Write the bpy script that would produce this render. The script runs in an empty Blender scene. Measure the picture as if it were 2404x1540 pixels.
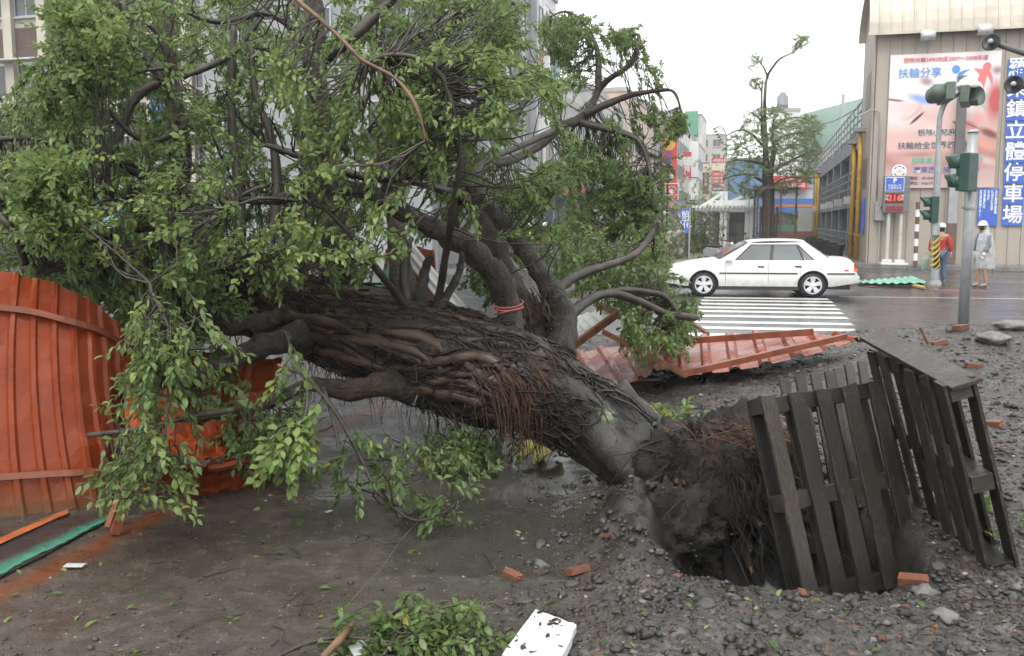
import bpy, bmesh, math, random
import numpy as np
from mathutils import Vector, Matrix, Quaternion
from mathutils import noise as mnoise
random.seed(7); rng = np.random.default_rng(7)
scn = bpy.context.scene
COL = scn.collection

# ---------------------------------------------------------------- camera
# picture coordinates below are on a 2404 x 1540 grid
F, CX, CY, CAMH = 2171.6, 1202.0, 770.0, 1.8
PITCH = math.atan(250.6 / F)
cam_d = bpy.data.cameras.new('camera'); cam = bpy.data.objects.new('camera', cam_d); COL.objects.link(cam)
cam_d.sensor_width = 36.0; cam_d.lens = 36.0 * F / 2404.0
cam_d.clip_start = 0.05; cam_d.clip_end = 3000
cam.location = (0, 0, CAMH); cam.rotation_euler = (math.pi/2 - PITCH, 0, 0)
scn.camera = cam

# ---------------------------------------------------------------- sky, sun, exposure
SUN_EL, SUN_AZ = math.radians(58), math.radians(200)      # overcast, light from behind the photographer
world = bpy.data.worlds.new('World'); scn.world = world; world.use_nodes = True
wn = world.node_tree.nodes; wl = world.node_tree.links; wn.clear()
sky = wn.new('ShaderNodeTexSky'); sky.sky_type = 'NISHITA'; sky.sun_disc = False
sky.sun_elevation = SUN_EL; sky.sun_rotation = SUN_AZ; sky.air_density = 1.0; sky.dust_density = 4.0; sky.ozone_density = 1.0
hs = wn.new('ShaderNodeHueSaturation'); hs.inputs['Saturation'].default_value = 0.06; hs.inputs['Value'].default_value = 1.0
cl = wn.new('ShaderNodeMixRGB'); cl.blend_type = 'MIX'; cl.inputs[0].default_value = 0.7; cl.inputs[2].default_value = (9.0, 9.1, 9.2, 1)
bg = wn.new('ShaderNodeBackground'); bg.inputs['Strength'].default_value = 0.13
wo = wn.new('ShaderNodeOutputWorld')
wl.new(sky.outputs[0], hs.inputs['Color']); wl.new(hs.outputs[0], cl.inputs[1]); wl.new(cl.outputs[0], bg.inputs['Color']); wl.new(bg.outputs[0], wo.inputs['Surface'])
sun_d = bpy.data.lights.new('sun', 'SUN'); sun_d.energy = 0.8; sun_d.angle = math.radians(25); sun_d.color = (1.0, 0.97, 0.93)
sun = bpy.data.objects.new('sun', sun_d); COL.objects.link(sun)
_sd = Vector((math.sin(SUN_AZ)*math.cos(SUN_EL), math.cos(SUN_AZ)*math.cos(SUN_EL), math.sin(SUN_EL)))
sun.rotation_euler = (-_sd).to_track_quat('-Z', 'Y').to_euler(); sun.location = (0, -5, 30)
scn.view_settings.view_transform = 'Standard'; scn.view_settings.look = 'None'
scn.view_settings.exposure = 0.9; scn.view_settings.gamma = 1.0; scn.view_settings.use_curve_mapping = False
scn.render.engine = 'CYCLES'
scn.cycles.use_denoising = True
scn.cycles.use_adaptive_sampling = True; scn.cycles.adaptive_threshold = .03
scn.cycles.max_bounces = 5; scn.cycles.diffuse_bounces = 2; scn.cycles.glossy_bounces = 2; scn.cycles.transmission_bounces = 4
scn.cycles.transparent_max_bounces = 8; scn.cycles.volume_bounces = 0
scn.cycles.caustics_reflective = False; scn.cycles.caustics_refractive = False

# ---------------------------------------------------------------- picture -> place
_cp, _sp = math.cos(PITCH), math.sin(PITCH)
CAM = Vector((0, 0, CAMH))
def ray(px, py):
    a, b = (px-CX)/F, -(py-CY)/F
    return Vector((a, _cp + b*_sp, -_sp + b*_cp))
def at(px, py, d): return CAM + ray(px, py)*d
def gp(px, py, z=0.0):
    r = ray(px, py); return CAM + r*((z-CAMH)/r.z)
_r = ray(1793.0, 519.4); SA = math.atan2(_r.x, _r.y)
SV = Vector((math.sin(SA), math.cos(SA), 0)); PV = Vector((math.cos(SA), -math.sin(SA), 0))
def sp(s, l, z=0.0): return SV*s + PV*l + Vector((0, 0, z))      # s along the street, l across it
def on_s(px, py, s):
    r = ray(px, py); p = CAM + r*(s/r.dot(SV)); return p
def on_l(px, py, l):
    r = ray(px, py); p = CAM + r*(l/r.dot(PV)); return p
def ls(p): return p.dot(SV), p.dot(PV), p.z
def pxm(d): return F/d

# ---------------------------------------------------------------- materials
MATS = {}
class NT:
    def __init__(s, name):
        s.m = bpy.data.materials.new(name); s.m.use_nodes = True; s.t = s.m.node_tree; s.n = s.t.nodes; s.l = s.t.links
        s.b = s.n['Principled BSDF']; s.out = s.n['Material Output']; s._co = None
    def new(s, t, **k):
        nd = s.n.new(t)
        for a, v in k.items(): setattr(nd, a, v)
        return nd
    def co(s, which='Object'):
        if s._co is None: s._co = s.new('ShaderNodeTexCoord')
        return s._co.outputs[which]
    def setin(s, nd, name, v):
        if hasattr(v, 'is_linked') or hasattr(v, 'links'): s.l.new(v, nd.inputs[name])
        else: nd.inputs[name].default_value = v
    def noise(s, scale, detail=4, rough=.55, co=None, dist=0.0):
        nd = s.new('ShaderNodeTexNoise'); s.l.new(co or s.co(), nd.inputs['Vector'])
        nd.inputs['Scale'].default_value = scale; nd.inputs['Detail'].default_value = detail
        nd.inputs['Roughness'].default_value = rough; nd.inputs['Distortion'].default_value = dist
        return nd.outputs[0]
    def ramp(s, fac, stops):
        nd = s.new('ShaderNodeValToRGB'); s.l.new(fac, nd.inputs[0]); e = nd.color_ramp.elements
        while len(e) < len(stops): e.new(0.5)
        for i, (p, c) in enumerate(stops):
            e[i].position = p; e[i].color = (c[0], c[1], c[2], 1) if hasattr(c, '__len__') else (c, c, c, 1)
        return nd.outputs[0]
    def mix(s, fac, a, b, mode='MIX'):
        nd = s.new('ShaderNodeMixRGB', blend_type=mode)
        for i, v in ((0, fac), (1, a), (2, b)):
            if hasattr(v, 'links'): s.l.new(v, nd.inputs[i])
            elif i == 0: nd.inputs[0].default_value = v
            else: nd.inputs[i].default_value = (v[0], v[1], v[2], 1)
        return nd.outputs[0]
    def math(s, op, a, b=0.5, clamp=False):
        nd = s.new('ShaderNodeMath', operation=op, use_clamp=clamp)
        for i, v in ((0, a), (1, b)):
            if hasattr(v, 'links'): s.l.new(v, nd.inputs[i])
            else: nd.inputs[i].default_value = v
        return nd.outputs[0]
    def attr(s, name):
        nd = s.new('ShaderNodeAttribute', attribute_name=name); return nd
    def bump(s, h, strength=.3, dist=.02, normal=None):
        nd = s.new('ShaderNodeBump'); s.l.new(h, nd.inputs['Height']); nd.inputs['Strength'].default_value = strength; nd.inputs['Distance'].default_value = dist
        if normal is not None: s.l.new(normal, nd.inputs['Normal'])
        return nd.outputs[0]
    def set(s, **k):
        names = dict(col='Base Color', rough='Roughness', metal='Metallic', spec='Specular IOR Level', normal='Normal', coat='Coat Weight', alpha='Alpha', trans='Transmission Weight', emit='Emission Color', estr='Emission Strength', coatr='Coat Roughness', ior='IOR')
        for a, v in k.items():
            i = s.b.inputs[names[a]]
            if hasattr(v, 'links'): s.l.new(v, i)
            elif hasattr(v, '__len__') and len(v) == 3: i.default_value = (v[0], v[1], v[2], 1)
            else: i.default_value = v
        return s.m

def M(name, col, rough=.6, var=.25, scale=6.0, bump=.0, metal=0.0, spec=.5, dirt=None, bscale=None, rvar=0.0, objrand=0.0, streak=False):
    """plain painted / stone / metal surface with uneven tone, grime and fine relief"""
    if name in MATS: return MATS[name]
    t = NT(name)
    n1 = t.noise(scale, 5)
    lo = [c*(1-var) for c in col]; hi = [min(1, c*(1+var)) for c in col]
    c = t.ramp(n1, [(.3, lo), (.7, hi)])
    if dirt:
        co = t.co()
        if streak:
            mp = t.new('ShaderNodeMapping'); t.l.new(co, mp.inputs[0]); mp.inputs['Scale'].default_value = (1, 1, .12); co = mp.outputs[0]
        n2 = t.noise(scale*.45 if not streak else scale*1.3, 6, .65, co=co)
        c = t.mix(t.ramp(n2, [(.48, 0), (.75, dirt[3] if len(dirt) > 3 else .8)]), c, dirt[:3])
    if objrand:
        oi = t.new('ShaderNodeObjectInfo')
        hsv = t.new('ShaderNodeHueSaturation'); t.l.new(c, hsv.inputs['Color'])
        t.l.new(t.math('ADD', t.math('MULTIPLY', oi.outputs['Random'], objrand*2), 1-objrand), hsv.inputs['Value']); c = hsv.outputs[0]
    k = dict(col=c, rough=rough, metal=metal, spec=spec)
    if rvar: k['rough'] = t.ramp(t.noise(scale*.8, 4), [(.3, max(.03, rough-rvar)), (.7, min(1, rough+rvar))])
    if bump: k['normal'] = t.bump(t.noise(bscale or scale*5, 5, .6), bump, .01)
    MATS[name] = t.set(**k); return MATS[name]
def glow(name, col, strength):
    if name in MATS: return MATS[name]
    t = NT(name); MATS[name] = t.set(col=[c*.3 for c in col], emit=col, estr=strength); return MATS[name]
def glass(name, col=(.03, .035, .04), rough=.06):
    if name in MATS: return MATS[name]
    t = NT(name); MATS[name] = t.set(col=t.ramp(t.noise(.6, 2), [(.3, [c*.6 for c in col]), (.7, [c*1.6 for c in col])]), rough=rough, spec=.8); return MATS[name]

# ---------------------------------------------------------------- mesh helpers
class MB:
    def __init__(s): s.v = []; s.f = []
    def add(s, vs, fs):
        o = len(s.v); s.v.extend([tuple(p) for p in vs]); s.f.extend([tuple(i+o for i in f) for f in fs]); return s
    def quadbox(s, a, b):
        """hexahedron from two 4-corner loops"""
        return s.add(list(a)+list(b), [(3,2,1,0), (4,5,6,7), (0,1,5,4), (1,2,6,5), (2,3,7,6), (3,0,4,7)])
    def box(s, c, size, R=None):
        x, y, z = size[0]/2, size[1]/2, size[2]/2
        P = [Vector(p) for p in ((-x,-y,-z),(x,-y,-z),(x,y,-z),(-x,y,-z),(-x,-y,z),(x,-y,z),(x,y,z),(-x,y,z))]
        if R is not None: P = [R @ p for p in P]
        c = Vector(c); P = [p+c for p in P]
        return s.add(P, [(3,2,1,0), (4,5,6,7), (0,1,5,4), (1,2,6,5), (2,3,7,6), (3,0,4,7)])
    def bx(s, x0, x1, y0, y1, z0, z1): return s.box(((x0+x1)/2, (y0+y1)/2, (z0+z1)/2), (abs(x1-x0), abs(y1-y0), abs(z1-z0)))
    def beam(s, a, b, w, h, up=(0, 0, 1)):
        a = Vector(a); b = Vector(b); d = (b-a).normalized(); up = Vector(up)
        x = d.cross(up)
        if x.length < 1e-4: x = d.cross(Vector((1, 0, 0)))
        x.normalize(); y = x.cross(d)
        q = lambda p: [p+x*(-w/2)+y*(-h/2), p+x*(w/2)+y*(-h/2), p+x*(w/2)+y*(h/2), p+x*(-w/2)+y*(h/2)]
        return s.quadbox(q(a), q(b))
    def tube(s, pts, rad, n=8, cap=True, wob=0.0, seed=0):
        pts = [Vector(p) for p in pts]; k = len(pts)
        if not hasattr(rad, '__len__'): rad = [rad]*k
        t = (pts[1]-pts[0]).normalized(); x = t.orthogonal().normalized(); o = len(s.v)
        for i, p in enumerate(pts):
            t2 = (pts[min(i+1, k-1)]-pts[max(i-1, 0)])
            t2 = t2.normalized() if t2.length > 1e-9 else t
            x = (x - t2*x.dot(t2))
            x = x.normalized() if x.length > 1e-6 else t2.orthogonal().normalized()
            y = t2.cross(x); t = t2
            for j in range(n):
                a = 2*math.pi*j/n; d = x*math.cos(a)+y*math.sin(a); r = rad[i]
                if wob: r *= 1+wob*mnoise.noise((p+d*r)*(1.6/max(r, .02))*.35 + Vector((seed, 0, 0)))
                q = p+d*r; s.v.append((q.x, q.y, q.z))
        for i in range(k-1):
            for j in range(n):
                a = o+i*n+j; b = o+i*n+(j+1) % n; s.f.append((a, b, b+n, a+n))
        if cap:
            s.f.append(tuple(o+j for j in reversed(range(n)))); s.f.append(tuple(o+(k-1)*n+j for j in range(n)))
        return s
    def cyl(s, a, b, r, n=12, r2=None): return s.tube([a, b], [r, r if r2 is None else r2], n)
    def lathe(s, c, prof, n=16, axis=Vector((0, 0, 1)), cap=True):
        axis = Vector(axis).normalized(); x = axis.orthogonal().normalized(); y = axis.cross(x); c = Vector(c); o = len(s.v); k = len(prof)
        for r, h in prof:
            for j in range(n):
                a = 2*math.pi*j/n; q = c+axis*h+(x*math.cos(a)+y*math.sin(a))*max(r, 1e-4); s.v.append(tuple(q))
        for i in range(k-1):
            for j in range(n):
                a = o+i*n+j; b = o+i*n+(j+1) % n; s.f.append((a, b, b+n, a+n))
        if cap: s.f.append(tuple(o+j for j in reversed(range(n)))); s.f.append(tuple(o+(k-1)*n+j for j in range(n)))
        return s
    def grid(s, P):
        o = len(s.v); r = len(P); c = len(P[0])
        for row in P: s.v.extend([tuple(p) for p in row])
        for i in range(r-1):
            for j in range(c-1): s.f.append((o+i*c+j, o+i*c+j+1, o+(i+1)*c+j+1, o+(i+1)*c+j))
        return s
    def sheet(s, P, th):
        """a grid of points made into a thin solid sheet"""
        r = len(P); c = len(P[0]); Q = []
        for i in range(r):
            row = []
            for j in range(c):
                a = P[min(i+1, r-1)][j]-P[max(i-1, 0)][j]; b = P[i][min(j+1, c-1)]-P[i][max(j-1, 0)]
                nn = a.cross(b); nn = nn.normalized() if nn.length > 1e-9 else Vector((0, 0, 1)); row.append(P[i][j]+nn*th)
            Q.append(row)
        o = len(s.v); s.grid(P); o2 = len(s.v)
        for row in Q: s.v.extend([tuple(p) for p in row])
        for i in range(r-1):
            for j in range(c-1): s.f.append((o2+i*c+j, o2+(i+1)*c+j, o2+(i+1)*c+j+1, o2+i*c+j+1))
        loop = [(0, j) for j in range(c)]+[(i, c-1) for i in range(1, r)]+[(r-1, j) for j in range(c-2, -1, -1)]+[(i, 0) for i in range(r-2, 0, -1)]
        for k in range(len(loop)):
            a = loop[k]; b = loop[(k+1) % len(loop)]
            s.f.append((o+b[0]*c+b[1], o+a[0]*c+a[1], o2+a[0]*c+a[1], o2+b[0]*c+b[1]))
        return s
    def extr(s, pts, d):
        """polygon prism"""
        k = len(pts); d = Vector(d); pts = [Vector(p) for p in pts]
        return s.add(pts+[p+d for p in pts], [tuple(reversed(range(k))), tuple(range(k, 2*k))]+[(i, (i+1) % k, (i+1) % k+k, i+k) for i in range(k)])
    def mesh(s, name, smooth=False):
        me = bpy.data.meshes.new(name); me.from_pydata(s.v, [], s.f); me.update()
        if smooth: me.polygons.foreach_set('use_smooth', [True]*len(me.polygons))
        return me
    def build(s, name, mat, parent=None, smooth=False, bevel=0.0, **tags):
        o = bpy.data.objects.new(name, s.mesh(name, smooth)); COL.objects.link(o)
        if mat: o.data.materials.append(mat)
        if parent is not None: o.parent = parent
        if bevel:
            md = o.modifiers.new('edge', 'BEVEL'); md.width = bevel; md.segments = 2; md.limit_method = 'ANGLE'; md.angle_limit = math.radians(40)
        for k, v in tags.items(): o[k] = v
        return o
def obj_from(me, name, mat, parent=None, **tags):
    o = bpy.data.objects.new(name, me); COL.objects.link(o)
    if mat and not me.materials: me.materials.append(mat)
    if parent is not None: o.parent = parent
    for k, v in tags.items(): o[k] = v
    return o
def thing(name, label, cat, loc=(0, 0, 0), rz=0.0, group=None):
    o = bpy.data.objects.new(name, None); COL.objects.link(o); o.empty_display_size = .2
    o.location = loc; o.rotation_euler = (0, 0, rz); o['label'] = label; o['category'] = cat
    if group: o['group'] = group
    return o
def T(o, label, cat, group=None):
    o['label'] = label; o['category'] = cat
    if group: o['group'] = group
    return o
def keep(o, parent):
    """parent a world-space object under an empty without moving it"""
    o.parent = parent; o.matrix_parent_inverse = parent.matrix_basis.inverted(); return o
def copy_tree(o, parent=None):
    c = o.copy(); COL.objects.link(c); c.parent = parent
    for ch in list(o.children): copy_tree(ch, c)
    return c
def text(body, size, mat, M4, name='lettering', parent=None, align='CENTER', extrude=.004, bold=0.0, spacing=None, local=False):
    """flat lettering as a thin mesh; M4 maps its xy plane into the place"""
    cu = bpy.data.curves.new('t', 'FONT'); cu.body = body; cu.size = size; cu.align_x = align; cu.align_y = 'CENTER'; cu.extrude = extrude; cu.resolution_u = 2
    if bold: cu.offset = bold
    if spacing: cu.space_line = spacing
    ob = bpy.data.objects.new('t', cu); COL.objects.link(ob)
    bpy.context.view_layer.update()
    me = bpy.data.meshes.new_from_object(ob.evaluated_get(bpy.context.evaluated_depsgraph_get()))
    bpy.data.objects.remove(ob); bpy.data.curves.remove(cu)
    me.transform(M4); me.name = name
    o = bpy.data.objects.new(name, me); COL.objects.link(o); me.materials.clear(); me.materials.append(mat)
    if parent is not None:
        if local: o.parent = parent
        else: keep(o, parent)
    return o
def frame(o, x, y, z=None):
    x = Vector(x).normalized(); y = Vector(y); y = (y-x*y.dot(x)).normalized(); z = x.cross(y)
    return Matrix(((x.x, y.x, z.x, o[0]), (x.y, y.y, z.y, o[1]), (x.z, y.z, z.z, o[2]), (0, 0, 0, 1)))
def catmull(pts, n=6):
    """smooth resample of a list of tuples"""
    P = np.array(pts, float); out = []
    for i in range(len(P)-1):
        p0 = P[max(i-1, 0)]; p1 = P[i]; p2 = P[i+1]; p3 = P[min(i+2, len(P)-1)]
        for k in range(n):
            t = k/n; out.append(.5*((2*p1)+(-p0+p2)*t+(2*p0-5*p1+4*p2-p3)*t*t+(-p0+3*p1-3*p2+p3)*t**3))
    out.append(P[-1]); return out
def vnoise(x, y, seed=0):
    """smooth value noise on numpy arrays"""
    xi = np.floor(x).astype(int); yi = np.floor(y).astype(int); xf = x-xi; yf = y-yi
    u = xf*xf*(3-2*xf); v = yf*yf*(3-2*yf)
    def h(a, b):
        q = np.sin(a*127.1+b*311.7+seed*74.7)*43758.5453; return q-np.floor(q)
    return (h(xi, yi)*(1-u)+h(xi+1, yi)*u)*(1-v)+(h(xi, yi+1)*(1-u)+h(xi+1, yi+1)*u)*v
def fbm(x, y, o=4, seed=0):
    s = 0; a = .5
    for i in range(o): s = s+a*(vnoise(x, y, seed+i)-.5); x = x*2.03+3.1; y = y*2.03+1.7; a *= .5
    return s
# ================================================================ ground, road, pavement
def sstep(a, b, x): t = np.clip((x-a)/(b-a), 0, 1); return t*t*(3-2*t)
PIT_C = (1.48, 4.93)
def rub_edge(y):   # x where the smooth mud ends and the rubble begins
    return np.interp(y, [2.0, 3.6, 4.4, 5.8, 6.6, 8.0, 10.5, 14.6], [-.2, .05, .42, .62, .95, 1.25, .9, .3])
def height(x, y, fine=True):
    x = np.asarray(x, float); y = np.asarray(y, float)
    rub = sstep(-.25, .45, x-rub_edge(y))
    m = .50*np.exp(-((x-6.4)/3.4)**2-((y-11.2)/2.6)**2)+.20*np.exp(-((x-3.4)/1.6)**2-((y-8.2)/2.4)**2)+.10*np.exp(-((x-3.2)/1.5)**2-((y-5.6)/1.8)**2)
    m = m+.13*np.exp(-((x-1.2)/1.0)**2-((y-3.75)/.38)**2)
    edge = sstep(14.6, 13.2, y)
    h = m*edge
    h = h+rub*edge*(.10*fbm(x*1.3, y*1.3, 3, 3)+(.09*fbm(x*4.5, y*4.5, 3, 9)+.045*fbm(x*14, y*14, 2, 5) if fine else 0))
    h = h+(1-rub)*(.035*fbm(x*.8, y*.8, 3, 21)+(.012*fbm(x*6, y*6, 3, 31) if fine else 0))*sstep(14.6, 13, y)*sstep(-8.8, -8, x)
    # heaped soil round the torn-up roots, and the hole the roots left
    h = h+(.24+.5*fbm(x*5, y*5, 4, 41))*np.exp(-((x-.72)/.32)**2-((y-5.1)/.60)**2)*edge
    a = np.sqrt(((x-PIT_C[0])/.70)**2+((y-PIT_C[1])/.72)**2)+.55*fbm(x*2.6, y*2.6, 4, 77)
    pit = sstep(1.15, .45, a)
    h = h*(1-pit)+pit*(-.75+.1*fbm(x*5, y*5, 3, 4))
    return h
def gh(px, py, extra=0.0):
    z = .1
    for _ in range(6): p = gp(px, py, z+extra); z = float(height(np.array([p.x]), np.array([p.y]), False)[0])
    return gp(px, py, z+extra)
def hz(x, y): return float(height(np.array([x]), np.array([y]))[0])

xs = np.concatenate([[-600, -150, -50, -20, -12], np.arange(-9, -1.01, .1), np.arange(-1, 3.4, .04), np.arange(3.4, 9.6, .07), [12, 20, 50, 150, 600]])
ys = np.concatenate([[-120, -30, -6, 0, 1.5], np.arange(2.4, 7.2, .04), np.arange(7.2, 14.7, .08), [16, 20, 40, 80, 160, 400, 1500]])
X, Y = np.meshgrid(xs, ys)
Z = height(X, Y); out = (X < -9.01) | (X > 9.6) | (Y < 2.39) | (Y > 14.72); Z[out] = 0.0
Z[(Y > 14.6)] = -.02
nr, nc = X.shape
me = bpy.data.meshes.new('ground')
idx = np.arange(nr*nc).reshape(nr, nc)
quads = np.stack([idx[:-1, :-1], idx[:-1, 1:], idx[1:, 1:], idx[1:, :-1]], -1).reshape(-1, 4)
me.from_pydata(np.stack([X, Y, Z], -1).reshape(-1, 3).tolist(), [], quads.tolist()); me.update()
me.polygons.foreach_set('use_smooth', [True]*len(me.polygons))
def fattr(me, name, arr):
    a = me.attributes.new(name, 'FLOAT', 'POINT'); a.data.foreach_set('value', np.ascontiguousarray(arr, dtype=np.float32).ravel())
fattr(me, 'rubble', sstep(-.2, .5, X-rub_edge(Y)+.8*fbm(X*2, Y*2, 3, 61)))
# rust-red silt washed off the fallen fence, lower corner
lx = np.array([gp(0, 1398).x, gp(300, 1248).x]); ly = np.array([gp(0, 1398).y, gp(300, 1248).y])
dl = (Y-(ly[0]+(X-lx[0])*(ly[1]-ly[0])/(lx[1]-lx[0])))
fattr(me, 'silt', np.exp(-((dl+.0)/.26)**2)*sstep(.6, -.7, X+.9)*(1.5+1.4*fbm(X*3, Y*3, 3, 8)))
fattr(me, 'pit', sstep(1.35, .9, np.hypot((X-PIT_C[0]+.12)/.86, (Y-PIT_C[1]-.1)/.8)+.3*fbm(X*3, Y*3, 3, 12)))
fattr(me, 'wet', np.clip(sstep(.75, .1, np.abs(X-.15-.25*(Y-5.6))+.9*fbm(X*2.2, Y*2.2, 3, 19))*sstep(4.2, 5.0, Y)*sstep(9.5, 7, Y)*sstep(.35, .05, X-rub_edge(Y)+.3), 0, 1))
t = NT('wet_mud_and_rubble'); rb = t.attr('rubble').outputs['Fac']; co = t.co()
n_big = t.noise(1.3, 5, .6); n_mid = t.noise(9, 6, .65); n_fin = t.noise(60, 5, .7)
mud = t.mix(t.ramp(n_big, [(.35, 0), (.65, 1)]), (.040, .034, .027), (.078, .067, .053))
mud = t.mix(t.ramp(n_mid, [(.45, 0), (.7, .8)]), mud, (.105, .092, .074))
vor = t.new('ShaderNodeTexVoronoi', feature='F1'); t.l.new(co, vor.inputs['Vector']); vor.inputs['Scale'].default_value = 38
speck = t.math('MULTIPLY', t.ramp(vor.outputs['Distance'], [(.18, 1), (.26, 0)]), t.ramp(n_mid, [(.42, 0), (.56, 1)]))
vc = t.new('ShaderNodeSeparateColor'); t.l.new(vor.outputs['Color'], vc.inputs[0])
grit = t.ramp(vc.outputs[0], [(0, (.045, .045, .045)), (.55, (.10, .098, .094)), (.86, (.20, .19, .18)), (.92, (.26, .09, .04)), (1, (.5, .47, .42))])
mud = t.mix(speck, mud, grit)
wob = t.new('ShaderNodeVectorMath', operation='ADD'); t.l.new(co, wob.inputs[0]); nv = t.new('ShaderNodeTexNoise'); t.l.new(co, nv.inputs['Vector']); nv.inputs['Scale'].default_value = 16; sc9 = t.new('ShaderNodeVectorMath', operation='SCALE'); t.l.new(nv.outputs['Color'], sc9.inputs[0]); sc9.inputs['Scale'].default_value = .07; t.l.new(sc9.outputs[0], wob.inputs[1])
v2 = t.new('ShaderNodeTexVoronoi', feature='F1'); t.l.new(wob.outputs[0], v2.inputs['Vector']); v2.inputs['Scale'].default_value = 34
v2c = t.new('ShaderNodeSeparateColor'); t.l.new(v2.outputs['Color'], v2c.inputs[0])
rubc = t.ramp(v2c.outputs[1], [(0, (.024, .022, .019)), (.5, (.060, .055, .049)), (.8, (.090, .084, .077)), (.93, (.14, .13, .12)), (.965, (.12, .055, .033)), (1, (.16, .065, .035))])
rubc = t.mix(t.ramp(n_mid, [(.4, 0), (.62, .85)]), rubc, (.042, .037, .031))
c = t.mix(rb, mud, rubc)
c = t.mix(t.math('MULTIPLY', t.attr('pit').outputs['Fac'], .9), c, t.ramp(n_mid, [(.3, (.007, .006, .005)), (.7, (.024, .020, .017))]))  # dark root soil in the hole, coloured deeper still to stand in for its shade
c = t.mix(t.math('MULTIPLY', t.attr('silt').outputs['Fac'], .85, True), c, (.15, .045, .014))
c = t.mix(t.math('MULTIPLY', t.attr('wet').outputs['Fac'], .5, True), c, (.06, .06, .06))
pud = t.ramp(t.math('ADD', n_big, t.math('MULTIPLY', t.attr('wet').outputs['Fac'], .22)), [(.47, .42), (.60, .07)])
rr = t.mix(rb, pud, t.ramp(n_mid, [(.3, .35), (.7, .62)]))
hgt = t.math('ADD', t.math('MULTIPLY', n_fin, .5), t.math('ADD', t.math('MULTIPLY', n_mid, 1.0), t.math('MULTIPLY', t.math('MULTIPLY', t.ramp(v2.outputs['Distance'], [(0, 1), (.6, 0)]), t.math('SUBTRACT', rb, t.attr('pit').outputs['Fac'], True)), 1.4)))
pmask = t.math('MULTIPLY', t.ramp(t.math('ADD', n_big, t.math('MULTIPLY', t.attr('wet').outputs['Fac'], .25)), [(.49, 0), (.60, 1)]), t.math('SUBTRACT', 1.0, rb))
hgt = t.math('MULTIPLY', hgt, t.math('SUBTRACT', 1.0, t.math('MULTIPLY', pmask, .93)))
c = t.mix(t.math('MULTIPLY', pmask, .45), c, (.030, .027, .023))
t.set(col=c, rough=rr, spec=.5, normal=t.bump(hgt, .55, .02))
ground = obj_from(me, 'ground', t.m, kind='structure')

# road: wet asphalt
def asphalt(name, base, wet):
    t = NT(name); n1 = t.noise(.35, 5, .6); n2 = t.noise(3.0, 6, .65); n3 = t.noise(140, 3, .7)
    mp = t.new('ShaderNodeMapping'); t.l.new(t.co(), mp.inputs[0]); mp.inputs['Rotation'].default_value = (0, 0, SA); mp.inputs['Scale'].default_value = (.25, 2.2, 1)
    n4 = t.noise(1.2, 5, .6, co=mp.outputs[0])
    c = t.mix(t.ramp(n2, [(.35, 0), (.7, 1)]), [b*.75 for b in base], [b*1.35 for b in base])
    c = t.mix(t.math('MULTIPLY', t.ramp(n3, [(.5, 0), (.8, 1)]), .35), c, (.13, .13, .13))
    r = t.ramp(t.math('ADD', t.math('MULTIPLY', n1, .6), t.math('MULTIPLY', n4, .4)), [(.40, wet+.30), (.50, wet+.12), (.60, wet)])
    t.set(col=c, rough=r, spec=.5, normal=t.bump(n3, .25, .006)); return t.m
A_ROAD = asphalt('wet_asphalt', (.042, .042, .045), .09)
stripe_px = [(75, 1140, 2060), (95, 1120, 2090), (120, 1105, 2110), (147, 1090, 2140), (175, 1075, 2165), (210, 1060, 2200), (255, 1045, 2235), (298, 1030, 2262), (350, 1008, 2310)]
def z5(x, y): return ((x/1.849+2200)/1.7038, (y/1.849+1150)/1.7038)
_a = gp(*z5(1075, 168)); _b = gp(*z5(2165, 184)); RD = (_b-_a).normalized(); RN = Vector((-RD.y, RD.x, 0))   # road runs along RD
near0 = (gp(*z5(1500, 372))).dot(RN)
def rp(u, v, z=0.0): return RD*u+RN*v+Vector((0, 0, z))
road = MB(); road.add([rp(-260, near0, .0), rp(260, near0, .0), rp(260, 420, .0), rp(-260, 420, .0)], [(0, 1, 2, 3)])
road = road.build('road', A_ROAD, kind='structure')
t = NT('worn_white_road_paint'); n = t.noise(7, 6, .7); n2 = t.noise(60, 4, .7)
al = t.math('MULTIPLY', t.ramp(n, [(.30, .2), (.42, 1)]), t.ramp(n2, [(.3, .35), (.45, 1)]))
t.set(col=t.mix(n, (.50, .50, .47), (.78, .77, .70)), rough=.3, alpha=al); PAINT = t.m
def line(name, a, b, w, mat, z=.005, parent=None):
    d = (b-a).normalized(); n = Vector((-d.y, d.x, 0)); up = Vector((0, 0, z))
    return MB().add([a-n*w/2+up, b-n*w/2+up, b+n*w/2+up, a+n*w/2+up], [(0, 1, 2, 3)]).build(name, mat, parent)
cw = thing('crosswalk', 'worn white zebra crossing on the wet road beside the white car', 'crosswalk'); cw['kind'] = 'structure'
for i, (zy, x0, x1) in enumerate(stripe_px):
    a = gp(*z5(x0, zy)); b = gp(*z5(x1, zy+.0145*(x1-x0))); v = (a.dot(RN)+b.dot(RN))/2
    ln = line('stripe', rp(a.dot(RD), v), rp(b.dot(RD), v), .40, PAINT); keep(ln, cw)
a = gp(1990, 697); line('lane_line', rp(a.dot(RD)-.5, a.dot(RN)), rp(a.dot(RD)+30, a.dot(RN)), .12, PAINT).__setitem__('kind', 'structure')
ORP = M('worn_orange_paint', (.42, .12, .04), .4, .3, 8, dirt=(.06, .05, .045, .9))
a = gp(2080, 686); b = gp(2404, 690)
line('edge_line', a, b, .1, ORP).__setitem__('kind', 'structure')
line('edge_line', gp(2190, 681), gp(2320, 684), .35, ORP).__setitem__('kind', 'structure')

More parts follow.
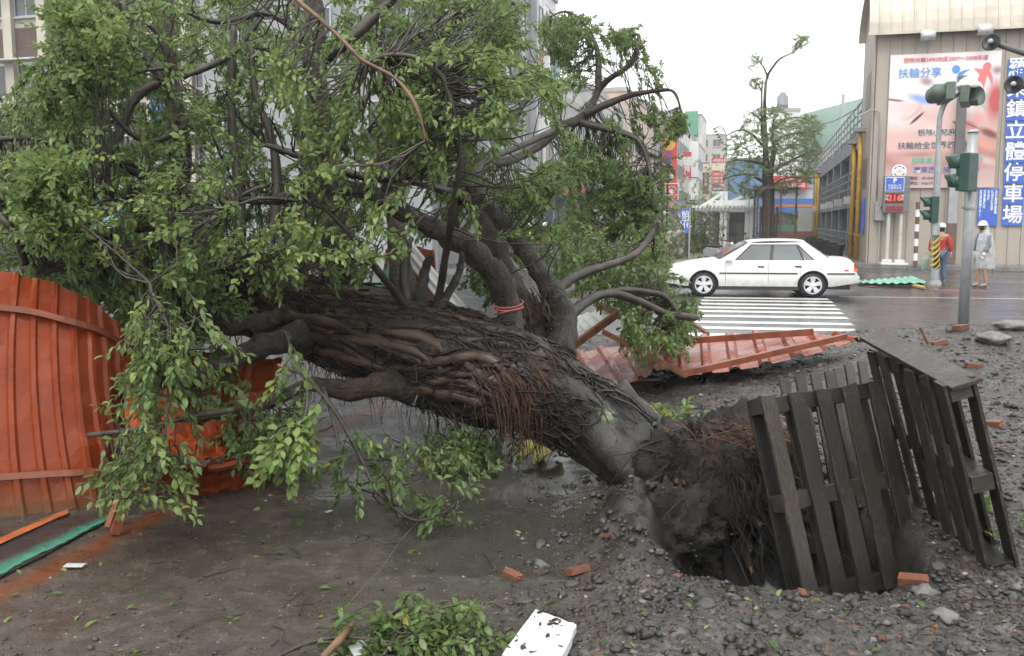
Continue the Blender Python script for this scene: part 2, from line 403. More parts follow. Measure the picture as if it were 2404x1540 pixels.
# pavement in front of the parking building
S0, L0, _ = ls(gp(2037, 624.5))        # building corner
CONC = M('wet_pavement', (.17, .165, .16), .35, .3, 1.2, bump=.15, dirt=(.06, .058, .055, .9), rvar=.15)
KERB = M('kerb_stone', (.20, .195, .19), .5, .25, 3, bump=.2, dirt=(.05, .05, .05, .8))
kp = [(S0-2.7, L0+30), (S0-2.7, L0+4), (S0-2.2, L0+1.2), (S0-1.2, L0-.9), (S0+1, L0-1.9), (S0+6, L0-2.2), (S0+60, L0-2.2), (S0+60, L0), (S0, L0), (S0, L0+30)]
MB().extr([sp(s, l, -.05) for s, l in kp], (0, 0, .17)).build('pavement', CONC, kind='structure')
m = MB()
for i in range(6):
    a, b = sp(*kp[i], .06), sp(*kp[i+1], .06); m.beam(a, b, .16, .17)
m.build('kerb', KERB, kind='structure')
# plaza pavement in the street behind the car
MB().extr([sp(s, l, -.05) for s, l in ((38, -4.9), (38, 2.0), (150, 2.0), (150, -4.9))], (0, 0, .17)).build('plaza_pavement', M('plaza_paving', (.19, .16, .14), .4, .3, 2, bump=.2, dirt=(.07, .06, .055, .8)), kind='structure')
MB().extr([sp(s, l, -.05) for s, l in ((30, -60), (30, -9.0), (170, -9.0), (170, -60))], (0, 0, .15)).build('far_pavement', CONC, kind='structure')

# paint on the asphalt strip in the corner of the lot
t = NT('rough_green_paint'); n = t.noise(11, 6, .7)
uv = t.attr('edge').outputs['Fac']
t.set(col=t.mix(n, (.03, .16, .11), (.07, .30, .20)), rough=.45, alpha=t.math('MULTIPLY', t.ramp(t.math('ADD', uv, t.math('MULTIPLY', n, .5)), [(.55, 0), (1.0, .95)]), t.ramp(t.math('MULTIPLY', t.math('ADD', uv, t.math('MULTIPLY', t.noise(5, 5, .7), .6)), .7), [(.0, 1), (.80, 1), (.84, 0)]))); GREENP = t.m
def strip(name, top, bot, mat, z, attr=True, rows=8):
    P = []
    for i in range(rows):
        f = i/(rows-1); P.append([])
        for (x0, y0), (x1, y1) in zip(top, bot):
            g = gp(x0+(x1-x0)*f, y0+(y1-y0)*f); P[-1].append(Vector((g.x, g.y, hz(g.x, g.y)+z)))
    m = MB().grid(P); me = m.mesh(name)
    fattr(me, 'edge', np.repeat(np.linspace(0, 1, rows), len(top)))
    return obj_from(me, name, mat, kind='structure')
xsn = np.linspace(-60, 290, 22)
DARKA = asphalt('dark_wet_strip', (.028, .027, .027), .12)
strip('asphalt_strip', [(x, 1262-.24*x-(30 if x < 0 else 0)) for x in xsn], [(x, 1364-.525*x) for x in xsn], DARKA, .012)
strip('green_paint', [(x, 1306-.40*x) for x in xsn[:20]], [(x, 1366-.525*x) for x in xsn[:20]], GREENP, .018)
strip('orange_line', [(x, 1273-.43*x) for x in np.linspace(-40, 160, 12)], [(x, 1288-.45*x) for x in np.linspace(-40, 160, 12)], ORP, .023)

# ---------------------------------------------------------------- rubble: stones, pebbles
def rock_mesh(seed, sub=1, jag=.35):
    bm = bmesh.new(); bmesh.ops.create_icosphere(bm, subdivisions=sub, radius=1.0); r = random.Random(seed)
    sx, sy, sz = r.uniform(.75, 1.25), r.uniform(.6, 1.0), r.uniform(.28, .55)
    for v in bm.verts:
        k = 1+jag*mnoise.noise(v.co*1.7+Vector((seed*3.1, 0, 0))); v.co = Vector((v.co.x*sx*k, v.co.y*sy*k, v.co.z*sz*k))
    me = bpy.data.meshes.new('stone'); bm.to_mesh(me); bm.free(); return me
rock_mats = [M('grey_stone', (.062, .057, .051), .45, .3, 9, bump=.3, objrand=.35), M('pale_stone', (.15, .145, .135), .5, .25, 9, bump=.3, objrand=.3),
             M('dark_stone', (.034, .032, .030), .35, .3, 9, bump=.3, objrand=.3), M('brick_red', (.15, .055, .03), .6, .3, 12, bump=.4, objrand=.25)]
rocks = []
for i in range(8):
    for k, mt in enumerate(rock_mats):
        me = rock_mesh(i+10*k, 2, 1.0); me.polygons.foreach_set('use_smooth', [True]*len(me.polygons)); me.materials.append(mt); rocks.append((me, k))
r = random.Random(3); n = 0; cand = []
while len(cand) < 900:
    px, py = r.uniform(1150, 2500), r.uniform(780, 1580); p = gp(px, py, .08)
    if p.y > 13.4 or p.x > 9: continue
    if p.x < float(rub_edge(np.array([p.y]))[0])-.15+r.uniform(-.5, .3): continue
    a = math.hypot((p.x-PIT_C[0])/.8, (p.y-PIT_C[1])/.74)
    if a < 1.0: continue
    cand.append((p.x, p.y, r.paretovariate(2.6)*.010*(1+.085*p.y)))
cand.sort(key=lambda c: -c[2]/c[1])
for (x, y, s) in cand[:290]:
    s = min(s, .055); kk = r.random(); k = 0 if kk < .5 else 1 if kk < .6 else 2 if kk < .975 else 3
    me = r.choice([q for q, kk in rocks if kk == k])
    o = obj_from(me, 'stone', None, ground); o.scale = (s, s, s); o.location = (x, y, hz(x, y)+s*.02); o.rotation_euler = (r.uniform(-.4, .4), r.uniform(-.4, .4), r.uniform(0, 6.28))
def scatter_mesh(name, pts, mats, parent, seed=1):
    """many small chips in one mesh (faceted double pyramids)"""
    r = np.random.default_rng(seed); n = len(pts); P = np.array(pts); base = np.array([(1, 0, 0), (.3, .9, .1), (-.8, .5, -.1), (-.7, -.6, .1), (.4, -.9, 0), (0, 0, .55), (.1, 0, -.5)])
    tris = np.array([(0, 1, 5), (1, 2, 5), (2, 3, 5), (3, 4, 5), (4, 0, 5), (1, 0, 6), (2, 1, 6), (3, 2, 6), (4, 3, 6), (0, 4, 6)])
    V = base[None]*(1+r.uniform(-.35, .35, (n, 7, 3))); a = r.uniform(0, 6.28, n); ca, sa = np.cos(a), np.sin(a)
    V = np.stack([V[..., 0]*ca[:, None]-V[..., 1]*sa[:, None], V[..., 0]*sa[:, None]+V[..., 1]*ca[:, None], V[..., 2]], -1)*P[:, 3][:, None, None]+P[:, None, :3]
    Fc = (tris[None]+(np.arange(n)*7)[:, None, None]).reshape(-1, 3)
    me = bpy.data.meshes.new(name); me.vertices.add(n*7); me.vertices.foreach_set('co', V.ravel()); me.loops.add(len(Fc)*3); me.loops.foreach_set('vertex_index', Fc.ravel())
    me.polygons.add(len(Fc)); me.polygons.foreach_set('loop_start', np.arange(len(Fc))*3)
    me.polygons.foreach_set('material_index', np.repeat(r.choice(len(mats), n, p=(np.array([.46, .09, .40, .028, .022][:len(mats)])/sum([.46, .09, .38, .045, .025][:len(mats)]) if len(mats) != 4 else [.72, .12, .13, .03])), 10)); me.update(); me.validate()
    for m_ in mats: me.materials.append(m_)
    o = bpy.data.objects.new(name, me); COL.objects.link(o); o.parent = parent; o['kind'] = 'stuff'; return o
N = 26000; px = rng.uniform(1100, 2480, N); py = 770+rng.beta(1.2, 1.6, N)*800
pts = []
rr_ = rng.pareto(2.4, N); xx = []; yy = []
for i in range(N):
    p = gp(px[i], py[i], .06)
    if p.y < 13.8 and p.x < 9.3: xx.append(p.x); yy.append(p.y)
xx = np.array(xx); yy = np.array(yy); ok = (xx > rub_edge(yy)-.25+rng.normal(0, .25, len(xx))) & (np.hypot((xx-PIT_C[0])/.8, (yy-PIT_C[1])/.74) > .98)
xx = xx[ok]; yy = yy[ok]; zz = height(xx, yy); sz = np.clip((1+rng.pareto(2.4, len(xx)))*.0032*(1+.11*yy), .003, .035)
MATS['chip_light'] = M('chip_light', (.27, .255, .235), .5, .2, 5)
scatter_mesh('gravel', np.stack([xx, yy, zz+sz*.15, sz], -1), rock_mats+[MATS['chip_light']], ground, 2)
N = 5000; px = rng.uniform(-60, 1500, N); py = 1000+rng.random(N)*600; xx = []; yy = []
for i in range(N):
    p = gp(px[i], py[i]); xx.append(p.x); yy.append(p.y)
xx = np.array(xx); yy = np.array(yy); ok = (xx < rub_edge(yy)+.1); xx = xx[ok]; yy = yy[ok]; sz = np.clip((1+rng.pareto(3, len(xx)))*.0034, .003, .02)
scatter_mesh('loose_grit', np.stack([xx, yy, height(xx, yy)+sz*.2, sz], -1), rock_mats+[MATS['chip_light']], ground, 4)
# ================================================================ the fallen tree
t = NT('wet_bark'); co = t.co()
n1 = t.noise(3.5, 6, .65); n2 = t.noise(22, 6, .7); n3 = t.noise(1.1, 3)
n5 = t.noise(11, 6, .7, dist=.8)
c = t.ramp(n1, [(.3, (.012, .010, .008)), (.5, (.036, .027, .021)), (.7, (.088, .064, .047))])
c = t.mix(t.ramp(n2, [(.5, 0), (.68, .75)]), c, (.125, .105, .09))
c = t.mix(t.ramp(n5, [(.54, 0), (.62, .85)]), c, (.016, .013, .011))
c = t.mix(t.ramp(n3, [(.52, 0), (.68, .6)]), c, (.105, .055, .030))
c = t.mix(t.ramp(t.noise(6.5, 4, .6, dist=.5), [(.66, 0), (.70, .8)]), c, (.15, .17, .13))
t.set(col=c, rough=t.ramp(n2, [(.3, .3), (.7, .6)]), spec=.5, normal=t.bump(t.math('ADD', n2, t.math('MULTIPLY', n5, 1.8)), 1.0, .03)); BARK = t.m
t = NT('smooth_grey_bark'); n1 = t.noise(4, 6, .65); n2 = t.noise(30, 5, .7); n3 = t.noise(2.6, 5, .6, dist=.6); n4 = t.noise(55, 3, .6)
c = t.ramp(n1, [(.3, (.011, .010, .008)), (.6, (.034, .031, .027)), (.8, (.075, .070, .063))])
c = t.mix(t.math('MULTIPLY', t.ramp(n3, [(.575, 0), (.62, 1)]), t.ramp(n4, [(.38, 0), (.48, 1)])), c, (.17, .22, .12))
c = t.mix(t.ramp(t.noise(5, 4, .6, dist=.3), [(.69, 0), (.72, .9)]), c, (.28, .11, .04))
t.set(col=c, rough=.45, normal=t.bump(t.math('ADD', n2, n1), .6, .02)); BARK2 = t.m
t = NT('branch_bark'); n1 = t.noise(5, 5, .6); n2 = t.noise(40, 4, .65)
n5 = t.noise(16, 5, .7, dist=.6); c = t.ramp(n1, [(.3, (.018, .015, .012)), (.7, (.078, .062, .048))]); c = t.mix(t.ramp(n5, [(.55, 0), (.64, .7)]), c, (.014, .012, .010)); c = t.mix(t.ramp(t.noise(8, 4, .6), [(.64, 0), (.70, .6)]), c, (.15, .14, .12)); t.set(col=c, rough=.5, normal=t.bump(n2, .4, .01)); BARK3 = t.m
t = NT('peeled_wood'); n1 = t.noise(9, 5, .6); t.set(col=t.ramp(n1, [(.35, (.07, .038, .02)), (.7, (.20, .11, .05))]), rough=.5); PEEL = t.m
t = NT('aerial_root'); n1 = t.noise(7, 5, .6); oi = t.new('ShaderNodeObjectInfo')
c = t.ramp(t.math('ADD', t.math('MULTIPLY', n1, .6), t.math('MULTIPLY', oi.outputs['Random'], .4)), [(.25, (.009, .006, .005)), (.5, (.028, .018, .012)), (.72, (.075, .047, .029)), (.9, (.16, .115, .078))])
t.set(col=c, rough=.42, normal=t.bump(t.noise(45, 4, .6), .5, .01)); ROOT = t.m
t = NT('root_soil'); n1 = t.noise(8, 6, .7); n2 = t.noise(40, 5, .7)
c = t.ramp(n1, [(.3, (.006, .005, .004)), (.6, (.024, .019, .014)), (.8, (.070, .057, .044))]); c = t.mix(t.ramp(t.noise(3.5, 3), [(.62, 0), (.72, .5)]), c, (.085, .04, .018))
t.set(col=c, rough=.6, normal=t.bump(t.math('ADD', n1, n2), .9, .03)); SOIL = t.m
DROOT = M('dark_root', (.016, .012, .009), .55, .45, 14, bump=.4, objrand=.35)  # dark root tone, lowered further in place of shade around the root hole
ORANGE_ROOT = M('torn_orange_root', (.20, .085, .03), .5, .5, 20, bump=.3)

def leaf_material(name, a, b, back, trans=.35):
    t = NT(name); at_ = t.attr('tone').outputs['Fac']
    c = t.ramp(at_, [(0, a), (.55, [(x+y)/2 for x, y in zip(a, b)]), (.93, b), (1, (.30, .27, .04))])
    c = t.mix(t.ramp(t.noise(25, 3), [(.4, 0), (.8, .35)]), c, [x*.6 for x in a])
    geo = t.new('ShaderNodeNewGeometry'); c = t.mix(t.math('MULTIPLY', geo.outputs['Backfacing'], .75), c, back)
    t.set(col=c, rough=.34, spec=.45)
    tl = t.new('ShaderNodeBsdfTranslucent'); t.l.new(t.mix(.5, c, b), tl.inputs['Color'])
    mx = t.new('ShaderNodeMixShader'); mx.inputs[0].default_value = trans
    t.l.new(t.b.outputs[0], mx.inputs[1]); t.l.new(tl.outputs[0], mx.inputs[2]); t.l.new(mx.outputs[0], t.out.inputs['Surface'])
    return t.m
LEAF = leaf_material('ficus_leaf', (.056, .106, .026), (.25, .35, .10), (.25, .32, .15), .38)

LV = np.array([(0, 0, 0), (.30, .20, .03), (.66, .24, .02), (1.0, 0, -.10), (.66, -.24, .02), (.30, -.20, .03), (.34, 0, -.03), (.70, 0, -.05)])   # leaf outline, folded on its midrib
LF = [(0, 6, 1), (1, 6, 7, 2), (2, 7, 3), (0, 5, 6), (5, 4, 7, 6), (4, 3, 7)]
def leaves_mesh(name, base, ax, up, size, tone, vary=True):
    """base, ax, up: n x 3; many folded leaves in one mesh"""
    n = len(base); ax = ax/np.linalg.norm(ax, axis=1, keepdims=True); side = np.cross(up, ax); side /= (np.linalg.norm(side, axis=1, keepdims=True)+1e-9); nn = np.cross(ax, side)
    _g = np.random.default_rng(n); cu = _g.uniform(-.05, .42, n) if vary else np.full(n, .12); wd = _g.uniform(.72, 1.12, n) if vary else np.ones(n); fo = _g.uniform(.2, 3.0, n) if vary else np.ones(n); tw = _g.normal(0, .16, n) if vary else np.zeros(n)
    lx = LV[None, :, 0]*np.ones((n, 1)); ly = LV[None, :, 1]*wd[:, None]; lz = LV[None, :, 2]*fo[:, None]-cu[:, None]*lx**2+tw[:, None]*lx*ly*2; lx = lx*(1-.25*np.abs(cu[:, None])*lx)
    V = base[:, None]+size[:, None, None]*(lx[..., None]*ax[:, None]+ly[..., None]*side[:, None]+lz[..., None]*nn[:, None])
    li = np.concatenate([np.array(f) for f in LF]); ln = np.array([len(f) for f in LF])
    loops = (li[None]+(np.arange(n)*8)[:, None]).ravel(); tot = np.tile(ln, n); st = np.concatenate([[0], np.cumsum(tot)[:-1]])
    me = bpy.data.meshes.new(name); me.vertices.add(n*8); me.vertices.foreach_set('co', V.ravel().astype(np.float32)); me.loops.add(len(loops)); me.loops.foreach_set('vertex_index', loops.astype(np.int32))
    me.polygons.add(len(tot)); me.polygons.foreach_set('loop_start', st.astype(np.int32)); me.update(calc_edges=True)
    fattr(me, 'tone', np.repeat(tone, 8)); me.polygons.foreach_set('use_smooth', np.ones(len(tot), bool))
    return me
def twigs_mesh(name, polys, mat, parent, sides=3):
    """polys: list of (pts n x 3, radii n) joined as thin tubes"""
    m = MB()
    for p, r_ in polys: m.tube([Vector(q) for q in p], list(r_), sides, cap=False)
    return m.build(name, mat, parent, smooth=True, kind='stuff')
UP = np.array([0, 0, 1.])
def sprays(centers, dirs, rg, length=(.25, .5), nl=(9, 15), leaf=(.07, .105), droop=.35, tone=(.2, .8)):
    """leafy twigs: returns leaf arrays and twig polylines"""
    B = []; A = []; U = []; S = []; Tn = []; polys = []
    for c, d in zip(centers, dirs):
        L = rg.uniform(*length); d = d/np.linalg.norm(d); k = 5; pts = []; p = c-d*L*.5; dd = d.copy()
        for i in range(k+1):
            pts.append(p.copy()); dd = dd+rg.normal(0, .13, 3)-UP*droop*.12; dd /= np.linalg.norm(dd); p = p+dd*L/k
        pts = np.array(pts); polys.append((pts, np.linspace(.0045, .002, k+1)))
        n = rg.integers(*nl); ti = rg.uniform(*tone); ang = rg.uniform(0, 6.28)
        s1 = np.cross(d, UP); s1 /= np.linalg.norm(s1)+1e-9; s2 = np.cross(d, s1)
        for j in range(n):
            f = 1-(1-.12)*(1-(j+.5)/n)**1.0*.95; q = f*k; i = min(int(q), k-1); pos = pts[i]*(1-(q-i))+pts[i+1]*(q-i)
            ang += 2.4; out = s1*math.cos(ang)+s2*math.sin(ang); sp_ = .35+.6*(1-f)+rg.uniform(0, .45)
            a = d*1.0+out*(sp_+.35)-UP*rg.uniform(0, .45)*droop*2
            B.append(pos); A.append(a); u = UP*.9+out*.5+rg.normal(0, .38, 3); U.append(u); S.append(rg.uniform(*leaf)); Tn.append(np.clip(ti+rg.normal(0, .13), 0, .97) if rg.random() > .006 else 1.0)
    return np.array(B), np.array(A), np.array(U), np.array(S), np.array(Tn), polys

tree = thing('uprooted_tree', 'huge uprooted leafy tree lying across the lot with its trunk and torn roots bared', 'tree', (0, 0, 0))
BR = []      # sampled branch points: position
def branch(name, pts, mat, n=9, sub=5, wob=.25, record=True, seed=0, rpx=True):
    """pts: (px, py, depth, radius in picture units)"""
    Q = catmull(pts, sub); P = []; R = []
    for q in Q:
        P.append(at(q[0], q[1], q[2])); R.append(max(.003, q[3]/F*q[2]) if rpx else q[3])
    o = MB().tube(P, R, n, wob=wob, seed=seed).build(name, mat, tree, smooth=True)
    if record: BR.extend([np.array(p) for p in P])
    return o
# trunk: tapered, leaning away, swelling where the aerial roots have fused
trunk_pts = [(1535, 1150, 6.05, 62), (1500, 1085, 6.12, 78), (1420, 1010, 6.3, 82), (1330, 955, 6.5, 84), (1230, 905, 6.7, 96), (1120, 868, 6.9, 104), (1000, 830, 7.1, 102), (880, 790, 7.4, 94), (770, 755, 7.8, 84), (680, 725, 8.2, 62)]
Q = catmull(trunk_pts, 7); P = [at(*q[:3]) for q in Q]; R = [q[3]/F*q[2] for q in Q]
TR = list(zip(P, R))
m = MB(); k = 40; x = None
for i, (p, r_) in enumerate(TR):
    t_ = (P[min(i+1, len(P)-1)]-P[max(i-1, 0)]).normalized(); x = t_.orthogonal().normalized() if x is None else (x-t_*x.dot(t_)).normalized(); y = t_.cross(x); f = i/(len(TR)-1)
    for j in range(k):
        a = 2*math.pi*j/k; d = x*math.cos(a)+y*math.sin(a)
        flute = (.16*math.sin(a*3+f*5)+.08*math.sin(a*7-f*9))*min(1, f*1.6+.25)
        q = p+d*r_*(1+flute+.14*mnoise.noise(Vector((math.cos(a)*1.6, math.sin(a)*1.6, f*9)))+.05*mnoise.noise((p+d*r_)*9))
        m.v.append(tuple(q))
for i in range(len(TR)-1):
    for j in range(k):
        a = i*k+j; b = i*k+(j+1) % k; m.f.append((a, b, b+k, a+k))
m.f.append(tuple(reversed(range(k)))); m.f.append(tuple((len(TR)-1)*k+j for j in range(k)))
trunk = m.build('trunk', BARK2, tree, smooth=True); trunk.data.materials.append(BARK)
for p_ in trunk.data.polygons:
    if p_.vertices[0]//k > len(TR)*.36+3*math.sin(p_.vertices[0] % k*.9): p_.material_index = 1
# buttress roots at the foot
branch('buttress_root', [(1400, 1000, 6.25, 60), (1460, 1070, 6.0, 52), (1490, 1120, 5.9, 40), (1500, 1170, 5.82, 26), (1508, 1210, 5.8, 10)], BARK2, 14, record=False)
branch('buttress_root', [(1430, 930, 6.6, 55), (1500, 990, 6.6, 46), (1560, 1040, 6.6, 38), (1610, 1070, 6.5, 26), (1650, 1075, 6.4, 12)], BARK2, 12, record=False)
branch('buttress_root', [(1480, 1060, 6.1, 46), (1540, 1085, 6.0, 36), (1600, 1130, 5.9, 22), (1640, 1180, 5.85, 9)], BARK2, 12, record=False)

# fused aerial roots running along the trunk
def on_trunk(f, a, lift=1.0):
    q = f*(len(TR)-1); i = min(int(q), len(TR)-2); u = q-i; p = TR[i][0].lerp(TR[i+1][0], u); r_ = TR[i][1]*(1-u)+TR[i+1][1]*u
    t_ = (TR[i+1][0]-TR[i][0]).normalized(); fw = Vector((0, -1, 0)); fw = (fw-t_*fw.dot(t_)).normalized(); uu = fw.cross(t_)
    if uu.z < 0: uu = -uu
    return p+(fw*math.cos(a)+uu*math.sin(a))*r_*lift, r_
r = random.Random(11); fine = []
for i in range(210):
    f0 = r.uniform(.28, .75); f1 = min(1.12, f0+r.uniform(.18, .5)); a = r.uniform(-1.2, 2.0); rad = r.choice([.006, .008, .011, .014, .02, .03, .045])*(1.2 if r.random() < .2 else 1); pts = []; n_ = 9
    for k2 in range(n_):
        u = k2/(n_-1); f = f0+(f1-f0)*u; p, _ = on_trunk(min(f, .999), a+.28*math.sin(u*4+i)+r.uniform(-.05, .05), 1.025-.25*rad+.08*math.sin(u*math.pi+i)+(.08*r.random() if k2 > 6 else 0))
        if f > .999: p = p+Vector((-1, .3, .25))*(f-.999)*4
        pts.append(p+Vector((r.uniform(-1, 1), r.uniform(-1, 1), r.uniform(-1, 1)))*.012)
    PP = [Vector(q[:3]) for q in catmull([tuple(q) for q in pts], 3)]
    MB().tube(PP, [rad*(.45+.75*min(1, min(j, len(PP)-1-j)/5)) for j in range(len(PP))], 7, wob=.35, seed=i).build('aerial_root', ROOT, tree, smooth=True)
for i in range(1300):
    f0 = r.uniform(.22, .98); a = r.uniform(-1.5, 2.2); pts = []; f1 = f0+r.uniform(-.22, .22); lift = r.uniform(1.02, 1.22); n_ = 7
    for k2 in range(n_):
        u = k2/(n_-1); p, _ = on_trunk(min(.999, max(.15, f0+(f1-f0)*u)), a+.5*math.sin(u*3+i)*.6, lift+.06*math.sin(u*9+i)); pts.append(p+Vector((r.uniform(-1, 1), r.uniform(-1, 1), r.uniform(-1, 1)))*.02)
    fine.append((np.array([tuple(q) for q in pts]), np.linspace(r.choice([.003, .004, .006, .009, .012]), .002, n_)))
for i in range(190):      # hanging root strings under the trunk and from the limbs
    f = r.uniform(.33, .95); a = r.uniform(-1.6, .3); p, _ = on_trunk(f, a, 1.0); L = r.uniform(.1, .45); pts = [p]; 
    for k2 in range(5): p = p+Vector((r.uniform(-.035, .035), r.uniform(-.03, .01), -L/5)); p.z = max(p.z, .03); pts.append(p)
    fine.append((np.array([tuple(q) for q in pts]), np.linspace(.004, .0015, 6)))
twigs_mesh('fine_aerial_roots', fine, ROOT, tree)
red = []                  # rust-brown beard of roots on the near flank
for i in range(75):
    u = r.gauss(0, 1.3); px, py = 1165+u*32+r.uniform(0, 60), 880+r.uniform(-25, 30); p = at(px, py, 6.32-.02*abs(u)); q = [np.array(p)]; L = r.uniform(.2, .62)
    for k2 in range(7):
        f = k2/6; p = p+Vector((.03*(1-f)*r.uniform(.2, 1.6)+r.uniform(-.012, .012), r.uniform(-.03, .015), -L/7*(.5+f))); p.z = max(p.z, .03); q.append(np.array(p))
    red.append((np.array(q), np.linspace(.0042, .0016, 8)))
twigs_mesh('hanging_root_beard', red, M('rusty_root_hair', (.075, .032, .017), .6, .5, 18), tree)
hang = []
for (x0, y0, d0, w, n_) in ((1240, 720, 7.5, 70, 150), (640, 660, 8.0, 150, 160), (700, 700, 7.8, 120, 120)):
    for i in range(n_):
        p = at(x0+r.uniform(-w, w), y0+r.uniform(-50, 30), d0+r.uniform(-.1, .35)); q = [np.array(p)]; L = r.uniform(.2, .6)
        for k2 in range(6): p = p+Vector((r.uniform(-.02, .06), r.uniform(-.02, .02), -L/6)); q.append(np.array(p))
        hang.append((np.array(q), np.linspace(.006, .002, 7)))
twigs_mesh('hanging_roots', hang, ROOT, tree)

# torn root plate: soil lump with roots
rc = at(1712, 1168, 5.98); m = MB(); bmx = bmesh.new(); bmesh.ops.create_icosphere(bmx, subdivisions=5, radius=1.0)
for v in bmx.verts:
    d = v.co.copy(); nn = mnoise.fractal(d*1.7+Vector((4, 1, 2)), .7, 2.1, 5); k2 = 1+.30*nn+.10*mnoise.noise(d*7)+.05*mnoise.noise(d*17)
    q = Vector((d.x*.52, d.y*.44, d.z*.54))*k2
    q.z += -.24*q.x                        # plate leans with the trunk
    if q.z < -.1: q.x *= 1-.35*min(1, (-.1-q.z)/.4)+.0; q.y += .18*min(1, (-.1-q.z)/.4)
    v.co = q+rc
me = bpy.data.meshes.new('root_ball'); bmx.to_mesh(me); bmx.free(); me.polygons.foreach_set('use_smooth', [True]*len(me.polygons))
obj_from(me, 'root_ball', SOIL, tree)
bm2 = bmesh.new(); bmesh.ops.create_icosphere(bm2, subdivisions=5, radius=1.0); rc2 = at(1572, 1262, 5.5)
for v in bm2.verts: d = v.co.copy(); kk2 = 1+.42*mnoise.fractal(d*2.1+Vector((9, 3, 2)), .7, 2.1, 5)+.08*mnoise.noise(d*15); v.co = Vector((d.x*.27, d.y*.24, d.z*.30))*kk2+rc2
me2 = bpy.data.meshes.new('soil_lump'); bm2.to_mesh(me2); bm2.free(); me2.polygons.foreach_set('use_smooth', [True]*len(me2.polygons)); obj_from(me2, 'soil_lump', SOIL, tree)
_vi = [v for v in list(me.vertices)+list(me2.vertices)[::3] if v.normal.y < .35]; random.Random(4).shuffle(_vi)
_rs = np.random.default_rng(12); _sz = np.clip(.007*(1+_rs.pareto(2.2, 1500)), .006, .035)
scatter_mesh('soil_clods', np.array([(*(_vi[i].co-_vi[i].normal*_sz[i]*.25), _sz[i]) for i in range(1500)]), [SOIL, rock_mats[0], rock_mats[2], rock_mats[3]], tree, 31)
for i in range(95):
    a = r.uniform(0, 6.28); el = r.uniform(-.9, .9); d = Vector((math.cos(a)*math.cos(el), -abs(math.sin(a))*math.cos(el)*1.0, math.sin(el)))
    p = rc+Vector((d.x*.5, d.y*.38, d.z*.42-.12*d.x)); pts = [p]; L = r.uniform(.18, .7); v = (d*1.0+Vector((.35, -.3, -.25))).normalized()
    for k2 in range(7):
        v = (v+Vector((r.gauss(0, .28), r.gauss(0, .28), r.gauss(0, .22)-.20))).normalized(); p = p+v*L/7; p = Vector((p.x, max(p.y, 4.4), max(p.z, -.58))); pts.append(p)
    rad = r.choice([.004, .005, .007, .01, .016])
    MB().tube([Vector(q) for q in catmull([tuple(q) for q in pts], 2)], [rad*(1-.75*j/14) for j in range(15)], 6, wob=.3, seed=i).build('root', ORANGE_ROOT if r.random() < .06 else DROOT, tree, smooth=True)
for i in range(16):      # thick snapped roots
    a = r.uniform(0, 6.28); el = r.uniform(-.5, .9); d = Vector((math.cos(a)*math.cos(el), -abs(math.sin(a))*math.cos(el), math.sin(el))); p = rc+Vector((d.x*.44, d.y*.34, d.z*.42-.1*d.x)); L = r.uniform(.14, .34); rad = r.uniform(.016, .034); v = (d+Vector((r.uniform(-.4, .4), -.2, r.uniform(-.4, .3)))).normalized()
    w = MB().tube([p, p+v*L*.4+Vector((0, 0, .01)), p+v*L*.75, p+v*L], [rad*1.3, rad*1.05, rad, rad*.9], 9, wob=.4, seed=i).build('snapped_root', BARK, tree, smooth=True)
    e = p+v*L; m = MB()
    for q in range(7): m.tube([e-v*.02, e+v*r.uniform(.015, .05)+Vector((r.uniform(-1, 1), r.uniform(-1, 1), r.uniform(-1, 1)))*rad*.6], [rad*.4, .002], 4)
    m.build('splinters', PEEL, w, smooth=True)
fr = []
for i in range(1500):
    top = i < 330
    if top: p = at(1740+r.gauss(0, 75), 1010+r.gauss(0, 16)+(r.random()*30), 5.72+r.uniform(-.1, .3)); v = Vector((r.uniform(.1, 1), r.uniform(-.6, .2), r.uniform(-.2, .2)))
    else:
        a = r.uniform(0, 6.28); el = r.uniform(-1, 1.1); d = Vector((math.cos(a)*math.cos(el), -abs(math.sin(a))*math.cos(el), math.sin(el))); p = rc+Vector((d.x*.55, d.y*.42, d.z*.46-.12*d.x)); v = d+Vector((0, -.2, -.6))
    q = [np.array(p)]; L = r.uniform(.08, .32)
    for k2 in range(5):
        v = (v.normalized()+Vector((r.gauss(0, .3), r.gauss(0, .3), r.gauss(0, .25)-.15))); p = p+v.normalized()*L/5; q.append(np.array(p))
    fr.append((np.array(q), np.linspace(.0038, .0012, 6), top))
twigs_mesh('root_hairs', [(a, b) for a, b, c_ in fr if not c_], DROOT, tree)
twigs_mesh('torn_root_mat', [(a, b) for a, b, c_ in fr if c_], M('torn_root_mat', (.13, .058, .022), .6, .6, 25), tree)
# frayed orange break in the root plate
m = MB()
for i in range(11):
    p = at(1588+r.gauss(0, 7), 1190+r.gauss(0, 16), 5.46); m.tube([p, p+Vector((r.uniform(-.03, .03), -.03, r.uniform(-.09, .02))), p+Vector((r.uniform(-.06, .06), -.05, r.uniform(-.14, .0)))], [.010, .008, .003], 5)
m.build('torn_root_break', ORANGE_ROOT, tree, smooth=True)

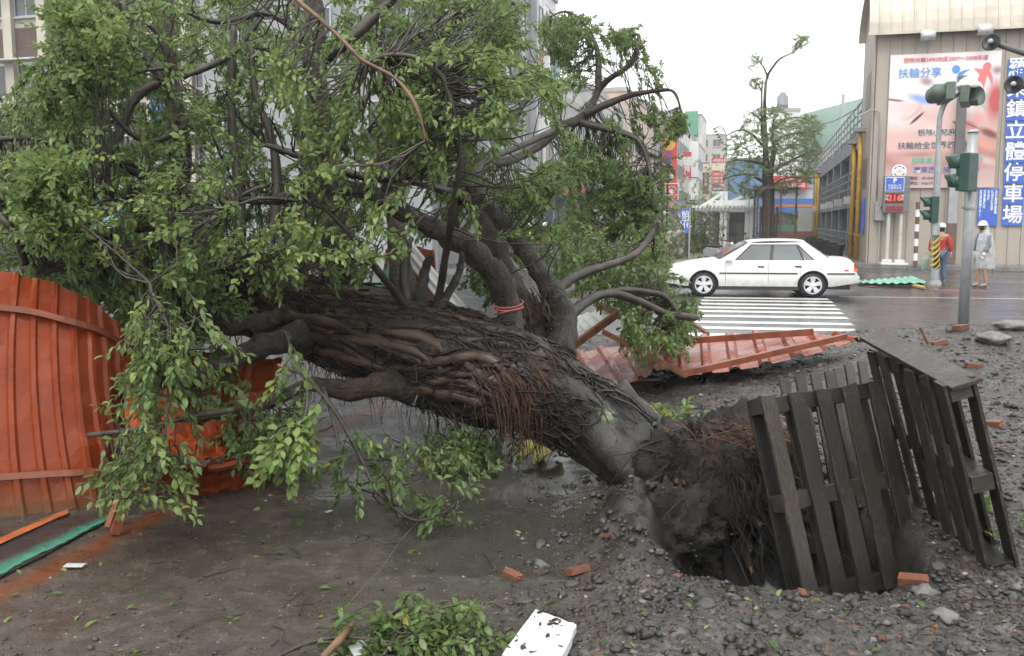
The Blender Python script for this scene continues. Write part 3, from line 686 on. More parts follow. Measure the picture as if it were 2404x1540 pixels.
# limbs and branches traced against what they touch
limbs = [
 ('limb', BARK, [(1200, 850, 7.0, 42), (1200, 775, 7.1, 34), (1190, 710, 7.15, 30), (1160, 645, 7.15, 31), (1110, 590, 7.1, 29), (1050, 552, 7.0, 27), (985, 520, 6.95, 24), (925, 487, 6.9, 22), (865, 452, 6.85, 19), (800, 440, 6.85, 17), (720, 452, 6.9, 15), (640, 470, 7.0, 11), (560, 470, 7.1, 7)]),
 ('limb', BARK, [(1310, 830, 7.3, 40), (1325, 750, 7.5, 30), (1295, 685, 7.6, 25), (1255, 620, 7.7, 22), (1210, 560, 7.8, 20), (1165, 505, 7.9, 17), (1135, 470, 8.0, 13)]),
 ('limb', BARK, [(1240, 840, 7.6, 60), (1235, 760, 7.8, 52), (1190, 670, 8.0, 36), (1160, 580, 8.2, 30), (1145, 500, 8.4, 25), (1110, 420, 8.6, 18), (1080, 330, 8.8, 12)]),
 ('limb', BARK, [(760, 760, 7.9, 60), (640, 690, 8.3, 46), (540, 620, 8.5, 36), (455, 555, 8.6, 27), (427, 450, 8.6, 22), (428, 330, 8.5, 18), (415, 240, 8.4, 15), (403, 150, 8.4, 13), (398, 60, 8.3, 11), (396, -40, 8.3, 9)]),
 ('limb', BARK, [(850, 790, 7.6, 60), (800, 690, 8.2, 46), (788, 590, 8.7, 38), (776, 480, 8.9, 34), (768, 380, 9.0, 31), (752, 290, 9.0, 27), (744, 190, 9.0, 25), (738, 90, 8.9, 23), (735, -60, 8.9, 22)]),
 ('limb', BARK, [(980, 800, 7.3, 40), (940, 620, 8.2, 26), (925, 470, 8.8, 24), (915, 330, 9.0, 22), (905, 220, 9.0, 17), (895, 100, 9.0, 12), (890, -30, 9, 9)]),
 ('limb', BARK, [(700, 745, 7.9, 44), (620, 762, 7.7, 32), (545, 765, 7.5, 24), (480, 742, 7.3, 18), (420, 720, 7.2, 12)]),
 ('limb', BARK, [(760, 790, 7.6, 50), (660, 800, 7.3, 32), (560, 840, 7.0, 24), (460, 885, 6.8, 16), (380, 915, 6.7, 10)]),
 ('limb', BARK, [(1000, 900, 6.9, 46), (900, 905, 6.8, 32), (800, 915, 6.7, 24), (720, 905, 6.7, 17), (600, 960, 6.5, 11), (430, 985, 6.2, 7)]),
 ('limb', BARK, [(480, 560, 8.4, 26), (420, 562, 8.0, 20), (330, 575, 7.6, 18), (240, 600, 7.3, 17), (150, 622, 7.1, 14), (60, 640, 7.0, 10)]),
 ('limb', BARK, [(440, 530, 8.4, 22), (381, 527, 8.0, 16), (305, 535, 7.8, 15), (229, 556, 7.6, 13), (152, 565, 7.5, 10)]),
 ('limb', BARK, [(430, 560, 8.5, 26), (400, 514, 8.4, 24), (366, 488, 8.3, 21), (331, 465, 8.2, 16), (300, 440, 8.1, 9)]),
 ('branch', BARK3, [(425, 480, 8.5, 12), (404, 461, 8.3, 11), (343, 419, 8.0, 10), (293, 393, 7.8, 8), (230, 350, 7.6, 6)]),
 ('branch', BARK3, [(420, 440, 8.4, 11), (330, 390, 7.7, 10), (240, 365, 7.4, 10), (190, 354, 7.2, 9), (133, 339, 7.1, 9), (76, 324, 7.0, 8), (0, 328, 6.9, 7), (-40, 335, 6.8, 6)]),
 ('branch', BARK3, [(425, 330, 8.5, 14), (415, 240, 8.4, 13), (375, 180, 8.2, 12), (345, 140, 8.1, 10), (318, 90, 8.0, 9), (290, 10, 7.9, 7)]),
 ('branch', BARK3, [(420, 290, 8.4, 10), (404, 198, 8.3, 10), (360, 200, 8.2, 11), (325, 222, 8.1, 12), (300, 255, 8.0, 12), (280, 310, 7.9, 13), (262, 350, 7.8, 14), (240, 420, 7.8, 8)]),
 ('branch', BARK3, [(415, 235, 8.4, 9), (380, 100, 8.0, 7), (340, 50, 7.8, 6), (300, 40, 7.6, 5), (260, 60, 7.4, 4)]),
 ('branch', BARK3, [(770, 400, 8.9, 12), (762, 350, 8.6, 10), (745, 250, 8.3, 9), (715, 130, 8.1, 9), (700, 70, 8.0, 8), (696, -20, 8.0, 8)]),
 ('branch', BARK3, [(770, 440, 9.0, 12), (800, 340, 9.0, 10), (840, 262, 9.1, 9), (862, 228, 9.2, 7), (900, 180, 9.3, 5)]),
 ('branch', BARK3, [(745, 150, 8.9, 16), (800, 110, 8.8, 14), (870, 50, 8.8, 13), (930, -10, 8.8, 11)]),
 ('branch', BARK3, [(740, 130, 8.9, 10), (680, 60, 8.7, 9), (620, 30, 8.6, 9), (560, 45, 8.5, 7), (500, 50, 8.4, 6), (440, 30, 8.3, 5)]),
 ('bent_branch', PEEL, [(660, -40, 5.9, 4.5), (700, 2, 5.9, 5.5), (740, 35, 5.85, 5.5), (800, 90, 5.8, 5), (850, 140, 5.75, 4.5), (920, 178, 5.7, 4), (960, 220, 5.65, 5), (985, 270, 5.6, 4), (1000, 330, 5.6, 3)]),
 ('bent_branch', BARK3, [(860, 150, 6.2, 4), (903, 131, 6.2, 6), (968, 133, 6.1, 6), (1030, 170, 6.1, 6.5), (1055, 220, 6.1, 7), (1068, 290, 6.1, 7.5), (1077, 343, 6.15, 8), (1079, 400, 6.2, 8), (1063, 495, 6.35, 9), (1048, 590, 6.6, 9), (1030, 700, 6.9, 10), (1010, 780, 7.0, 12)]),
 ('branch', BARK3, [(860, 305, 8.4, 8), (885, 360, 8.3, 10), (914, 404, 8.2, 11), (945, 440, 8.2, 12)]),
 ('branch', BARK3, [(620, 340, 7.4, 5), (650, 348, 7.4, 8), (701, 366, 7.4, 9), (777, 392, 7.45, 10), (854, 415, 7.5, 10), (949, 423, 7.7, 10), (1020, 440, 8.0, 10), (1100, 470, 8.3, 12)]),
 ('branch', BARK3, [(1100, 440, 8.6, 11), (1132, 385, 9.0, 8), (1180, 360, 9.6, 8), (1235, 337, 10.4, 8), (1311, 301, 11.6, 10)]),
 ('branch', BARK3, [(1080, 470, 8.5, 14), (1132, 394, 9.2, 12), (1200, 375, 10.2, 12), (1265, 341, 11.3, 12), (1311, 301, 12.2, 12), (1359, 281, 12.6, 12.5), (1386, 254, 12.7, 10), (1407, 209, 12.7, 8.5), (1435, 182, 12.6, 7), (1459, 168, 12.6, 6.5), (1483, 144, 12.6, 6), (1496, 113, 12.6, 5.5), (1500, 85, 12.6, 4.5), (1490, 80, 12.6, 3.5)]),
 ('branch', BARK3, [(1405, 215, 12.7, 9), (1404, 137, 12.8, 7), (1393, 93, 12.8, 5.5), (1366, 51, 12.8, 4), (1328, 27, 12.8, 3), (1290, 40, 12.8, 2)]),
 ('branch', BARK3, [(1375, 268, 12.6, 10), (1431, 243, 12.5, 8.5), (1483, 223, 12.4, 7), (1544, 213, 12.3, 5), (1582, 216, 12.2, 3.5), (1599, 261, 12.2, 2.5), (1606, 300, 12.2, 2)]),
 ('branch', BARK3, [(1350, 285, 12.6, 11), (1431, 305, 12.4, 8), (1493, 326, 12.3, 7.5), (1517, 364, 12.2, 6.5), (1527, 429, 12.1, 5), (1517, 497, 12.0, 4), (1490, 560, 12.0, 3)]),
 ('branch', BARK3, [(1110, 400, 8.8, 8), (1132, 377, 9.0, 8), (1196, 312, 9.4, 7), (1227, 248, 9.7, 7), (1250, 228, 9.8, 4)]),
 ('branch', BARK3, [(1060, 330, 8.6, 8), (1082, 278, 8.5, 7), (1139, 225, 8.5, 6), (1219, 175, 8.5, 4), (1260, 150, 8.5, 3)]),
 ('branch', BARK3, [(985, 745, 7.0, 12), (967, 738, 7.0, 11), (921, 679, 6.8, 9.5), (885, 633, 6.6, 9), (848, 579, 6.5, 8), (803, 528, 6.4, 7), (760, 490, 6.35, 5), (704, 472, 6.3, 4), (610, 466, 6.2, 4), (533, 491, 6.1, 3)]),
 ('branch', BARK3, [(880, 622, 6.55, 5), (820, 608, 6.4, 5), (757, 617, 6.3, 5), (711, 633, 6.2, 5), (643, 629, 6.1, 4), (580, 600, 6.0, 3)]),
 ('branch', BARK, [(1010, 800, 7.0, 30), (1000, 740, 7.0, 20), (990, 680, 7.05, 15), (1004, 620, 7.1, 11), (1015, 600, 7.1, 6)]),
 ('branch', BARK, [(1010, 770, 6.95, 18), (1046, 700, 6.9, 11), (1077, 642, 6.9, 9), (1085, 590, 6.9, 6)]),
 ('branch', BARK3, [(975, 760, 7.0, 13), (950, 660, 7.1, 12), (955, 590, 7.1, 10), (966, 560, 7.2, 6)]),
 ('branch', BARK3, [(1300, 690, 7.7, 16), (1340, 655, 7.9, 12), (1395, 632, 8.2, 10), (1450, 615, 8.5, 9), (1500, 590, 8.8, 8), (1530, 550, 9.0, 8), (1545, 520, 9.0, 7)]),
 ('branch', BARK3, [(1330, 745, 7.6, 16), (1390, 700, 8.0, 12), (1440, 690, 8.3, 10), (1500, 708, 8.6, 10), (1560, 735, 8.8, 9), (1632, 747, 9.0, 9)]),
 ('branch', BARK3, [(1380, 705, 8.1, 9), (1450, 682, 8.6, 8), (1520, 685, 9.0, 7), (1565, 700, 9.2, 7), (1590, 735, 9.2, 6), (1575, 760, 9.2, 4)]),
 ('drooping_branch', BARK3, [(352, 665, 5.3, 3), (358, 690, 5.2, 4), (375, 720, 5.15, 4.5), (395, 775, 5.1, 4.5), (402, 850, 5.05, 4), (395, 930, 5.0, 3.5), (388, 1020, 4.95, 3.5), (380, 1100, 4.9, 2.5), (350, 1170, 4.85, 2)]),
 ('drooping_branch', BARK3, [(208, 1022, 5.35, 6), (260, 1016, 5.3, 6), (330, 1006, 5.25, 6), (420, 985, 5.4, 6), (560, 960, 6.0, 7)]),
 ('drooping_branch', PEEL, [(652, 858, 5.4, 5), (675, 865, 5.4, 5.5), (697, 872, 5.4, 5)]),
 ('drooping_branch', BARK3, [(690, 868, 5.4, 5), (712, 885, 5.35, 4), (722, 930, 5.3, 4), (716, 975, 5.25, 3.5), (695, 1005, 5.2, 2.5)]),
 ('drooping_branch', BARK3, [(735, 900, 6.1, 6), (790, 970, 5.9, 5.5), (840, 1060, 5.7, 5), (880, 1145, 5.5, 4.5), (935, 1200, 5.35, 4), (985, 1222, 5.25, 3), (1050, 1200, 5.2, 2)]),
 ('drooping_branch', BARK3, [(760, 910, 6.2, 5), (790, 1020, 6.0, 4), (800, 1120, 5.8, 3), (795, 1165, 5.7, 2)]),
 ('branch', BARK3, [(-30, 480, 6.3, 9), (0, 507, 6.3, 9), (23, 530, 6.3, 9), (42, 568, 6.4, 10), (60, 620, 6.5, 9)]),
 ('branch', BARK3, [(145, 510, 6.4, 3), (183, 499, 6.4, 4), (248, 469, 6.5, 4), (330, 470, 6.7, 4), (400, 472, 7.0, 5), (446, 442, 7.3, 4)]),
 ('branch', BARK3, [(300, 590, 6.6, 3), (381, 562, 6.7, 5), (470, 530, 6.8, 5), (520, 490, 6.9, 5), (580, 452, 7.0, 5), (640, 430, 7.1, 5)]),
 ('branch', BARK3, [(410, 555, 6.9, 4), (510, 570, 6.8, 5), (590, 560, 6.8, 5), (680, 520, 6.9, 5), (740, 470, 7.0, 5)]),
 ('branch', BARK3, [(430, 180, 8.3, 8), (540, 130, 8.6, 8), (600, 60, 8.6, 6), (640, 0, 8.6, 5)]),
 ('branch', BARK3, [(560, 650, 8.4, 18), (565, 560, 8.7, 14), (560, 430, 9.0, 12), (545, 300, 9.1, 11), (545, 180, 9.1, 9), (550, 60, 9.1, 7)]),
 ('branch', BARK3, [(640, 560, 8.8, 16), (650, 450, 9.0, 13), (640, 330, 9.1, 10), (600, 220, 9.1, 8), (590, 110, 9.2, 6)]),
 ('branch', BARK3, [(430, 300, 8.4, 8), (330, 330, 7.6, 6), (200, 200, 7.3, 5), (130, 150, 7.2, 4)]),
 ('branch', BARK3, [(80, 225, 6.8, 3), (140, 205, 6.9, 4), (200, 190, 7.0, 4), (300, 170, 7.2, 4), (400, 160, 7.8, 5)]),
 ('branch', BARK3, [(900, 130, 9.0, 10), (1000, 70, 9.1, 8), (1100, 20, 9.1, 6), (1180, -20, 9.1, 4)]),
]
limbs = [(nm, mt, [(x_, y_, (d_ if y_ > 640 or x_ > 1000 else 7.2+(d_-7.2)*.45 if d_ > 7.2 else d_), r_) for x_, y_, d_, r_ in pts]) for nm, mt, pts in limbs]
for i, (nm, mt, pts) in enumerate(limbs):
    big = max(q[3] for q in pts) > 18
    branch(nm, pts, mt, 12 if big else 7, 5, .42 if big else .25, seed=i*3.3)
# pink twine tied round a limb
m = MB()
for k2, (yy_, tilt) in enumerate(((712, .1), (722, -.15), (730, .05))):
    c0 = at(1194, yy_, 7.13); m.tube([c0+Vector((math.cos(a)*.112, math.sin(a)*.112, .025*math.sin(a+k2)+tilt*.1*math.cos(a))) for a in np.linspace(0, 6.28, 20)], .006, 5)
T(m.build('twine', M('pink_twine', (.45, .14, .10), .6, .2), None, smooth=True), 'pink twine wound round a bare limb of the fallen tree', 'twine')

# ---- foliage
BRP = np.array(BR)
def in_poly(P, poly):
    x, y = P[:, 0], P[:, 1]; ins = np.zeros(len(P), bool); j = len(poly)-1
    for i in range(len(poly)):
        xi, yi = poly[i]; xj, yj = poly[j]
        ins ^= ((yi > y) != (yj > y)) & (x < (xj-xi)*(y-yi)/(yj-yi+1e-9)+xi); j = i
    return ins
BIG = np.array([(q[0], q[1], q[2], q[3]) for _n, _m, _p in limbs for q in catmull(_p, 5) if q[3] > 6.5])
def cloud(poly, dr, n, gaps=(), seed=0, bias=1.0, clear=.9):
    g = np.random.default_rng(seed); poly_a = np.array(poly); lo, hi = poly_a.min(0), poly_a.max(0); out = []
    while len(out) < n:
        P = g.uniform(lo, hi, (2000, 2)); P = P[in_poly(P, poly)]
        dens = np.ones(len(P))
        for gx, gy, gr, ga in gaps: dens *= 1-ga*np.exp(-(((P[:, 0]-gx)**2+(P[:, 1]-gy)**2)/gr**2))
        dens *= np.clip(.55+2.6*fbm(P[:, 0]/95, P[:, 1]/95, 3, seed+5), .04, 1)
        P = P[g.random(len(P)) < dens]
        for q in P:
            d = dr[0]+(dr[1]-dr[0])*g.random()**bias
            if g.random() < clear and ((np.hypot(BIG[:, 0]-q[0], BIG[:, 1]-q[1]) < BIG[:, 3]+44) & (BIG[:, 2] > d-.15)).any(): continue
            out.append(np.array(at(q[0], q[1], d)))
    return out[:n]
big = [(60, 150), (110, 60), (120, -30), (400, -40), (700, -40), (1190, -40), (1215, 60), (1225, 130), (1180, 190), (1260, 160), (1310, 190), (1290, 250), (1330, 300), (1345, 420), (1330, 560), (1290, 610), (1200, 600), (1100, 540), (1000, 560), (900, 610), (700, 640), (560, 690), (460, 720), (250, 660), (90, 650), (0, 640), (-40, 600), (-40, 300), (20, 230)]
gaps = [(355, 240, 26, .95), (1120, 95, 60, .93), (1170, 140, 40, .9), (40, 90, 60, .95), (60, 200, 40, .7), (860, 240, 34, .85), (830, 365, 26, .8), (875, 70, 36, .7), (215, 440, 40, .8), (250, 500, 40, .8), (840, 400, 30, .8), (1010, 480, 40, .6), (560, 420, 30, .5), (330, 60, 30, .4), (1290, 560, 50, .5), (1080, 590, 80, .85), (950, 590, 50, .8), (1020, 640, 60, .9), (140, 590, 36, .7), (25, 500, 30, .6)]
sets = [
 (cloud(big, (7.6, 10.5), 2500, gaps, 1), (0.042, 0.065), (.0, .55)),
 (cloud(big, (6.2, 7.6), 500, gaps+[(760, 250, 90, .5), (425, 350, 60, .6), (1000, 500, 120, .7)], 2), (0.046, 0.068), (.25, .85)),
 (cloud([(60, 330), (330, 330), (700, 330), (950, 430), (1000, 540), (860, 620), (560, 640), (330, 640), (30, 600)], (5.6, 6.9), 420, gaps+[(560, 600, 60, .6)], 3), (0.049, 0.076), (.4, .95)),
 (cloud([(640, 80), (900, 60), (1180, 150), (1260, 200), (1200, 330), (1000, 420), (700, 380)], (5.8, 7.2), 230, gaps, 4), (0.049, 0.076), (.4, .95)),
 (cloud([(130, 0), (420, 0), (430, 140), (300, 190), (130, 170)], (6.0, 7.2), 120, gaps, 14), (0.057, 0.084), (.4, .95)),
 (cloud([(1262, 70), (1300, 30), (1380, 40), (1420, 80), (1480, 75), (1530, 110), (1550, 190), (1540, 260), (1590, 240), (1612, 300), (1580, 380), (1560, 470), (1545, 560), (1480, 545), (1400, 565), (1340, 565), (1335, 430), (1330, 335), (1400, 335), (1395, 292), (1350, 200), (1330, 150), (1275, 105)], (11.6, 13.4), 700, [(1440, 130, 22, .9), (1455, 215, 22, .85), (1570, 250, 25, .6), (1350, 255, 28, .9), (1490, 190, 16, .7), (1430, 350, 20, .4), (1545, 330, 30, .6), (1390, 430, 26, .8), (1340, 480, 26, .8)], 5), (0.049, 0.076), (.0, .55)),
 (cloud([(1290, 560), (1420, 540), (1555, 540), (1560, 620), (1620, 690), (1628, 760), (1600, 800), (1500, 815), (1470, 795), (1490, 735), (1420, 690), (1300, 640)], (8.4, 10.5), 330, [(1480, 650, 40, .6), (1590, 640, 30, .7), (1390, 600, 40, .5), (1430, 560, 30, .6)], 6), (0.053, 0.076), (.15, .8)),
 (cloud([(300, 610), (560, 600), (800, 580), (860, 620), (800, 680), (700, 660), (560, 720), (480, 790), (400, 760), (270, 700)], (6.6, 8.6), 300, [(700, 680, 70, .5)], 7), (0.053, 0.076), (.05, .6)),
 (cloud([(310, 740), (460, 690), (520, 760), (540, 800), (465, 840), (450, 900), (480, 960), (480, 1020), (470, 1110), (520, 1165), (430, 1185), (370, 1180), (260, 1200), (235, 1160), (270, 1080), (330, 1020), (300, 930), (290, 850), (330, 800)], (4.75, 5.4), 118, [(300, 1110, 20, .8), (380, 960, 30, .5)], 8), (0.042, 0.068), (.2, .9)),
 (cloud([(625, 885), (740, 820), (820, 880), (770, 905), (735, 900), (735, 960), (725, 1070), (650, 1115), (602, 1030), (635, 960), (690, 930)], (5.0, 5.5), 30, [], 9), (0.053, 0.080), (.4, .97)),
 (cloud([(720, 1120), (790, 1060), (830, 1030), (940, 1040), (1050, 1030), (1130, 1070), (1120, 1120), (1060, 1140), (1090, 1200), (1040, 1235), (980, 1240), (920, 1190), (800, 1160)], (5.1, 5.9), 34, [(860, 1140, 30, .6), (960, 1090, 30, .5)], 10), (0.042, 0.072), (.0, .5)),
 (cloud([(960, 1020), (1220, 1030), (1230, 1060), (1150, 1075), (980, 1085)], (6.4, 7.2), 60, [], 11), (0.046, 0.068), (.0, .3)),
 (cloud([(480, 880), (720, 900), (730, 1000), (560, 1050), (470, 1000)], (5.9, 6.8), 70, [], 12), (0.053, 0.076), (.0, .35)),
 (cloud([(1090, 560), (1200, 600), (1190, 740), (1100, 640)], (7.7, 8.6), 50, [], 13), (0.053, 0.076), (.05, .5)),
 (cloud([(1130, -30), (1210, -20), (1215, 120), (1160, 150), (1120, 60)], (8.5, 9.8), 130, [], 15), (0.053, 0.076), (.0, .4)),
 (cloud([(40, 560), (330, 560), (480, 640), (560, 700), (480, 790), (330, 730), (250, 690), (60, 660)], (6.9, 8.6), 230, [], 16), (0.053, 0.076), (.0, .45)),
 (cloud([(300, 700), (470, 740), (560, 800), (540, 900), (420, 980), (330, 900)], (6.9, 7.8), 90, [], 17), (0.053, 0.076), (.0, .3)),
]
AB = []; AA = []; AU = []; AS = []; AT = []; polys = []; links = []
g = np.random.default_rng(99)
for si, (cs, lf, tone) in enumerate(sets):
    cs = np.array(cs); ds = []
    for c in cs:
        dd = np.linalg.norm(BRP-c, axis=1); j = dd.argmin(); v = c-BRP[j]; L = np.linalg.norm(v); v = v/(L+1e-6)
        ds.append(v*.8+g.normal(0, .45, 3)+np.array([.15, -.15, -.25 if si not in (8, 9, 10) else -.7]))
        if .18 < L < 1.1 and (si in (1, 2, 3, 5, 8, 9, 10) or g.random() < .35):
            mid = (c+BRP[j])/2+np.array([0, 0, -.08*L])+g.normal(0, .04, 3); links.append((np.array([BRP[j], (BRP[j]+mid)/2+g.normal(0, .015, 3), mid, (mid+c)/2+g.normal(0, .015, 3), c]), np.array([.008, .007, .006, .0045, .0035])))
    b, a, u, s, tn, pl = sprays(cs, ds, g, (.22, .46), (20, 30) if si in (0, 1, 5) else (15, 23), lf, .3 if si not in (8, 9, 10) else .8, tone)
    AB.append(b); AA.append(a); AU.append(u); AS.append(s); AT.append(tn); polys += pl
AB = np.concatenate(AB); AA = np.concatenate(AA); AU = np.concatenate(AU); AS = np.concatenate(AS); AT = np.concatenate(AT)
ok = AB[:, 2] > .03; AB, AA, AU, AS, AT = AB[ok], AA[ok], AU[ok], AS[ok], AT[ok]
dist = np.linalg.norm(AB-np.array([0, 0, CAMH]), axis=1)/AS; order = np.argsort(dist)
near, rest = order[:290], order[290:]
me = leaves_mesh('foliage', AB[rest], AA[rest], AU[rest], AS[rest], AT[rest]); me.materials.append(LEAF)
o = obj_from(me, 'foliage', None, tree); o['kind'] = 'stuff'
twigs_mesh('twigs', polys+links, BARK3, tree)
lm = []
for k2 in range(6):
    q = leaves_mesh('leaf', np.zeros((1, 3)), np.array([[1., 0, 0]]), np.array([[0, 0, 1.]]), np.ones(1), np.array([.15+.14*k2])); q.materials.append(LEAF); lm.append(q)
for i in near:
    ax = Vector(AA[i]).normalized(); up = Vector(AU[i]); sd = up.cross(ax).normalized(); nn = ax.cross(sd)
    o = obj_from(lm[min(5, int(max(0, AT[i]-.12)/.14))], 'leaf', None, tree); s_ = AS[i]
    o.matrix_local = Matrix(((ax.x*s_, sd.x*s_, nn.x*s_, AB[i][0]), (ax.y*s_, sd.y*s_, nn.y*s_, AB[i][1]), (ax.z*s_, sd.z*s_, nn.z*s_, AB[i][2]), (0, 0, 0, 1)))
print('leaves', len(AB))
# ================================================================ toppled metal hoarding, pallets, debris
t = NT('rust_red_painted_steel'); n1 = t.noise(2.2, 5, .6); n2 = t.noise(14, 6, .7)
mp = t.new('ShaderNodeMapping'); t.l.new(t.co(), mp.inputs[0]); mp.inputs['Scale'].default_value = (9, 9, 1.0); n3 = t.noise(1.6, 5, .6, co=mp.outputs[0])
c = t.mix(t.ramp(n1, [(.35, 0), (.7, 1)]), (.20, .033, .009), (.30, .056, .014)); c = t.mix(t.ramp(n3, [(.5, 0), (.8, .5)]), c, (.11, .026, .012))
c = t.mix(t.ramp(n2, [(.68, 0), (.74, .6)]), c, (.30, .20, .12)); wv = t.attr('mud').outputs['Fac']
c = t.mix(t.math('MULTIPLY', wv, t.ramp(n2, [(.25, .4), (.6, 1)])), c, (.17, .10, .055))
t.set(col=c, rough=t.ramp(n1, [(.3, .2), (.7, .36)]), spec=.28, normal=t.bump(t.math('ADD', n1, t.math('MULTIPLY', n2, .15)), .18, .05)); RED = t.m
REDBAR = M('rust_red_bar', (.20, .05, .02), .4, .4, 7, dirt=(.10, .05, .03, .8))
RUST = M('rusty_bar', (.22, .085, .035), .55, .4, 9, dirt=(.07, .04, .025, .9), bump=.2)
DARK = M('dark_underside', (.02, .018, .017), .8, .2)
def lerp_curve(pts, u):
    u = min(max(u, 0), 1)*(len(pts)-1); i = min(int(u), len(pts)-2); return pts[i].lerp(pts[i+1], u-i)
def smooth3(pts, n=12): return [Vector(q) for q in catmull([tuple(p) for p in pts], n)]
def ribbed(name, bot, top, pitch, depth, mat, parent, rows=14, th=.003, dent=.02, seed=0, mud=0.0, mid=None, wave=False, flip=1, edge=0.0):
    """profiled steel sheet spanned between two edge curves; ribs run from one to the other"""
    B = smooth3(bot); Tp = smooth3(top); Mi = smooth3(mid) if mid else None
    L = sum((B[i+1]-B[i]).length for i in range(len(B)-1)); n = max(2, int(L/pitch)); us = []
    prof = [(0, 0), (.55, 0), (.66, 1), (.86, 1), (.97, 0)] if not wave else [(k/8, .5-.5*math.cos(k/8*2*math.pi)) for k in range(8)]
    for i in range(n):
        for a, h in prof: us.append(((i+a)/n, h))
    us.append((1.0, 0)); P = []; M_ = []
    for j in range(rows):
        v = j/(rows-1); row = []; mr = []
        for u, h in us:
            a = lerp_curve(B, u); b = lerp_curve(Tp, u)
            if Mi: m_ = lerp_curve(Mi, u); p = a*(1-v)*(1-2*v)+m_*4*v*(1-v)+b*v*(2*v-1)
            else: p = a.lerp(b, v)
            du = lerp_curve(B, min(u+.01, 1)).lerp(lerp_curve(Tp, min(u+.01, 1)), v)-lerp_curve(B, max(u-.01, 0)).lerp(lerp_curve(Tp, max(u-.01, 0)), v)
            nn = du.cross(b-a); nn = nn.normalized()*flip if nn.length > 1e-8 else Vector((0, 0, 1))
            p = p+nn*(h*depth+dent*mnoise.noise(Vector((u*L*1.8, v*3, seed)))+dent*.4*mnoise.noise(Vector((u*L*6, v*9, seed+4))))
            if edge and j in (0, rows-1): p = p+(b-a).normalized()*edge*mnoise.noise(Vector((u*L*5, j, seed)))
            row.append(p); mr.append(mud*max(0, 1-v*6.5))
        P.append(row); M_.append(mr)
    m = MB().sheet(P, th); me = m.mesh(name); fattr(me, 'mud', np.array(M_+M_).ravel())
    o = obj_from(me, name, mat, parent)
    def bar(v, size=.035, off=.03, u0=0, u1=1, nm='rail', mt=REDBAR):
        pts = []
        for k in range(26):
            u = u0+(u1-u0)*k/25; a = lerp_curve(B, u); b = lerp_curve(Tp, u)
            p = (a*(1-v)*(1-2*v)+lerp_curve(Mi, u)*4*v*(1-v)+b*v*(2*v-1)) if Mi else a.lerp(b, v)
            du = lerp_curve(B, min(u+.03, 1))-lerp_curve(B, max(u-.03, 0)); nn = du.cross(b-a).normalized()*flip; pts.append((p+nn*(depth+off), nn, (b-a).normalized()))
        m = MB()
        for (p, n1_, y1), (q, n2_, y2) in zip(pts[:-1], pts[1:]):
            f = lambda p, nn, yy: [p-nn*.02-yy*size/2, p+nn*.016-yy*size/2, p+nn*.016+yy*size/2, p-nn*.02+yy*size/2]
            m.quadbox(f(p, n1_, y1), f(q, n2_, y2))
        return m.build(nm, mt, parent)
    return o, bar
hoard = thing('steel_hoarding', 'curved rust red steel hoarding panel leaning beside the drooping leafy branches', 'hoarding')
gb = lambda x, y, z=.0: gp(x, y, z)
bot = [gb(-340, 1262), gb(-150, 1236), gb(0, 1217), gb(130, 1203), gb(235, 1187), gb(280, 1150, .02), gb(315, 1085, .1)]
top = [at(-340, 622, 5.6), at(-150, 628, 5.8), at(0, 637, 5.95), at(95, 655, 6.05), at(185, 690, 6.15), at(240, 728, 6.3), at(300, 800, 6.7)]
mid = [p.lerp(q, .5)+Vector((0, -.10 if i < 5 else .02, 0)) for i, (p, q) in enumerate(zip(bot, top))]
o, bar = ribbed('sheet', bot, top, .155, .022, RED, hoard, 22, dent=.035, seed=2, mud=1.0, mid=mid, edge=.02)
bar(.845, .04, .012); bar(.165, .04, .012, 0, .86)
m = MB(); m.beam(gp(268, 1252, .02), at(332, 1085, 5.35), .05, .05); m.build('post', REDBAR, hoard)
m = MB(); m.beam(gp(258, 1238, .02), at(300, 1120, 5.5), .045, .045); m.build('post', REDBAR, hoard)
crump = thing('steel_hoarding', 'crumpled rust red steel panel half buried under the leaves and trunk', 'hoarding')
bot = [gb(330, 1160, .03), gb(400, 1170, .02), gb(480, 1162), gb(560, 1143), gb(640, 1117), gb(690, 1093), gb(718, 1072)]
top = [at(330, 1050, 5.6), at(420, 1075, 5.75), at(500, 1086, 5.95), at(570, 1072, 6.15), at(640, 1066, 6.35), at(690, 1060, 6.5), at(716, 1058, 6.6)]
o, bar = ribbed('sheet', bot, top, .15, .02, RED, crump, 8, dent=.05, seed=9, mud=.7, edge=.03); bar(.93, .03, .01, .3, .98)
bot = [at(300, 1090, 5.75), at(400, 1085, 5.85), at(500, 1078, 6.05), at(545, 1062, 6.3), at(600, 1060, 6.45)]
top = [at(280, 800, 6.7), at(350, 880, 6.6), at(440, 1000, 6.5), at(540, 965, 6.6), at(605, 968, 6.7)]
ribbed('bent_sheet', bot, top, .15, .02, RED, crump, 12, dent=.09, seed=5, edge=.03)
bot = [at(420, 1010, 7.3), at(520, 980, 7.4), at(640, 960, 7.5)]; top = [at(440, 840, 7.8), at(540, 820, 7.9), at(660, 850, 8.0)]
ribbed('torn_sheet', bot, top, .15, .02, RED, crump, 8, dent=.12, seed=15, edge=.05)
flat = thing('steel_hoarding', 'flattened rust red steel hoarding lying shiny with rain between rubble and crosswalk', 'hoarding')
bot = [gh(1375, 908, .08), gh(1450, 905, .08), gh(1510, 888, .16), gh(1555, 866, .28), gh(1605, 880, .14), gh(1690, 874, .14), gh(1790, 858, .16), gh(1900, 833, .16), gh(2000, 805, .14), gh(2035, 797, .12)]
top = [gh(1335, 838, .12), gh(1395, 822, .16), gh(1470, 808, .2), gh(1535, 801, .24), gh(1600, 797, .24), gh(1680, 789, .24), gh(1770, 784, .24), gh(1860, 781, .22), gh(1950, 787, .2), gh(2020, 793, .16)]
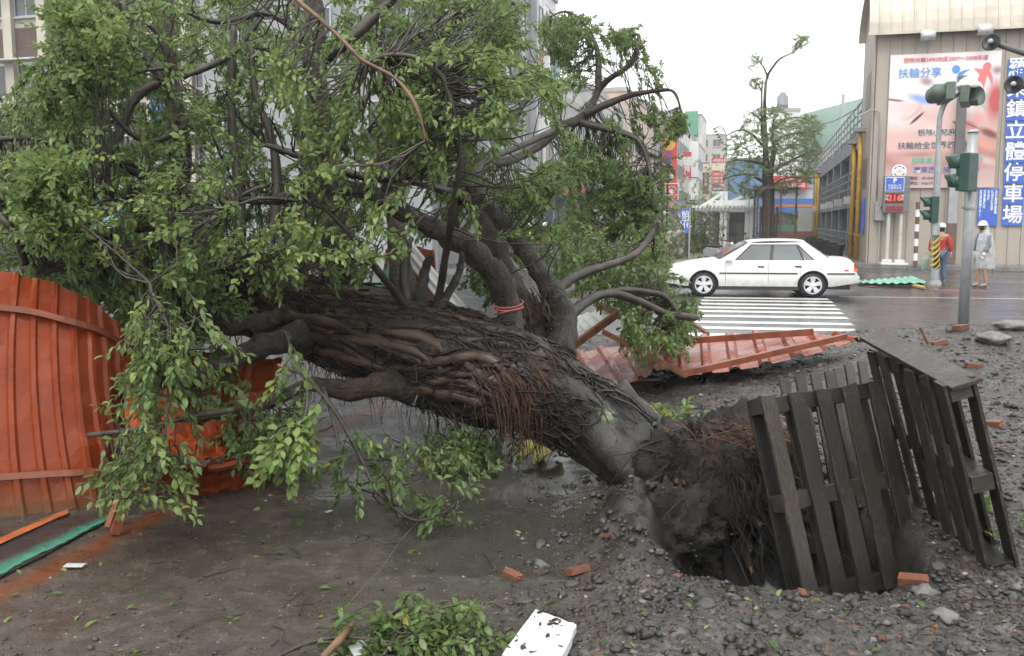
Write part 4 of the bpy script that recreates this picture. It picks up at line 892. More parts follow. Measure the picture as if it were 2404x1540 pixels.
o, bar = ribbed('sheet', bot, top, .30, .04, RED, flat, 10, dent=.035, seed=21, edge=.012, flip=1)
m = MB(); m.beam(gh(1535, 806, .33), gh(1910, 779, .32), .05, .07); m.build('rail', REDBAR, flat)
m = MB(); m.beam(gh(1596, 879, .24), gh(1985, 790, .26), .05, .06); m.build('rail', REDBAR, flat)
m = MB(); m.beam(gb(1415, 778, .75), gh(1612, 882, .22), .05, .05); m.build('brace', RUST, flat)
m = MB(); m.beam(gb(1602, 742, .5), gb(1662, 784, .36), .045, .045); m.build('brace', RUST, flat)
m = MB(); m.beam(gb(1330, 905, .04), gb(1560, 893, .05), .12, .03); m.build('rail', REDBAR, flat)
# white corrugated sheet in a rusty frame
ZINC = M('white_corrugated_steel', (.74, .75, .75), .35, .15, 4, dirt=(.30, .28, .26, .7), streak=True)
wsheet = thing('corrugated_sheet', 'white corrugated roof sheet in a rusty angle frame propped by the tree', 'metal sheet')
a, b, c_, d_ = at(1318, 838, 9.4), at(1452, 738, 9.9), at(1400, 712, 10.6), at(1290, 790, 10.0)
e = at(1470, 727, 10.4)
ribbed('sheet', [a, a.lerp(b, .5), b+(b-a)*.02], [d_, d_.lerp(c_, .5)+Vector((0, 0, .02)), e.lerp(c_, .3)], .09, .02, ZINC, wsheet, 5, dent=.01, wave=True)
MB().beam(at(1310, 838, 9.33), at(1452, 735, 9.83), .05, .07).build('frame_bar', RUST, wsheet)
MB().beam(at(1452, 735, 9.83), at(1398, 713, 10.5), .05, .06).build('frame_bar', RUST, wsheet)
# grey-white gutter behind the trunk
gut = [at(932, 556, 8.5), at(1000, 640, 8.3), at(1060, 710, 8.1), at(1135, 790, 7.8)]
m = MB(); d0 = (gut[-1]-gut[0]).normalized(); sd = d0.cross(Vector((0, -1, 0))).normalized()
P = [[g_+sd*x+Vector((0, -1, 0))*y for g_ in smooth3(gut, 3)] for x, y in ((-.075, .0), (-.06, .04), (-.03, .035), (0, .055), (.03, .035), (.06, .04), (.075, 0))]
T(m.sheet(P, .004).build('gutter', ZINC), 'long pale metal gutter strip lying slanted behind the fallen trunk', 'gutter')
GRS = M('green_steel_sheet', (.09, .33, .25), .35, .2, 5, dirt=(.10, .16, .12, .7))
gsh = thing('corrugated_sheet', 'torn green steel sheet wedged behind the fallen trunk', 'metal sheet')
ribbed('sheet', [at(872, 720, 8.6), at(915, 706, 8.6), at(952, 690, 8.6)], [at(900, 640, 8.9), at(920, 608, 8.9), at(946, 650, 8.9)], .12, .02, GRS, gsh, 6, dent=.05)
rsh = thing('steel_hoarding', 'rust red steel panel standing crooked behind the fallen trunk and pale gutter', 'hoarding')
ribbed('sheet', [at(890, 740, 9.3), at(960, 735, 9.3), at(1030, 720, 9.3)], [at(905, 585, 9.5), at(960, 575, 9.5), at(1020, 590, 9.5)], .15, .02, RED, rsh, 6, dent=.05, seed=3)

# ---------------------------------------------------------------- pallets
t = NT('wet_dark_timber'); oi = t.new('ShaderNodeObjectInfo')
mp = t.new('ShaderNodeMapping'); t.l.new(t.co('Generated'), mp.inputs[0]); mp.inputs['Scale'].default_value = (14, 14, 1.2)
vadd = t.new('ShaderNodeVectorMath', operation='ADD'); t.l.new(mp.outputs[0], vadd.inputs[0]); t.l.new(oi.outputs['Random'], vadd.inputs[1])
g1 = t.noise(2.2, 6, .65, co=vadd.outputs[0]); g2 = t.noise(6, 5, .6)
c = t.ramp(g1, [(.28, (.006, .005, .004)), (.5, (.022, .018, .014)), (.72, (.085, .070, .056))]); c = t.mix(t.ramp(g2, [(.55, 0), (.75, .5)]), c, (.055, .036, .023))
hsv = t.new('ShaderNodeHueSaturation'); t.l.new(c, hsv.inputs['Color']); t.l.new(t.math('ADD', t.math('MULTIPLY', oi.outputs['Random'], 1.1), .5), hsv.inputs['Value'])
t.set(col=hsv.outputs[0], rough=t.ramp(g2, [(.3, .3), (.7, .55)]), normal=t.bump(g1, .5, .01)); WOOD = t.m
NAIL = M('rusty_nail', (.12, .07, .045), .5, .3)
def pallet(label, TL, TR, BR_, BL, th, nf, nb, wf=.095, flip=1, seed=1, blocks=True):
    """slatted timber pallet from its face corners: face boards, cross bars, back boards"""
    r = random.Random(seed); o0 = (BL+BR_)/2; p = thing('pallet', label, 'pallet', tuple(o0)); X = ((TR-TL)+(BR_-BL))/2; Yv = ((TL-BL)+(TR-BR_))/2
    C = (TL+TR+BR_+BL)/4; w, h = X.length, Yv.length; x = X.normalized(); y = (Yv-x*Yv.dot(x)).normalized(); n = x.cross(y)*flip
    R = Matrix((x, y, n)).transposed()
    def board(name, cx, cy, cz, sx, sy, sz):
        m = MB(); N9 = 7; lx9, ly9 = (sx, sy) if sy >= sx else (sy, sx); pv9 = []; tilt = r.uniform(-.014, .014)
        for k in range(N9+1):
            f = k/N9-.5; wv = r.gauss(0, .0022); wd = lx9/2*(1+r.gauss(0, .012))
            loop = []
            for sx9, sz9 in ((-1, -1), (1, -1), (1, 1), (-1, 1)):
                a9 = wd*sx9+wv+r.gauss(0, .001); b9 = f*ly9+(tilt*sx9+r.gauss(0, .004) if k in (0, N9) else 0); z9 = sz/2*sz9+r.gauss(0, .0008)
                loop.append(Vector((a9, b9, z9)) if sy >= sx else Vector((b9, -a9, z9)))
            pv9.append(loop)
        o9 = len(m.v)
        for lp in pv9: m.v.extend([tuple(v) for v in lp])
        for k in range(N9):
            for j in range(4): a9 = k*4+j; b9 = k*4+(j+1) % 4; m.f.append((a9, b9, b9+4, a9+4))
        m.f.append((3, 2, 1, 0)); m.f.append(tuple(N9*4+j for j in range(4)))
        q = m.build(name, WOOD, p, bevel=.003); q.matrix_local = Matrix.Translation(C-o0+x*cx+y*cy+n*cz) @ R.to_4x4() @ Matrix.Rotation(r.gauss(0, .006), 4, 'Z'); return q
    for i in range(nf): board('slat', -w/2+wf/2+(w-wf)*i/(nf-1)+r.gauss(0, .004), r.gauss(0, .006), r.gauss(0, .0015), wf*r.uniform(.92, 1.06), h, .02)
    for i in range(nf):
        for k in range(3):
            for e9 in (-.025, .025): MB().cyl(C-o0+x*(-w/2+wf/2+(w-wf)*i/(nf-1)+e9)+y*(-h/2+.05+(h-.1)*k/2)+n*.009, C-o0+x*(-w/2+wf/2+(w-wf)*i/(nf-1)+e9)+y*(-h/2+.05+(h-.1)*k/2)+n*.0125, .005, 6).build('nail', NAIL, p)
    for k in range(3): board('cross_bar', 0, -h/2+.05+(h-.1)*k/2, -.011-(th-.04)/2, w, .09, th-.044)
    for i in range(nb): board('back_slat', -w/2+wf/2+(w-wf)*i/(nb-1), r.gauss(0, .006), -th+.01, wf, h, .02)
    return p
k1 = 1.0
P1 = [at(1790, 925, 5.0*k1), at(2060, 900, 5.43*k1), at(2175, 1355, 5.22*k1), at(1890, 1445, 4.84*k1)]
pallet('weathered slatted pallet standing in the root hole against the torn roots', P1[0], P1[1], P1[2], P1[3], .13, 5, 4, .105, 1, 4)
k2 = 1.05
P2 = [at(2022, 803, 5.39*k2), at(2240, 925, 4.30*k2), at(2312, 1350, 4.48*k2), at(2140, 1205, 5.52*k2)]
pallet('dark pallet on the rubble tilted edge on showing its wet top plank', P2[0], P2[1], P2[2], P2[3], .15, 6, 5, .12, 1, 6)
C2 = (P2[0]+P2[1])/2; _n2 = (P2[1]-P2[0]).cross(P2[0]-P2[3]).normalized(); _n2 = _n2 if _n2.x > 0 else -_n2; _u2 = (P2[0]-P2[3]).normalized()
q = MB().quadbox([P2[0]+_u2*.012-_n2*.005, P2[1]+_u2*.012-_n2*.005, P2[1]+_u2*.012+_n2*.15, P2[0]+_u2*.012+_n2*.15], [P2[0]+_u2*.035-_n2*.005, P2[1]+_u2*.035-_n2*.005, P2[1]+_u2*.035+_n2*.15, P2[0]+_u2*.035+_n2*.15]).build('top_plank', WOOD, None, bevel=.004); keep(q, [o for o in bpy.data.objects if o.name.startswith('pallet')][-1])
# third, hidden but for the tips of its slats
r = random.Random(8); tips = [(1684, 70, .0), (1800, 45, 1), (1922, 60, 2), (2010, 100, 3), (2110, 110, 4), (2165, 120, 5), (2220, 150, 6)]
p3 = thing('pallet', 'broken pallet behind the weathered one with only its uneven slat tips rising', 'pallet', tuple(at(1960, 1250, 5.75)))
for i, (x0, x1, yt) in enumerate(((1830, 1850, 890), (1868, 1888, 884), (1905, 1922, 877), (1935, 1957, 872), (1960, 1975, 866), (1980, 2006, 858), (2010, 2036, 850))):
    a = at((x0+x1)/2+75, 1300, 5.55); b = at((x0+x1)/2, yt, 5.85+.06*i); d = (b-a).normalized()
    q = MB().beam(a, b, .062, .03, up=(0, 1, 0)).build('slat', WOOD, None, bevel=.004); keep(q, p3)
q = MB().beam(at(1840, 960, 5.87), at(2040, 930, 6.2), .04, .09).build('cross_bar', WOOD, None); keep(q, p3)

# ---------------------------------------------------------------- small debris
r = random.Random(21)
# white foam board in the foreground, speckled with wet leaves
fb = thing('foam_board', 'white foam board strewn with dark wet leaves on the muddy ground', 'board')
cs = [(1258, 1429), (1357, 1465), (1290, 1600), (1150, 1570)]
G = [gp(*q, .10) for q in cs]; n = Vector((0, 0, 1))
t = NT('white_foam'); t.set(col=t.mix(t.ramp(t.noise(14, 5, .7), [(.62, 0), (.7, .8)]), (.74, .75, .74), (.20, .18, .15)), rough=.6); FOAM = t.m
per = []
for k in range(4):
    for q in range(9): f = q/9; pq = G[k].lerp(G[(k+1) % 4], f); per.append(pq+(G[k]-G[(k+2) % 4]).normalized()*r.choice([0, 0, -.004, -.008, -.016])*(1 if q else .6))
m = MB(); m.extr([q-n*.045 for q in per][::1], n*.045); m.build('board', FOAM, fb, bevel=.003)
brown = leaf_material('dead_leaf', (.022, .016, .010), (.05, .038, .02), (.04, .03, .02), .1)
for i in range(34):
    u, v = .5+.48*r.uniform(-1, 1)*r.random()**.3, r.random()**1.3*.85; p = G[0].lerp(G[1], u).lerp(G[3].lerp(G[2], u), v)+n*.006
    q = leaves_mesh('wet_leaf', np.zeros((1, 3)), np.array([[1., 0, 0]]), np.array([[0, 0, 1.]]), np.ones(1), np.array([r.random()*.8])); q.materials.append(brown)
    o = obj_from(q, 'wet_leaf', None, fb); s_ = r.choice([.012, .018, .025, .04, .055]); o.scale = (s_, s_*r.uniform(.5, 1), s_); o.location = p; o.rotation_euler = (0, 0, r.uniform(0, 6.3))
# leaf litter blown over mud and rubble
_n = 240; _px = rng.uniform(-40, 2450, _n); _py = 880+rng.random(_n)**.8*680; lb = []; 
for k in range(_n):
    q = gp(_px[k], _py[k], .05)
    if math.hypot((q.x-PIT_C[0])/.8, (q.y-PIT_C[1])/.75) < 1.05 or q.y > 13: continue
    lb.append((q.x, q.y, hz(q.x, q.y)+.012))
lb = np.array(lb); _a = rng.uniform(0, 6.28, len(lb)); me = leaves_mesh('leaf_litter', lb, np.stack([np.cos(_a), np.sin(_a), rng.normal(0, .12, len(lb))], -1), np.stack([rng.normal(0, .25, len(lb)), rng.normal(0, .25, len(lb)), np.ones(len(lb))], -1), rng.uniform(.025, .07, len(lb)), rng.choice([.1, .3, .6, .9, 1.0], len(lb), p=[.25, .3, .25, .1, .1])); me.materials.append(LEAF); o = obj_from(me, 'leaf_litter', None, ground); o['kind'] = 'stuff'
lt = []
for k in range(150):
    q = gp(rng.uniform(300, 2450), 860+rng.random()*690, .05)
    if math.hypot((q.x-PIT_C[0])/.8, (q.y-PIT_C[1])/.75) < 1.05 or q.y > 12: continue
    a9 = rng.uniform(0, 6.28); L9 = rng.uniform(.06, .3); P9 = []
    for j in range(4): xx9 = q.x+math.cos(a9)*L9*j/3; yy9 = q.y+math.sin(a9)*L9*j/3; a9 += rng.normal(0, .2); P9.append((xx9, yy9, hz(xx9, yy9)+.008))
    lt.append((np.array(P9), np.linspace(.004, .0018, 4)))
twigs_mesh('twig_litter', lt, BARK3, ground, 4)
# bricks
BRICK = M('orange_brick', (.19, .068, .033), .6, .3, 15, bump=.6, dirt=(.05, .04, .033, 1.0), objrand=.15)
def brick_mesh(seed):
    bm = bmesh.new(); bmesh.ops.create_cube(bm, size=1); bmesh.ops.subdivide_edges(bm, edges=bm.edges[:], cuts=3, use_grid_fill=True)
    for v in bm.verts:
        k = 1+.07*mnoise.noise(v.co*4+Vector((seed, 0, 0))); v.co = Vector((v.co.x*.20*k, v.co.y*.095*k, v.co.z*.055*k))
        if v.co.x > .07: v.co.x -= .05*abs(mnoise.noise(v.co*30+Vector((seed, 3, 0))))
    me = bpy.data.meshes.new('brick'); bm.to_mesh(me); bm.free(); me.materials.append(BRICK); return me
for i, (px, py, z, s, lab) in enumerate(((1205, 1347, .02, .55, 'orange brick lying flat alone on the smooth mud'), (1358, 1330, .06, .6, 'mud capped broken brick at the foot of the torn root mound'),
        (2145, 1383, .02, .7, 'long orange brick beside the foot of the weathered pallet'), (1422, 1268, .12, .3, 'small brick chunk half sunk in the soil near the trunk base'),
        (1602, 1130, .62, .45, 'brick fragment stuck in the torn root ball'), (2205, 828, .3, .95, 'orange brick on the rubble crest by the grey signal pole'),
        (2255, 786, .42, 1.1, 'brick resting on top of the rubble heap beside the road'), (2285, 855, .35, .8, 'brick half covered by stones on the rubble slope'), (2330, 985, .25, .8, 'chipped brick on the rubble beyond the tilted pallet'))):
    p = gp(px, py, z) if i != 4 else at(px, py, 5.62); zz_ = hz(p.x, p.y)
    o = obj_from(brick_mesh(i), 'broken_brick', None); o.scale = (s, s, s); o.location = (p.x, p.y, (zz_+.025*s) if i != 4 else p.z); o.rotation_euler = (r.gauss(0, .15), r.gauss(0, .15), r.uniform(-.9, .6)); T(o, lab, 'brick', None)
# concrete lumps along the hoarding edge
CONCR = M('broken_concrete', (.19, .185, .175), .55, .3, 6, bump=.5, dirt=(.07, .065, .06, .8))
for i, (px, py, s, lab) in enumerate(((1640, 884, .17, 'large grey concrete lump at the edge of the flattened red hoarding'), (1700, 874, .16, 'flat grey concrete lump beside the flattened red hoarding'), (1585, 885, .09, 'small concrete chunk under the bent hoarding corner'), (2330, 820, .22, 'big rounded stone on the rubble heap by the road'), (2225, 1335, .055, 'pale concrete chunk beside the tilted pallet'), (2375, 800, .25, 'long grey boulder lying on the rubble crest'))):
    p = gp(px, py, .1 if px < 2000 else .35); me = rock_mesh(40+i, 3, .4); me.polygons.foreach_set('use_smooth', [True]*len(me.polygons)); me.materials.append(CONCR); o = obj_from(me, 'concrete_lump' if i not in (3, 5) else 'boulder', None); o.scale = (s, s, s); o.location = (p.x, p.y, hz(p.x, p.y)+s*.2); o.rotation_euler = (0, 0, i*1.3); T(o, lab, 'rock')
# yellow husk under the trunk
HUSK = M('yellow_husk', (.50, .46, .12), .5, .35, 12, dirt=(.20, .16, .05, .8))
hk = thing('yellow_husk', 'yellow green palm husk lying open on the mud under the trunk', 'husk')
for i, (tip, base) in enumerate((((1219, 1087), (1275, 1046)), ((1254, 1092), (1318, 1056)))):
    a, b = gp(*tip, .03), gp(*base, .06); d = (b-a); sd = Vector((-d.y, d.x, 0)).normalized(); P = []
    for k_ in range(9):
        u = k_/8; w = .085*math.sin(math.pi*(.08+.86*u))**.8; c0 = a.lerp(b, u)+Vector((0, 0, .03*math.sin(u*3.1)))
        P.append([c0+sd*w*q+Vector((0, 0, .05*q*q)) for q in (-1, -.5, 0, .5, 1)])
    MB().sheet(P, .004).build('husk_half', HUSK, hk, smooth=True)
# loose wooden stick, dark wire loop, scraps
m = MB(); m.tube([gp(757, 1545, .06), gp(795, 1505, .09), gp(828, 1466, .10)], [.016, .017, .015], 8); T(m.build('stick', M('bare_stick', (.15, .085, .045), .6, .3, 12, bump=.3), None, smooth=True), 'straight bare brown stick lying by the leafy pile in the mud', 'stick')
c0 = at(978, 995, 6.3); m = MB(); m.tube([c0+Vector((math.cos(a)*.075, .01*math.sin(3*a), math.sin(a)*.075)) for a in np.linspace(1.6, 7.9, 26)]+[c0+Vector((-.02, 0, .13)), c0+Vector((.01, 0, .2))], .0024, 5)
T(m.build('wire_loop', M('grey_wire', (.14, .14, .14), .4, .2), None, smooth=True), 'thin grey wire loop hanging from the underside of the trunk', 'wire')
m = MB(); a = gp(820, 1425, .02); b = gp(1035, 1170, .05); m.tube([a.lerp(b, k_/8)+Vector((.01*math.sin(k_), 0, .02+.006*math.sin(k_*2))) for k_ in range(9)], .0007, 5)
T(m.build('string', M('pale_string', (.28, .27, .25), .6, .2), None), 'thin pale string stretched straight over the smooth mud', 'string')
PLAS = M('pale_plastic', (.55, .58, .58), .25, .3, 8)
for i, (px, py, lab) in enumerate(((175, 1335, 'crumpled clear plastic scrap on the mud beside the green paint'), (772, 1208, 'small white paper tube on the open mud'), (838, 1540, 'torn white plastic scrap at the leafy pile'), (860, 1525, 'white foam corner beside the leafy pile'))):
    p = gp(px, py); s = (.05, .025, .05, .05)[i]; bm = bmesh.new(); bmesh.ops.create_grid(bm, x_segments=6, y_segments=6, size=1)
    for v in bm.verts: v.co = Vector((v.co.x*s, v.co.y*s*.5, .014+.012*mnoise.noise(v.co*3+Vector((i*5, 0, 0)))))
    me = bpy.data.meshes.new('scrap'); bm.to_mesh(me); bm.free(); me.materials.append(PLAS); o = obj_from(me, 'plastic_scrap', None); o.location = (p.x, p.y, hz(p.x, p.y)+.006); o.rotation_euler = (0, 0, i); md = o.modifiers.new('t', 'SOLIDIFY'); md.thickness = .003; T(o, lab, 'scrap')
# rods sticking out of the rubble
for i, (a, b, w, lab) in enumerate((((2160, 768), (2200, 840), .016, 'thin rusty rod sticking out of the rubble near the signal pole'), ((1820, 835), (1880, 778), .010, 'bare twig standing from the flattened red hoarding'))):
    m = MB(); A = gp(*b, .25) if i == 0 else gp(*a, .2); m.tube([A+Vector((0, 0, -.05)), at(a[0], a[1], (A-CAM).dot(ray(CX, CY))-.1) if i == 0 else at(b[0], b[1], (A-CAM).dot(ray(CX, CY)))], w, 6); T(m.build('rod', RUST if i == 0 else BARK3), lab, 'rod')
# leafy heap in the near foreground
heap = thing('leafy_branch', 'broken leafy branch heap lying on the mud beside the white foam board', 'branch')
cs = []; ds = []
for i in range(105):
    px, py = r.gauss(985, 85), r.gauss(1522, 30)
    if not (745 < px < 1185 and 1452 < py): continue
    if py < 1470+.0012*(px-985)**2*.5: continue
    p = gp(px, py); zz_ = hz(p.x, p.y); cs.append(np.array((p.x, p.y, zz_+r.uniform(.02, .13)))); ds.append(np.array((r.gauss(.4, .6), r.gauss(-.2, .6), r.gauss(.05, .25))))
b, a, u, s, tn, pl = sprays(cs, ds, g, (.15, .30), (9, 15), (.035, .065), .2, (.0, .7))
b[:, 2] = np.maximum(b[:, 2], .02); me = leaves_mesh('leaf_mass', b, a, u, s, tn); me.materials.append(LEAF); o = obj_from(me, 'leaf_mass', None, heap); o['kind'] = 'stuff'
for i, pts in enumerate((((620, 1560, .03), (700, 1518, .05), (780, 1498, .07), (870, 1500, .08), (960, 1515, .07)), ((900, 1540, .05), (940, 1470, .10), (945, 1420, .13), (960, 1395, .2)), ((960, 1540, .06), (985, 1480, .1), (1000, 1440, .14)), ((920, 1440, .1), (945, 1425, .12), (960, 1450, .1)), ((1010, 1560, .06), (1080, 1530, .06), (1150, 1500, .05)))):
    P = [gp(x_, y_, .0)+Vector((0, 0, 0)) for x_, y_, z_ in pts]; P = [gp(x_, y_, z_) for x_, y_, z_ in pts]
    MB().tube(smooth3(P, 4), [.011*(1-.6*k_/(4*(len(P)-1))) for k_ in range(4*(len(P)-1)+1)], 7, wob=.2).build('stem', BARK3, heap, smooth=True)
twigs_mesh('twigs', pl, BARK3, heap)
def sprig(px, py, n, lab, size=(.05, .08), spread=.12, z=.05, tone=(.5, .95)):
    o = thing('leaf_sprig', lab, 'sprig'); p = gp(px, py); z0 = hz(p.x, p.y)
    cs = [np.array((p.x+r.gauss(0, spread), p.y+r.gauss(0, spread*.7), z0+z+r.uniform(0, .06))) for i in range(n)]; ds = [np.array((r.gauss(0, 1), r.gauss(0, .6), .35)) for i in range(n)]
    b, a, u, s, tn, pl = sprays(cs, ds, g, (.12, .2), (7, 11), size, .1, tone); me = leaves_mesh('leaf_mass', b, a, u, s, tn); me.materials.append(LEAF); q = obj_from(me, 'leaf_mass', None, o); q['kind'] = 'stuff'; twigs_mesh('twigs', pl, BARK3, o)
sprig(1575, 1008, 9, 'bright green leaf sprig on the gravel behind the trunk foot', spread=.16, size=(.07, .10))
sprig(2380, 1310, 3, 'small leaf sprig on the rubble beyond the tilted pallet', spread=.08, tone=(.2, .6))
sprig(2300, 1262, 3, 'few green leaves fallen beside the tilted pallet', spread=.07, tone=(.2, .7))
# ================================================================ parking building
Z3 = Vector((0, 0, 1))
def src(x, y): return x/1.7038, y/1.7038
def onf(x, y, ds=0.0):
    """source-picture point on the building's front plane -> (l, z)"""
    p = on_s(*src(x, y), S0+ds); return p.dot(PV), p.z
def SB(m, s0, s1, l0, l1, z0, z1):
    """box in street axes"""
    q = lambda z: [sp(s0, l0, z), sp(s0, l1, z), sp(s1, l1, z), sp(s1, l0, z)]
    return m.quadbox(q(z0), q(z1))
BEIGE = M('beige_cladding', (.40, .35, .295), .55, .05, 1.5, dirt=(.28, .235, .19, .5), streak=True, rvar=.1)
BEIGE2 = M('beige_trim', (.40, .345, .29), .55, .12, 2, dirt=(.22, .18, .15, .7), streak=True)
CREAM = M('cream_roof_steel', (.60, .54, .45), .45, .12, 1.2, dirt=(.36, .31, .25, .6), streak=True)
pk = thing('parking_building', 'beige ribbed parking building with curved cream roof and big poster', 'building', tuple(sp(S0, L0)))
def under(o, parent): return keep(o, parent)
EAVE = onf(3488, 132)[1]; WALLW = 15.0; DEP = 4.2
under(SB(MB(), S0+.06, S0+DEP, L0+.02, L0+WALLW, 0, EAVE+.6).build('wall_core', BEIGE2), pk)
pm = None; pw = .46; n_p = int(WALLW/pw)
for i in range(n_p):       # cladding panels, each with a raised seam
    if pm is None:
        m = MB(); h = EAVE
        prof = [(0, 0), (.02, -.0), (.03, -.035), (.06, -.035), (.07, 0), (pw-.006, 0)]
        P = [[PV*x+SV*y+Z3*z for x, y in prof] for z in (.04, h*.33, h*.66, h)]
        m.sheet(P, -.01); pm = m.mesh('cladding_panel'); pm.materials.append(BEIGE)
    o = obj_from(pm, 'cladding_panel', None, pk); o.location = sp(S0+.045, L0+i*pw)-sp(S0, L0)
side = [(S0+.05, 0), (S0+DEP, 0), (S0+DEP, EAVE-1.0)]
top_prof = []
for k in range(15):
    a = math.pi*(1.0-k/14*.93); top_prof.append((S0+1.15-1.55*math.cos(math.pi-a) if False else S0+1.1+1.5*math.cos(a)*(1 if k < 8 else 2.1), EAVE-.1+2.05*math.sin(a)))
under(MB().extr([sp(s, L0-.02, z) for s, z in side]+[sp(min(s, S0+DEP), L0-.02, z) for s, z in reversed(top_prof) if s > S0+.05], -PV*.06).build('side_wall', BEIGE2), pk)
P = []; W2 = WALLW
ls_ = []
for i in range(int(W2/.42)): ls_ += [i*.42-.35, i*.42-.35+.34, i*.42-.35+.36, i*.42-.35+.40]
for s, z in top_prof: P.append([sp(s-(.0 if j % 4 < 2 else .035), L0+l, z+(.0 if j % 4 < 2 else .03)) for j, l in enumerate(ls_)])
under(MB().sheet(P, .04).build('roof', CREAM), pk)
under(SB(MB(), S0-.42, S0-.36, L0-.38, L0+W2, EAVE-.16, EAVE-.05).build('eave_trim', CREAM), pk)
WINF = M('window_frame_brown', (.16, .135, .11), .5, .2); DGL = glass('dark_window_glass')
for (x, y0, y1) in ((3462, 330, 455), (3462, 640, 755)):
    za = on_l(*src(x, y0), L0).z; zb = on_l(*src(x, y1), L0).z
    w = under(SB(MB(), S0+1.0, S0+2.6, L0-.10, L0-.02, zb, za).build('window', WINF), pk); q = SB(MB(), S0+1.1, S0+2.5, L0-.115, L0-.09, zb+.1, za-.1).build('pane', DGL); keep(q, w); q.matrix_parent_inverse = (pk.matrix_basis).inverted()
# floodlights
ALU = M('brushed_aluminium', (.55, .56, .56), .35, .2, 8, metal=.6)
for i, (x, y) in enumerate(((3700, 152), (3925, 130))):
    l, z = onf(x, y); fl = thing('floodlight', ('silver floodlight over the poster near the building corner', 'silver floodlight under the eave above the blue characters')[i], 'floodlight', tuple(sp(S0-.05, l, z)), -SA)
    P = [[Vector((x_, -.55-.16*math.cos(a), .22*math.sin(a))) for x_ in (-.27, 0, .27)] for a in np.linspace(-1.2, 1.5, 8)]
    MB().sheet(P, .03).build('reflector', ALU, fl, smooth=True); MB().bx(-.25, .25, -.62, -.58, -.2, .17).build('lens', M('lamp_glass', (.62, .64, .64), .15, .1), fl)
    MB().beam((-.29, -.02, .05), (-.29, -.55, 0), .03, .03).beam((.29, -.02, .05), (.29, -.55, 0), .03, .03).build('bracket', WINF, fl)
# poster
def painted(name, W, H, base, blobs):
    t = NT(name); sx = t.new('ShaderNodeSeparateXYZ'); t.l.new(t.co(), sx.inputs[0])
    u = t.math('ADD', t.math('DIVIDE', sx.outputs[0], W), .5); v = t.math('SUBTRACT', .5, t.math('DIVIDE', sx.outputs[1], H))
    c = t.ramp(v, base)
    for (bu, bv, ru, rv, rot, soft, col, amt) in blobs:
        du = t.math('SUBTRACT', u, bu); dv = t.math('SUBTRACT', v, bv); cr, sr = math.cos(rot), math.sin(rot)
        a = t.math('DIVIDE', t.math('ADD', t.math('MULTIPLY', du, cr), t.math('MULTIPLY', dv, sr)), ru); b = t.math('DIVIDE', t.math('SUBTRACT', t.math('MULTIPLY', dv, cr), t.math('MULTIPLY', du, sr)), rv)
        d = t.math('SQRT', t.math('ADD', t.math('MULTIPLY', a, a), t.math('MULTIPLY', b, b)))
        c = t.mix(t.ramp(d, [(max(0, .6-soft*.6), amt), (min(1, .6+soft*.4), 0)]), c, col)
    return t.set(col=c, rough=.35, spec=.4)
lA, zA = onf(3562, 222); lB, _ = onf(4006, 210); _, zB = onf(3700, 752)
PW, PH = lB-lA, zA-zB; pc = sp(S0-.07, (lA+lB)/2, (zA+zB)/2)
poster = thing('poster', 'huge charity poster of a sleeping child face hung on the beige wall', 'poster', tuple(pc)); poster.matrix_basis = frame(pc, PV, Z3)
WHITE = (.80, .78, .78); SK = (.66, .42, .38)
t_post = painted('poster_print', PW, PH, [(0, (.80, .72, .72)), (.06, (.82, .80, .80)), (.30, (.80, .76, .77)), (.40, (.74, .56, .54)), (.62, (.60, .34, .30)), (.78, (.45, .20, .18)), (.88, (.55, .36, .34)), (1, (.62, .46, .43))],
 [(.28, .62, .66, .33, .06, .22, (.72, .47, .43), 1.0), (.56, .45, .17, .13, .5, .3, (.74, .52, .48), 1.0), (.06, .47, .34, .15, .1, .7, (.84, .70, .69), .95), (.42, .56, .26, .09, .2, .8, (.80, .61, .58), .9), (.22, .43, .17, .06, -.55, .4, (.58, .36, .36), .75), (.21, .425, .14, .045, -.55, .3, (.80, .62, .60), .9),
  (.27, .475, .13, .020, -.62, .3, (.10, .04, .05), 1.0), (.05, .335, .15, .016, .12, .3, (.22, .13, .14), .9), (.62, .515, .05, .016, .3, .4, (.30, .10, .09), .9), (.30, .335, .20, .05, .25, .5, (.25, .40, .74), .95), (.34, .205, .10, .05, .2, .6, (.30, .16, .20), .8), (.97, .36, .15, .25, 0, .5, (.50, .10, .09), 1.0), (.97, .14, .09, .05, 0, .8, (.18, .08, .08), .8),
  (.73, .36, .14, .13, 0, .4, (.82, .79, .79), .9), (.83, .49, .10, .07, .2, .4, (.72, .36, .33), .9), (.76, .535, .12, .05, .35, .4, (.62, .24, .22), .9), (.76, .535, .13, .010, .35, .3, (.22, .06, .06), .9), (.93, .60, .16, .05, .35, .5, (.22, .06, .05), .95), (.90, .68, .22, .055, .3, .5, (.70, .33, .26), .95), (.3, .75, .40, .05, 0, .8, (.36, .13, .12), .7), (.92, .80, .2, .05, .2, .7, (.70, .52, .48), .8)])
MB().bx(-PW/2, PW/2, -PH/2, PH/2, -.03, 0).build('print', t_post, poster)
def pl_(zx, zy): return ((zx-1235)/980-.5)*PW, (.5-(zy-490)/1150)*PH
ink = {k: M('ink_'+k, v, .4, .05) for k, v in dict(red=(.70, .12, .13), blue=(.10, .30, .72), dark=(.05, .05, .06), green=(.05, .42, .26), navy=(.06, .07, .32), white=(.82, .82, .82), teal=(.20, .62, .42), coral=(.78, .20, .18)).items()}
def ptext(body, zx, zy, size, k, halo=True, align='CENTER'):
    x, y = pl_(zx, zy)
    if halo: text(body, size, ink['white'], Matrix.Translation((x, y, .012)), 'lettering_outline', poster, align, .002, .025*size, local=True)
    text(body, size, ink[k], Matrix.Translation((x, y, .018)), 'lettering', poster, align, .002, .008*size, local=True)
zs = PW/980
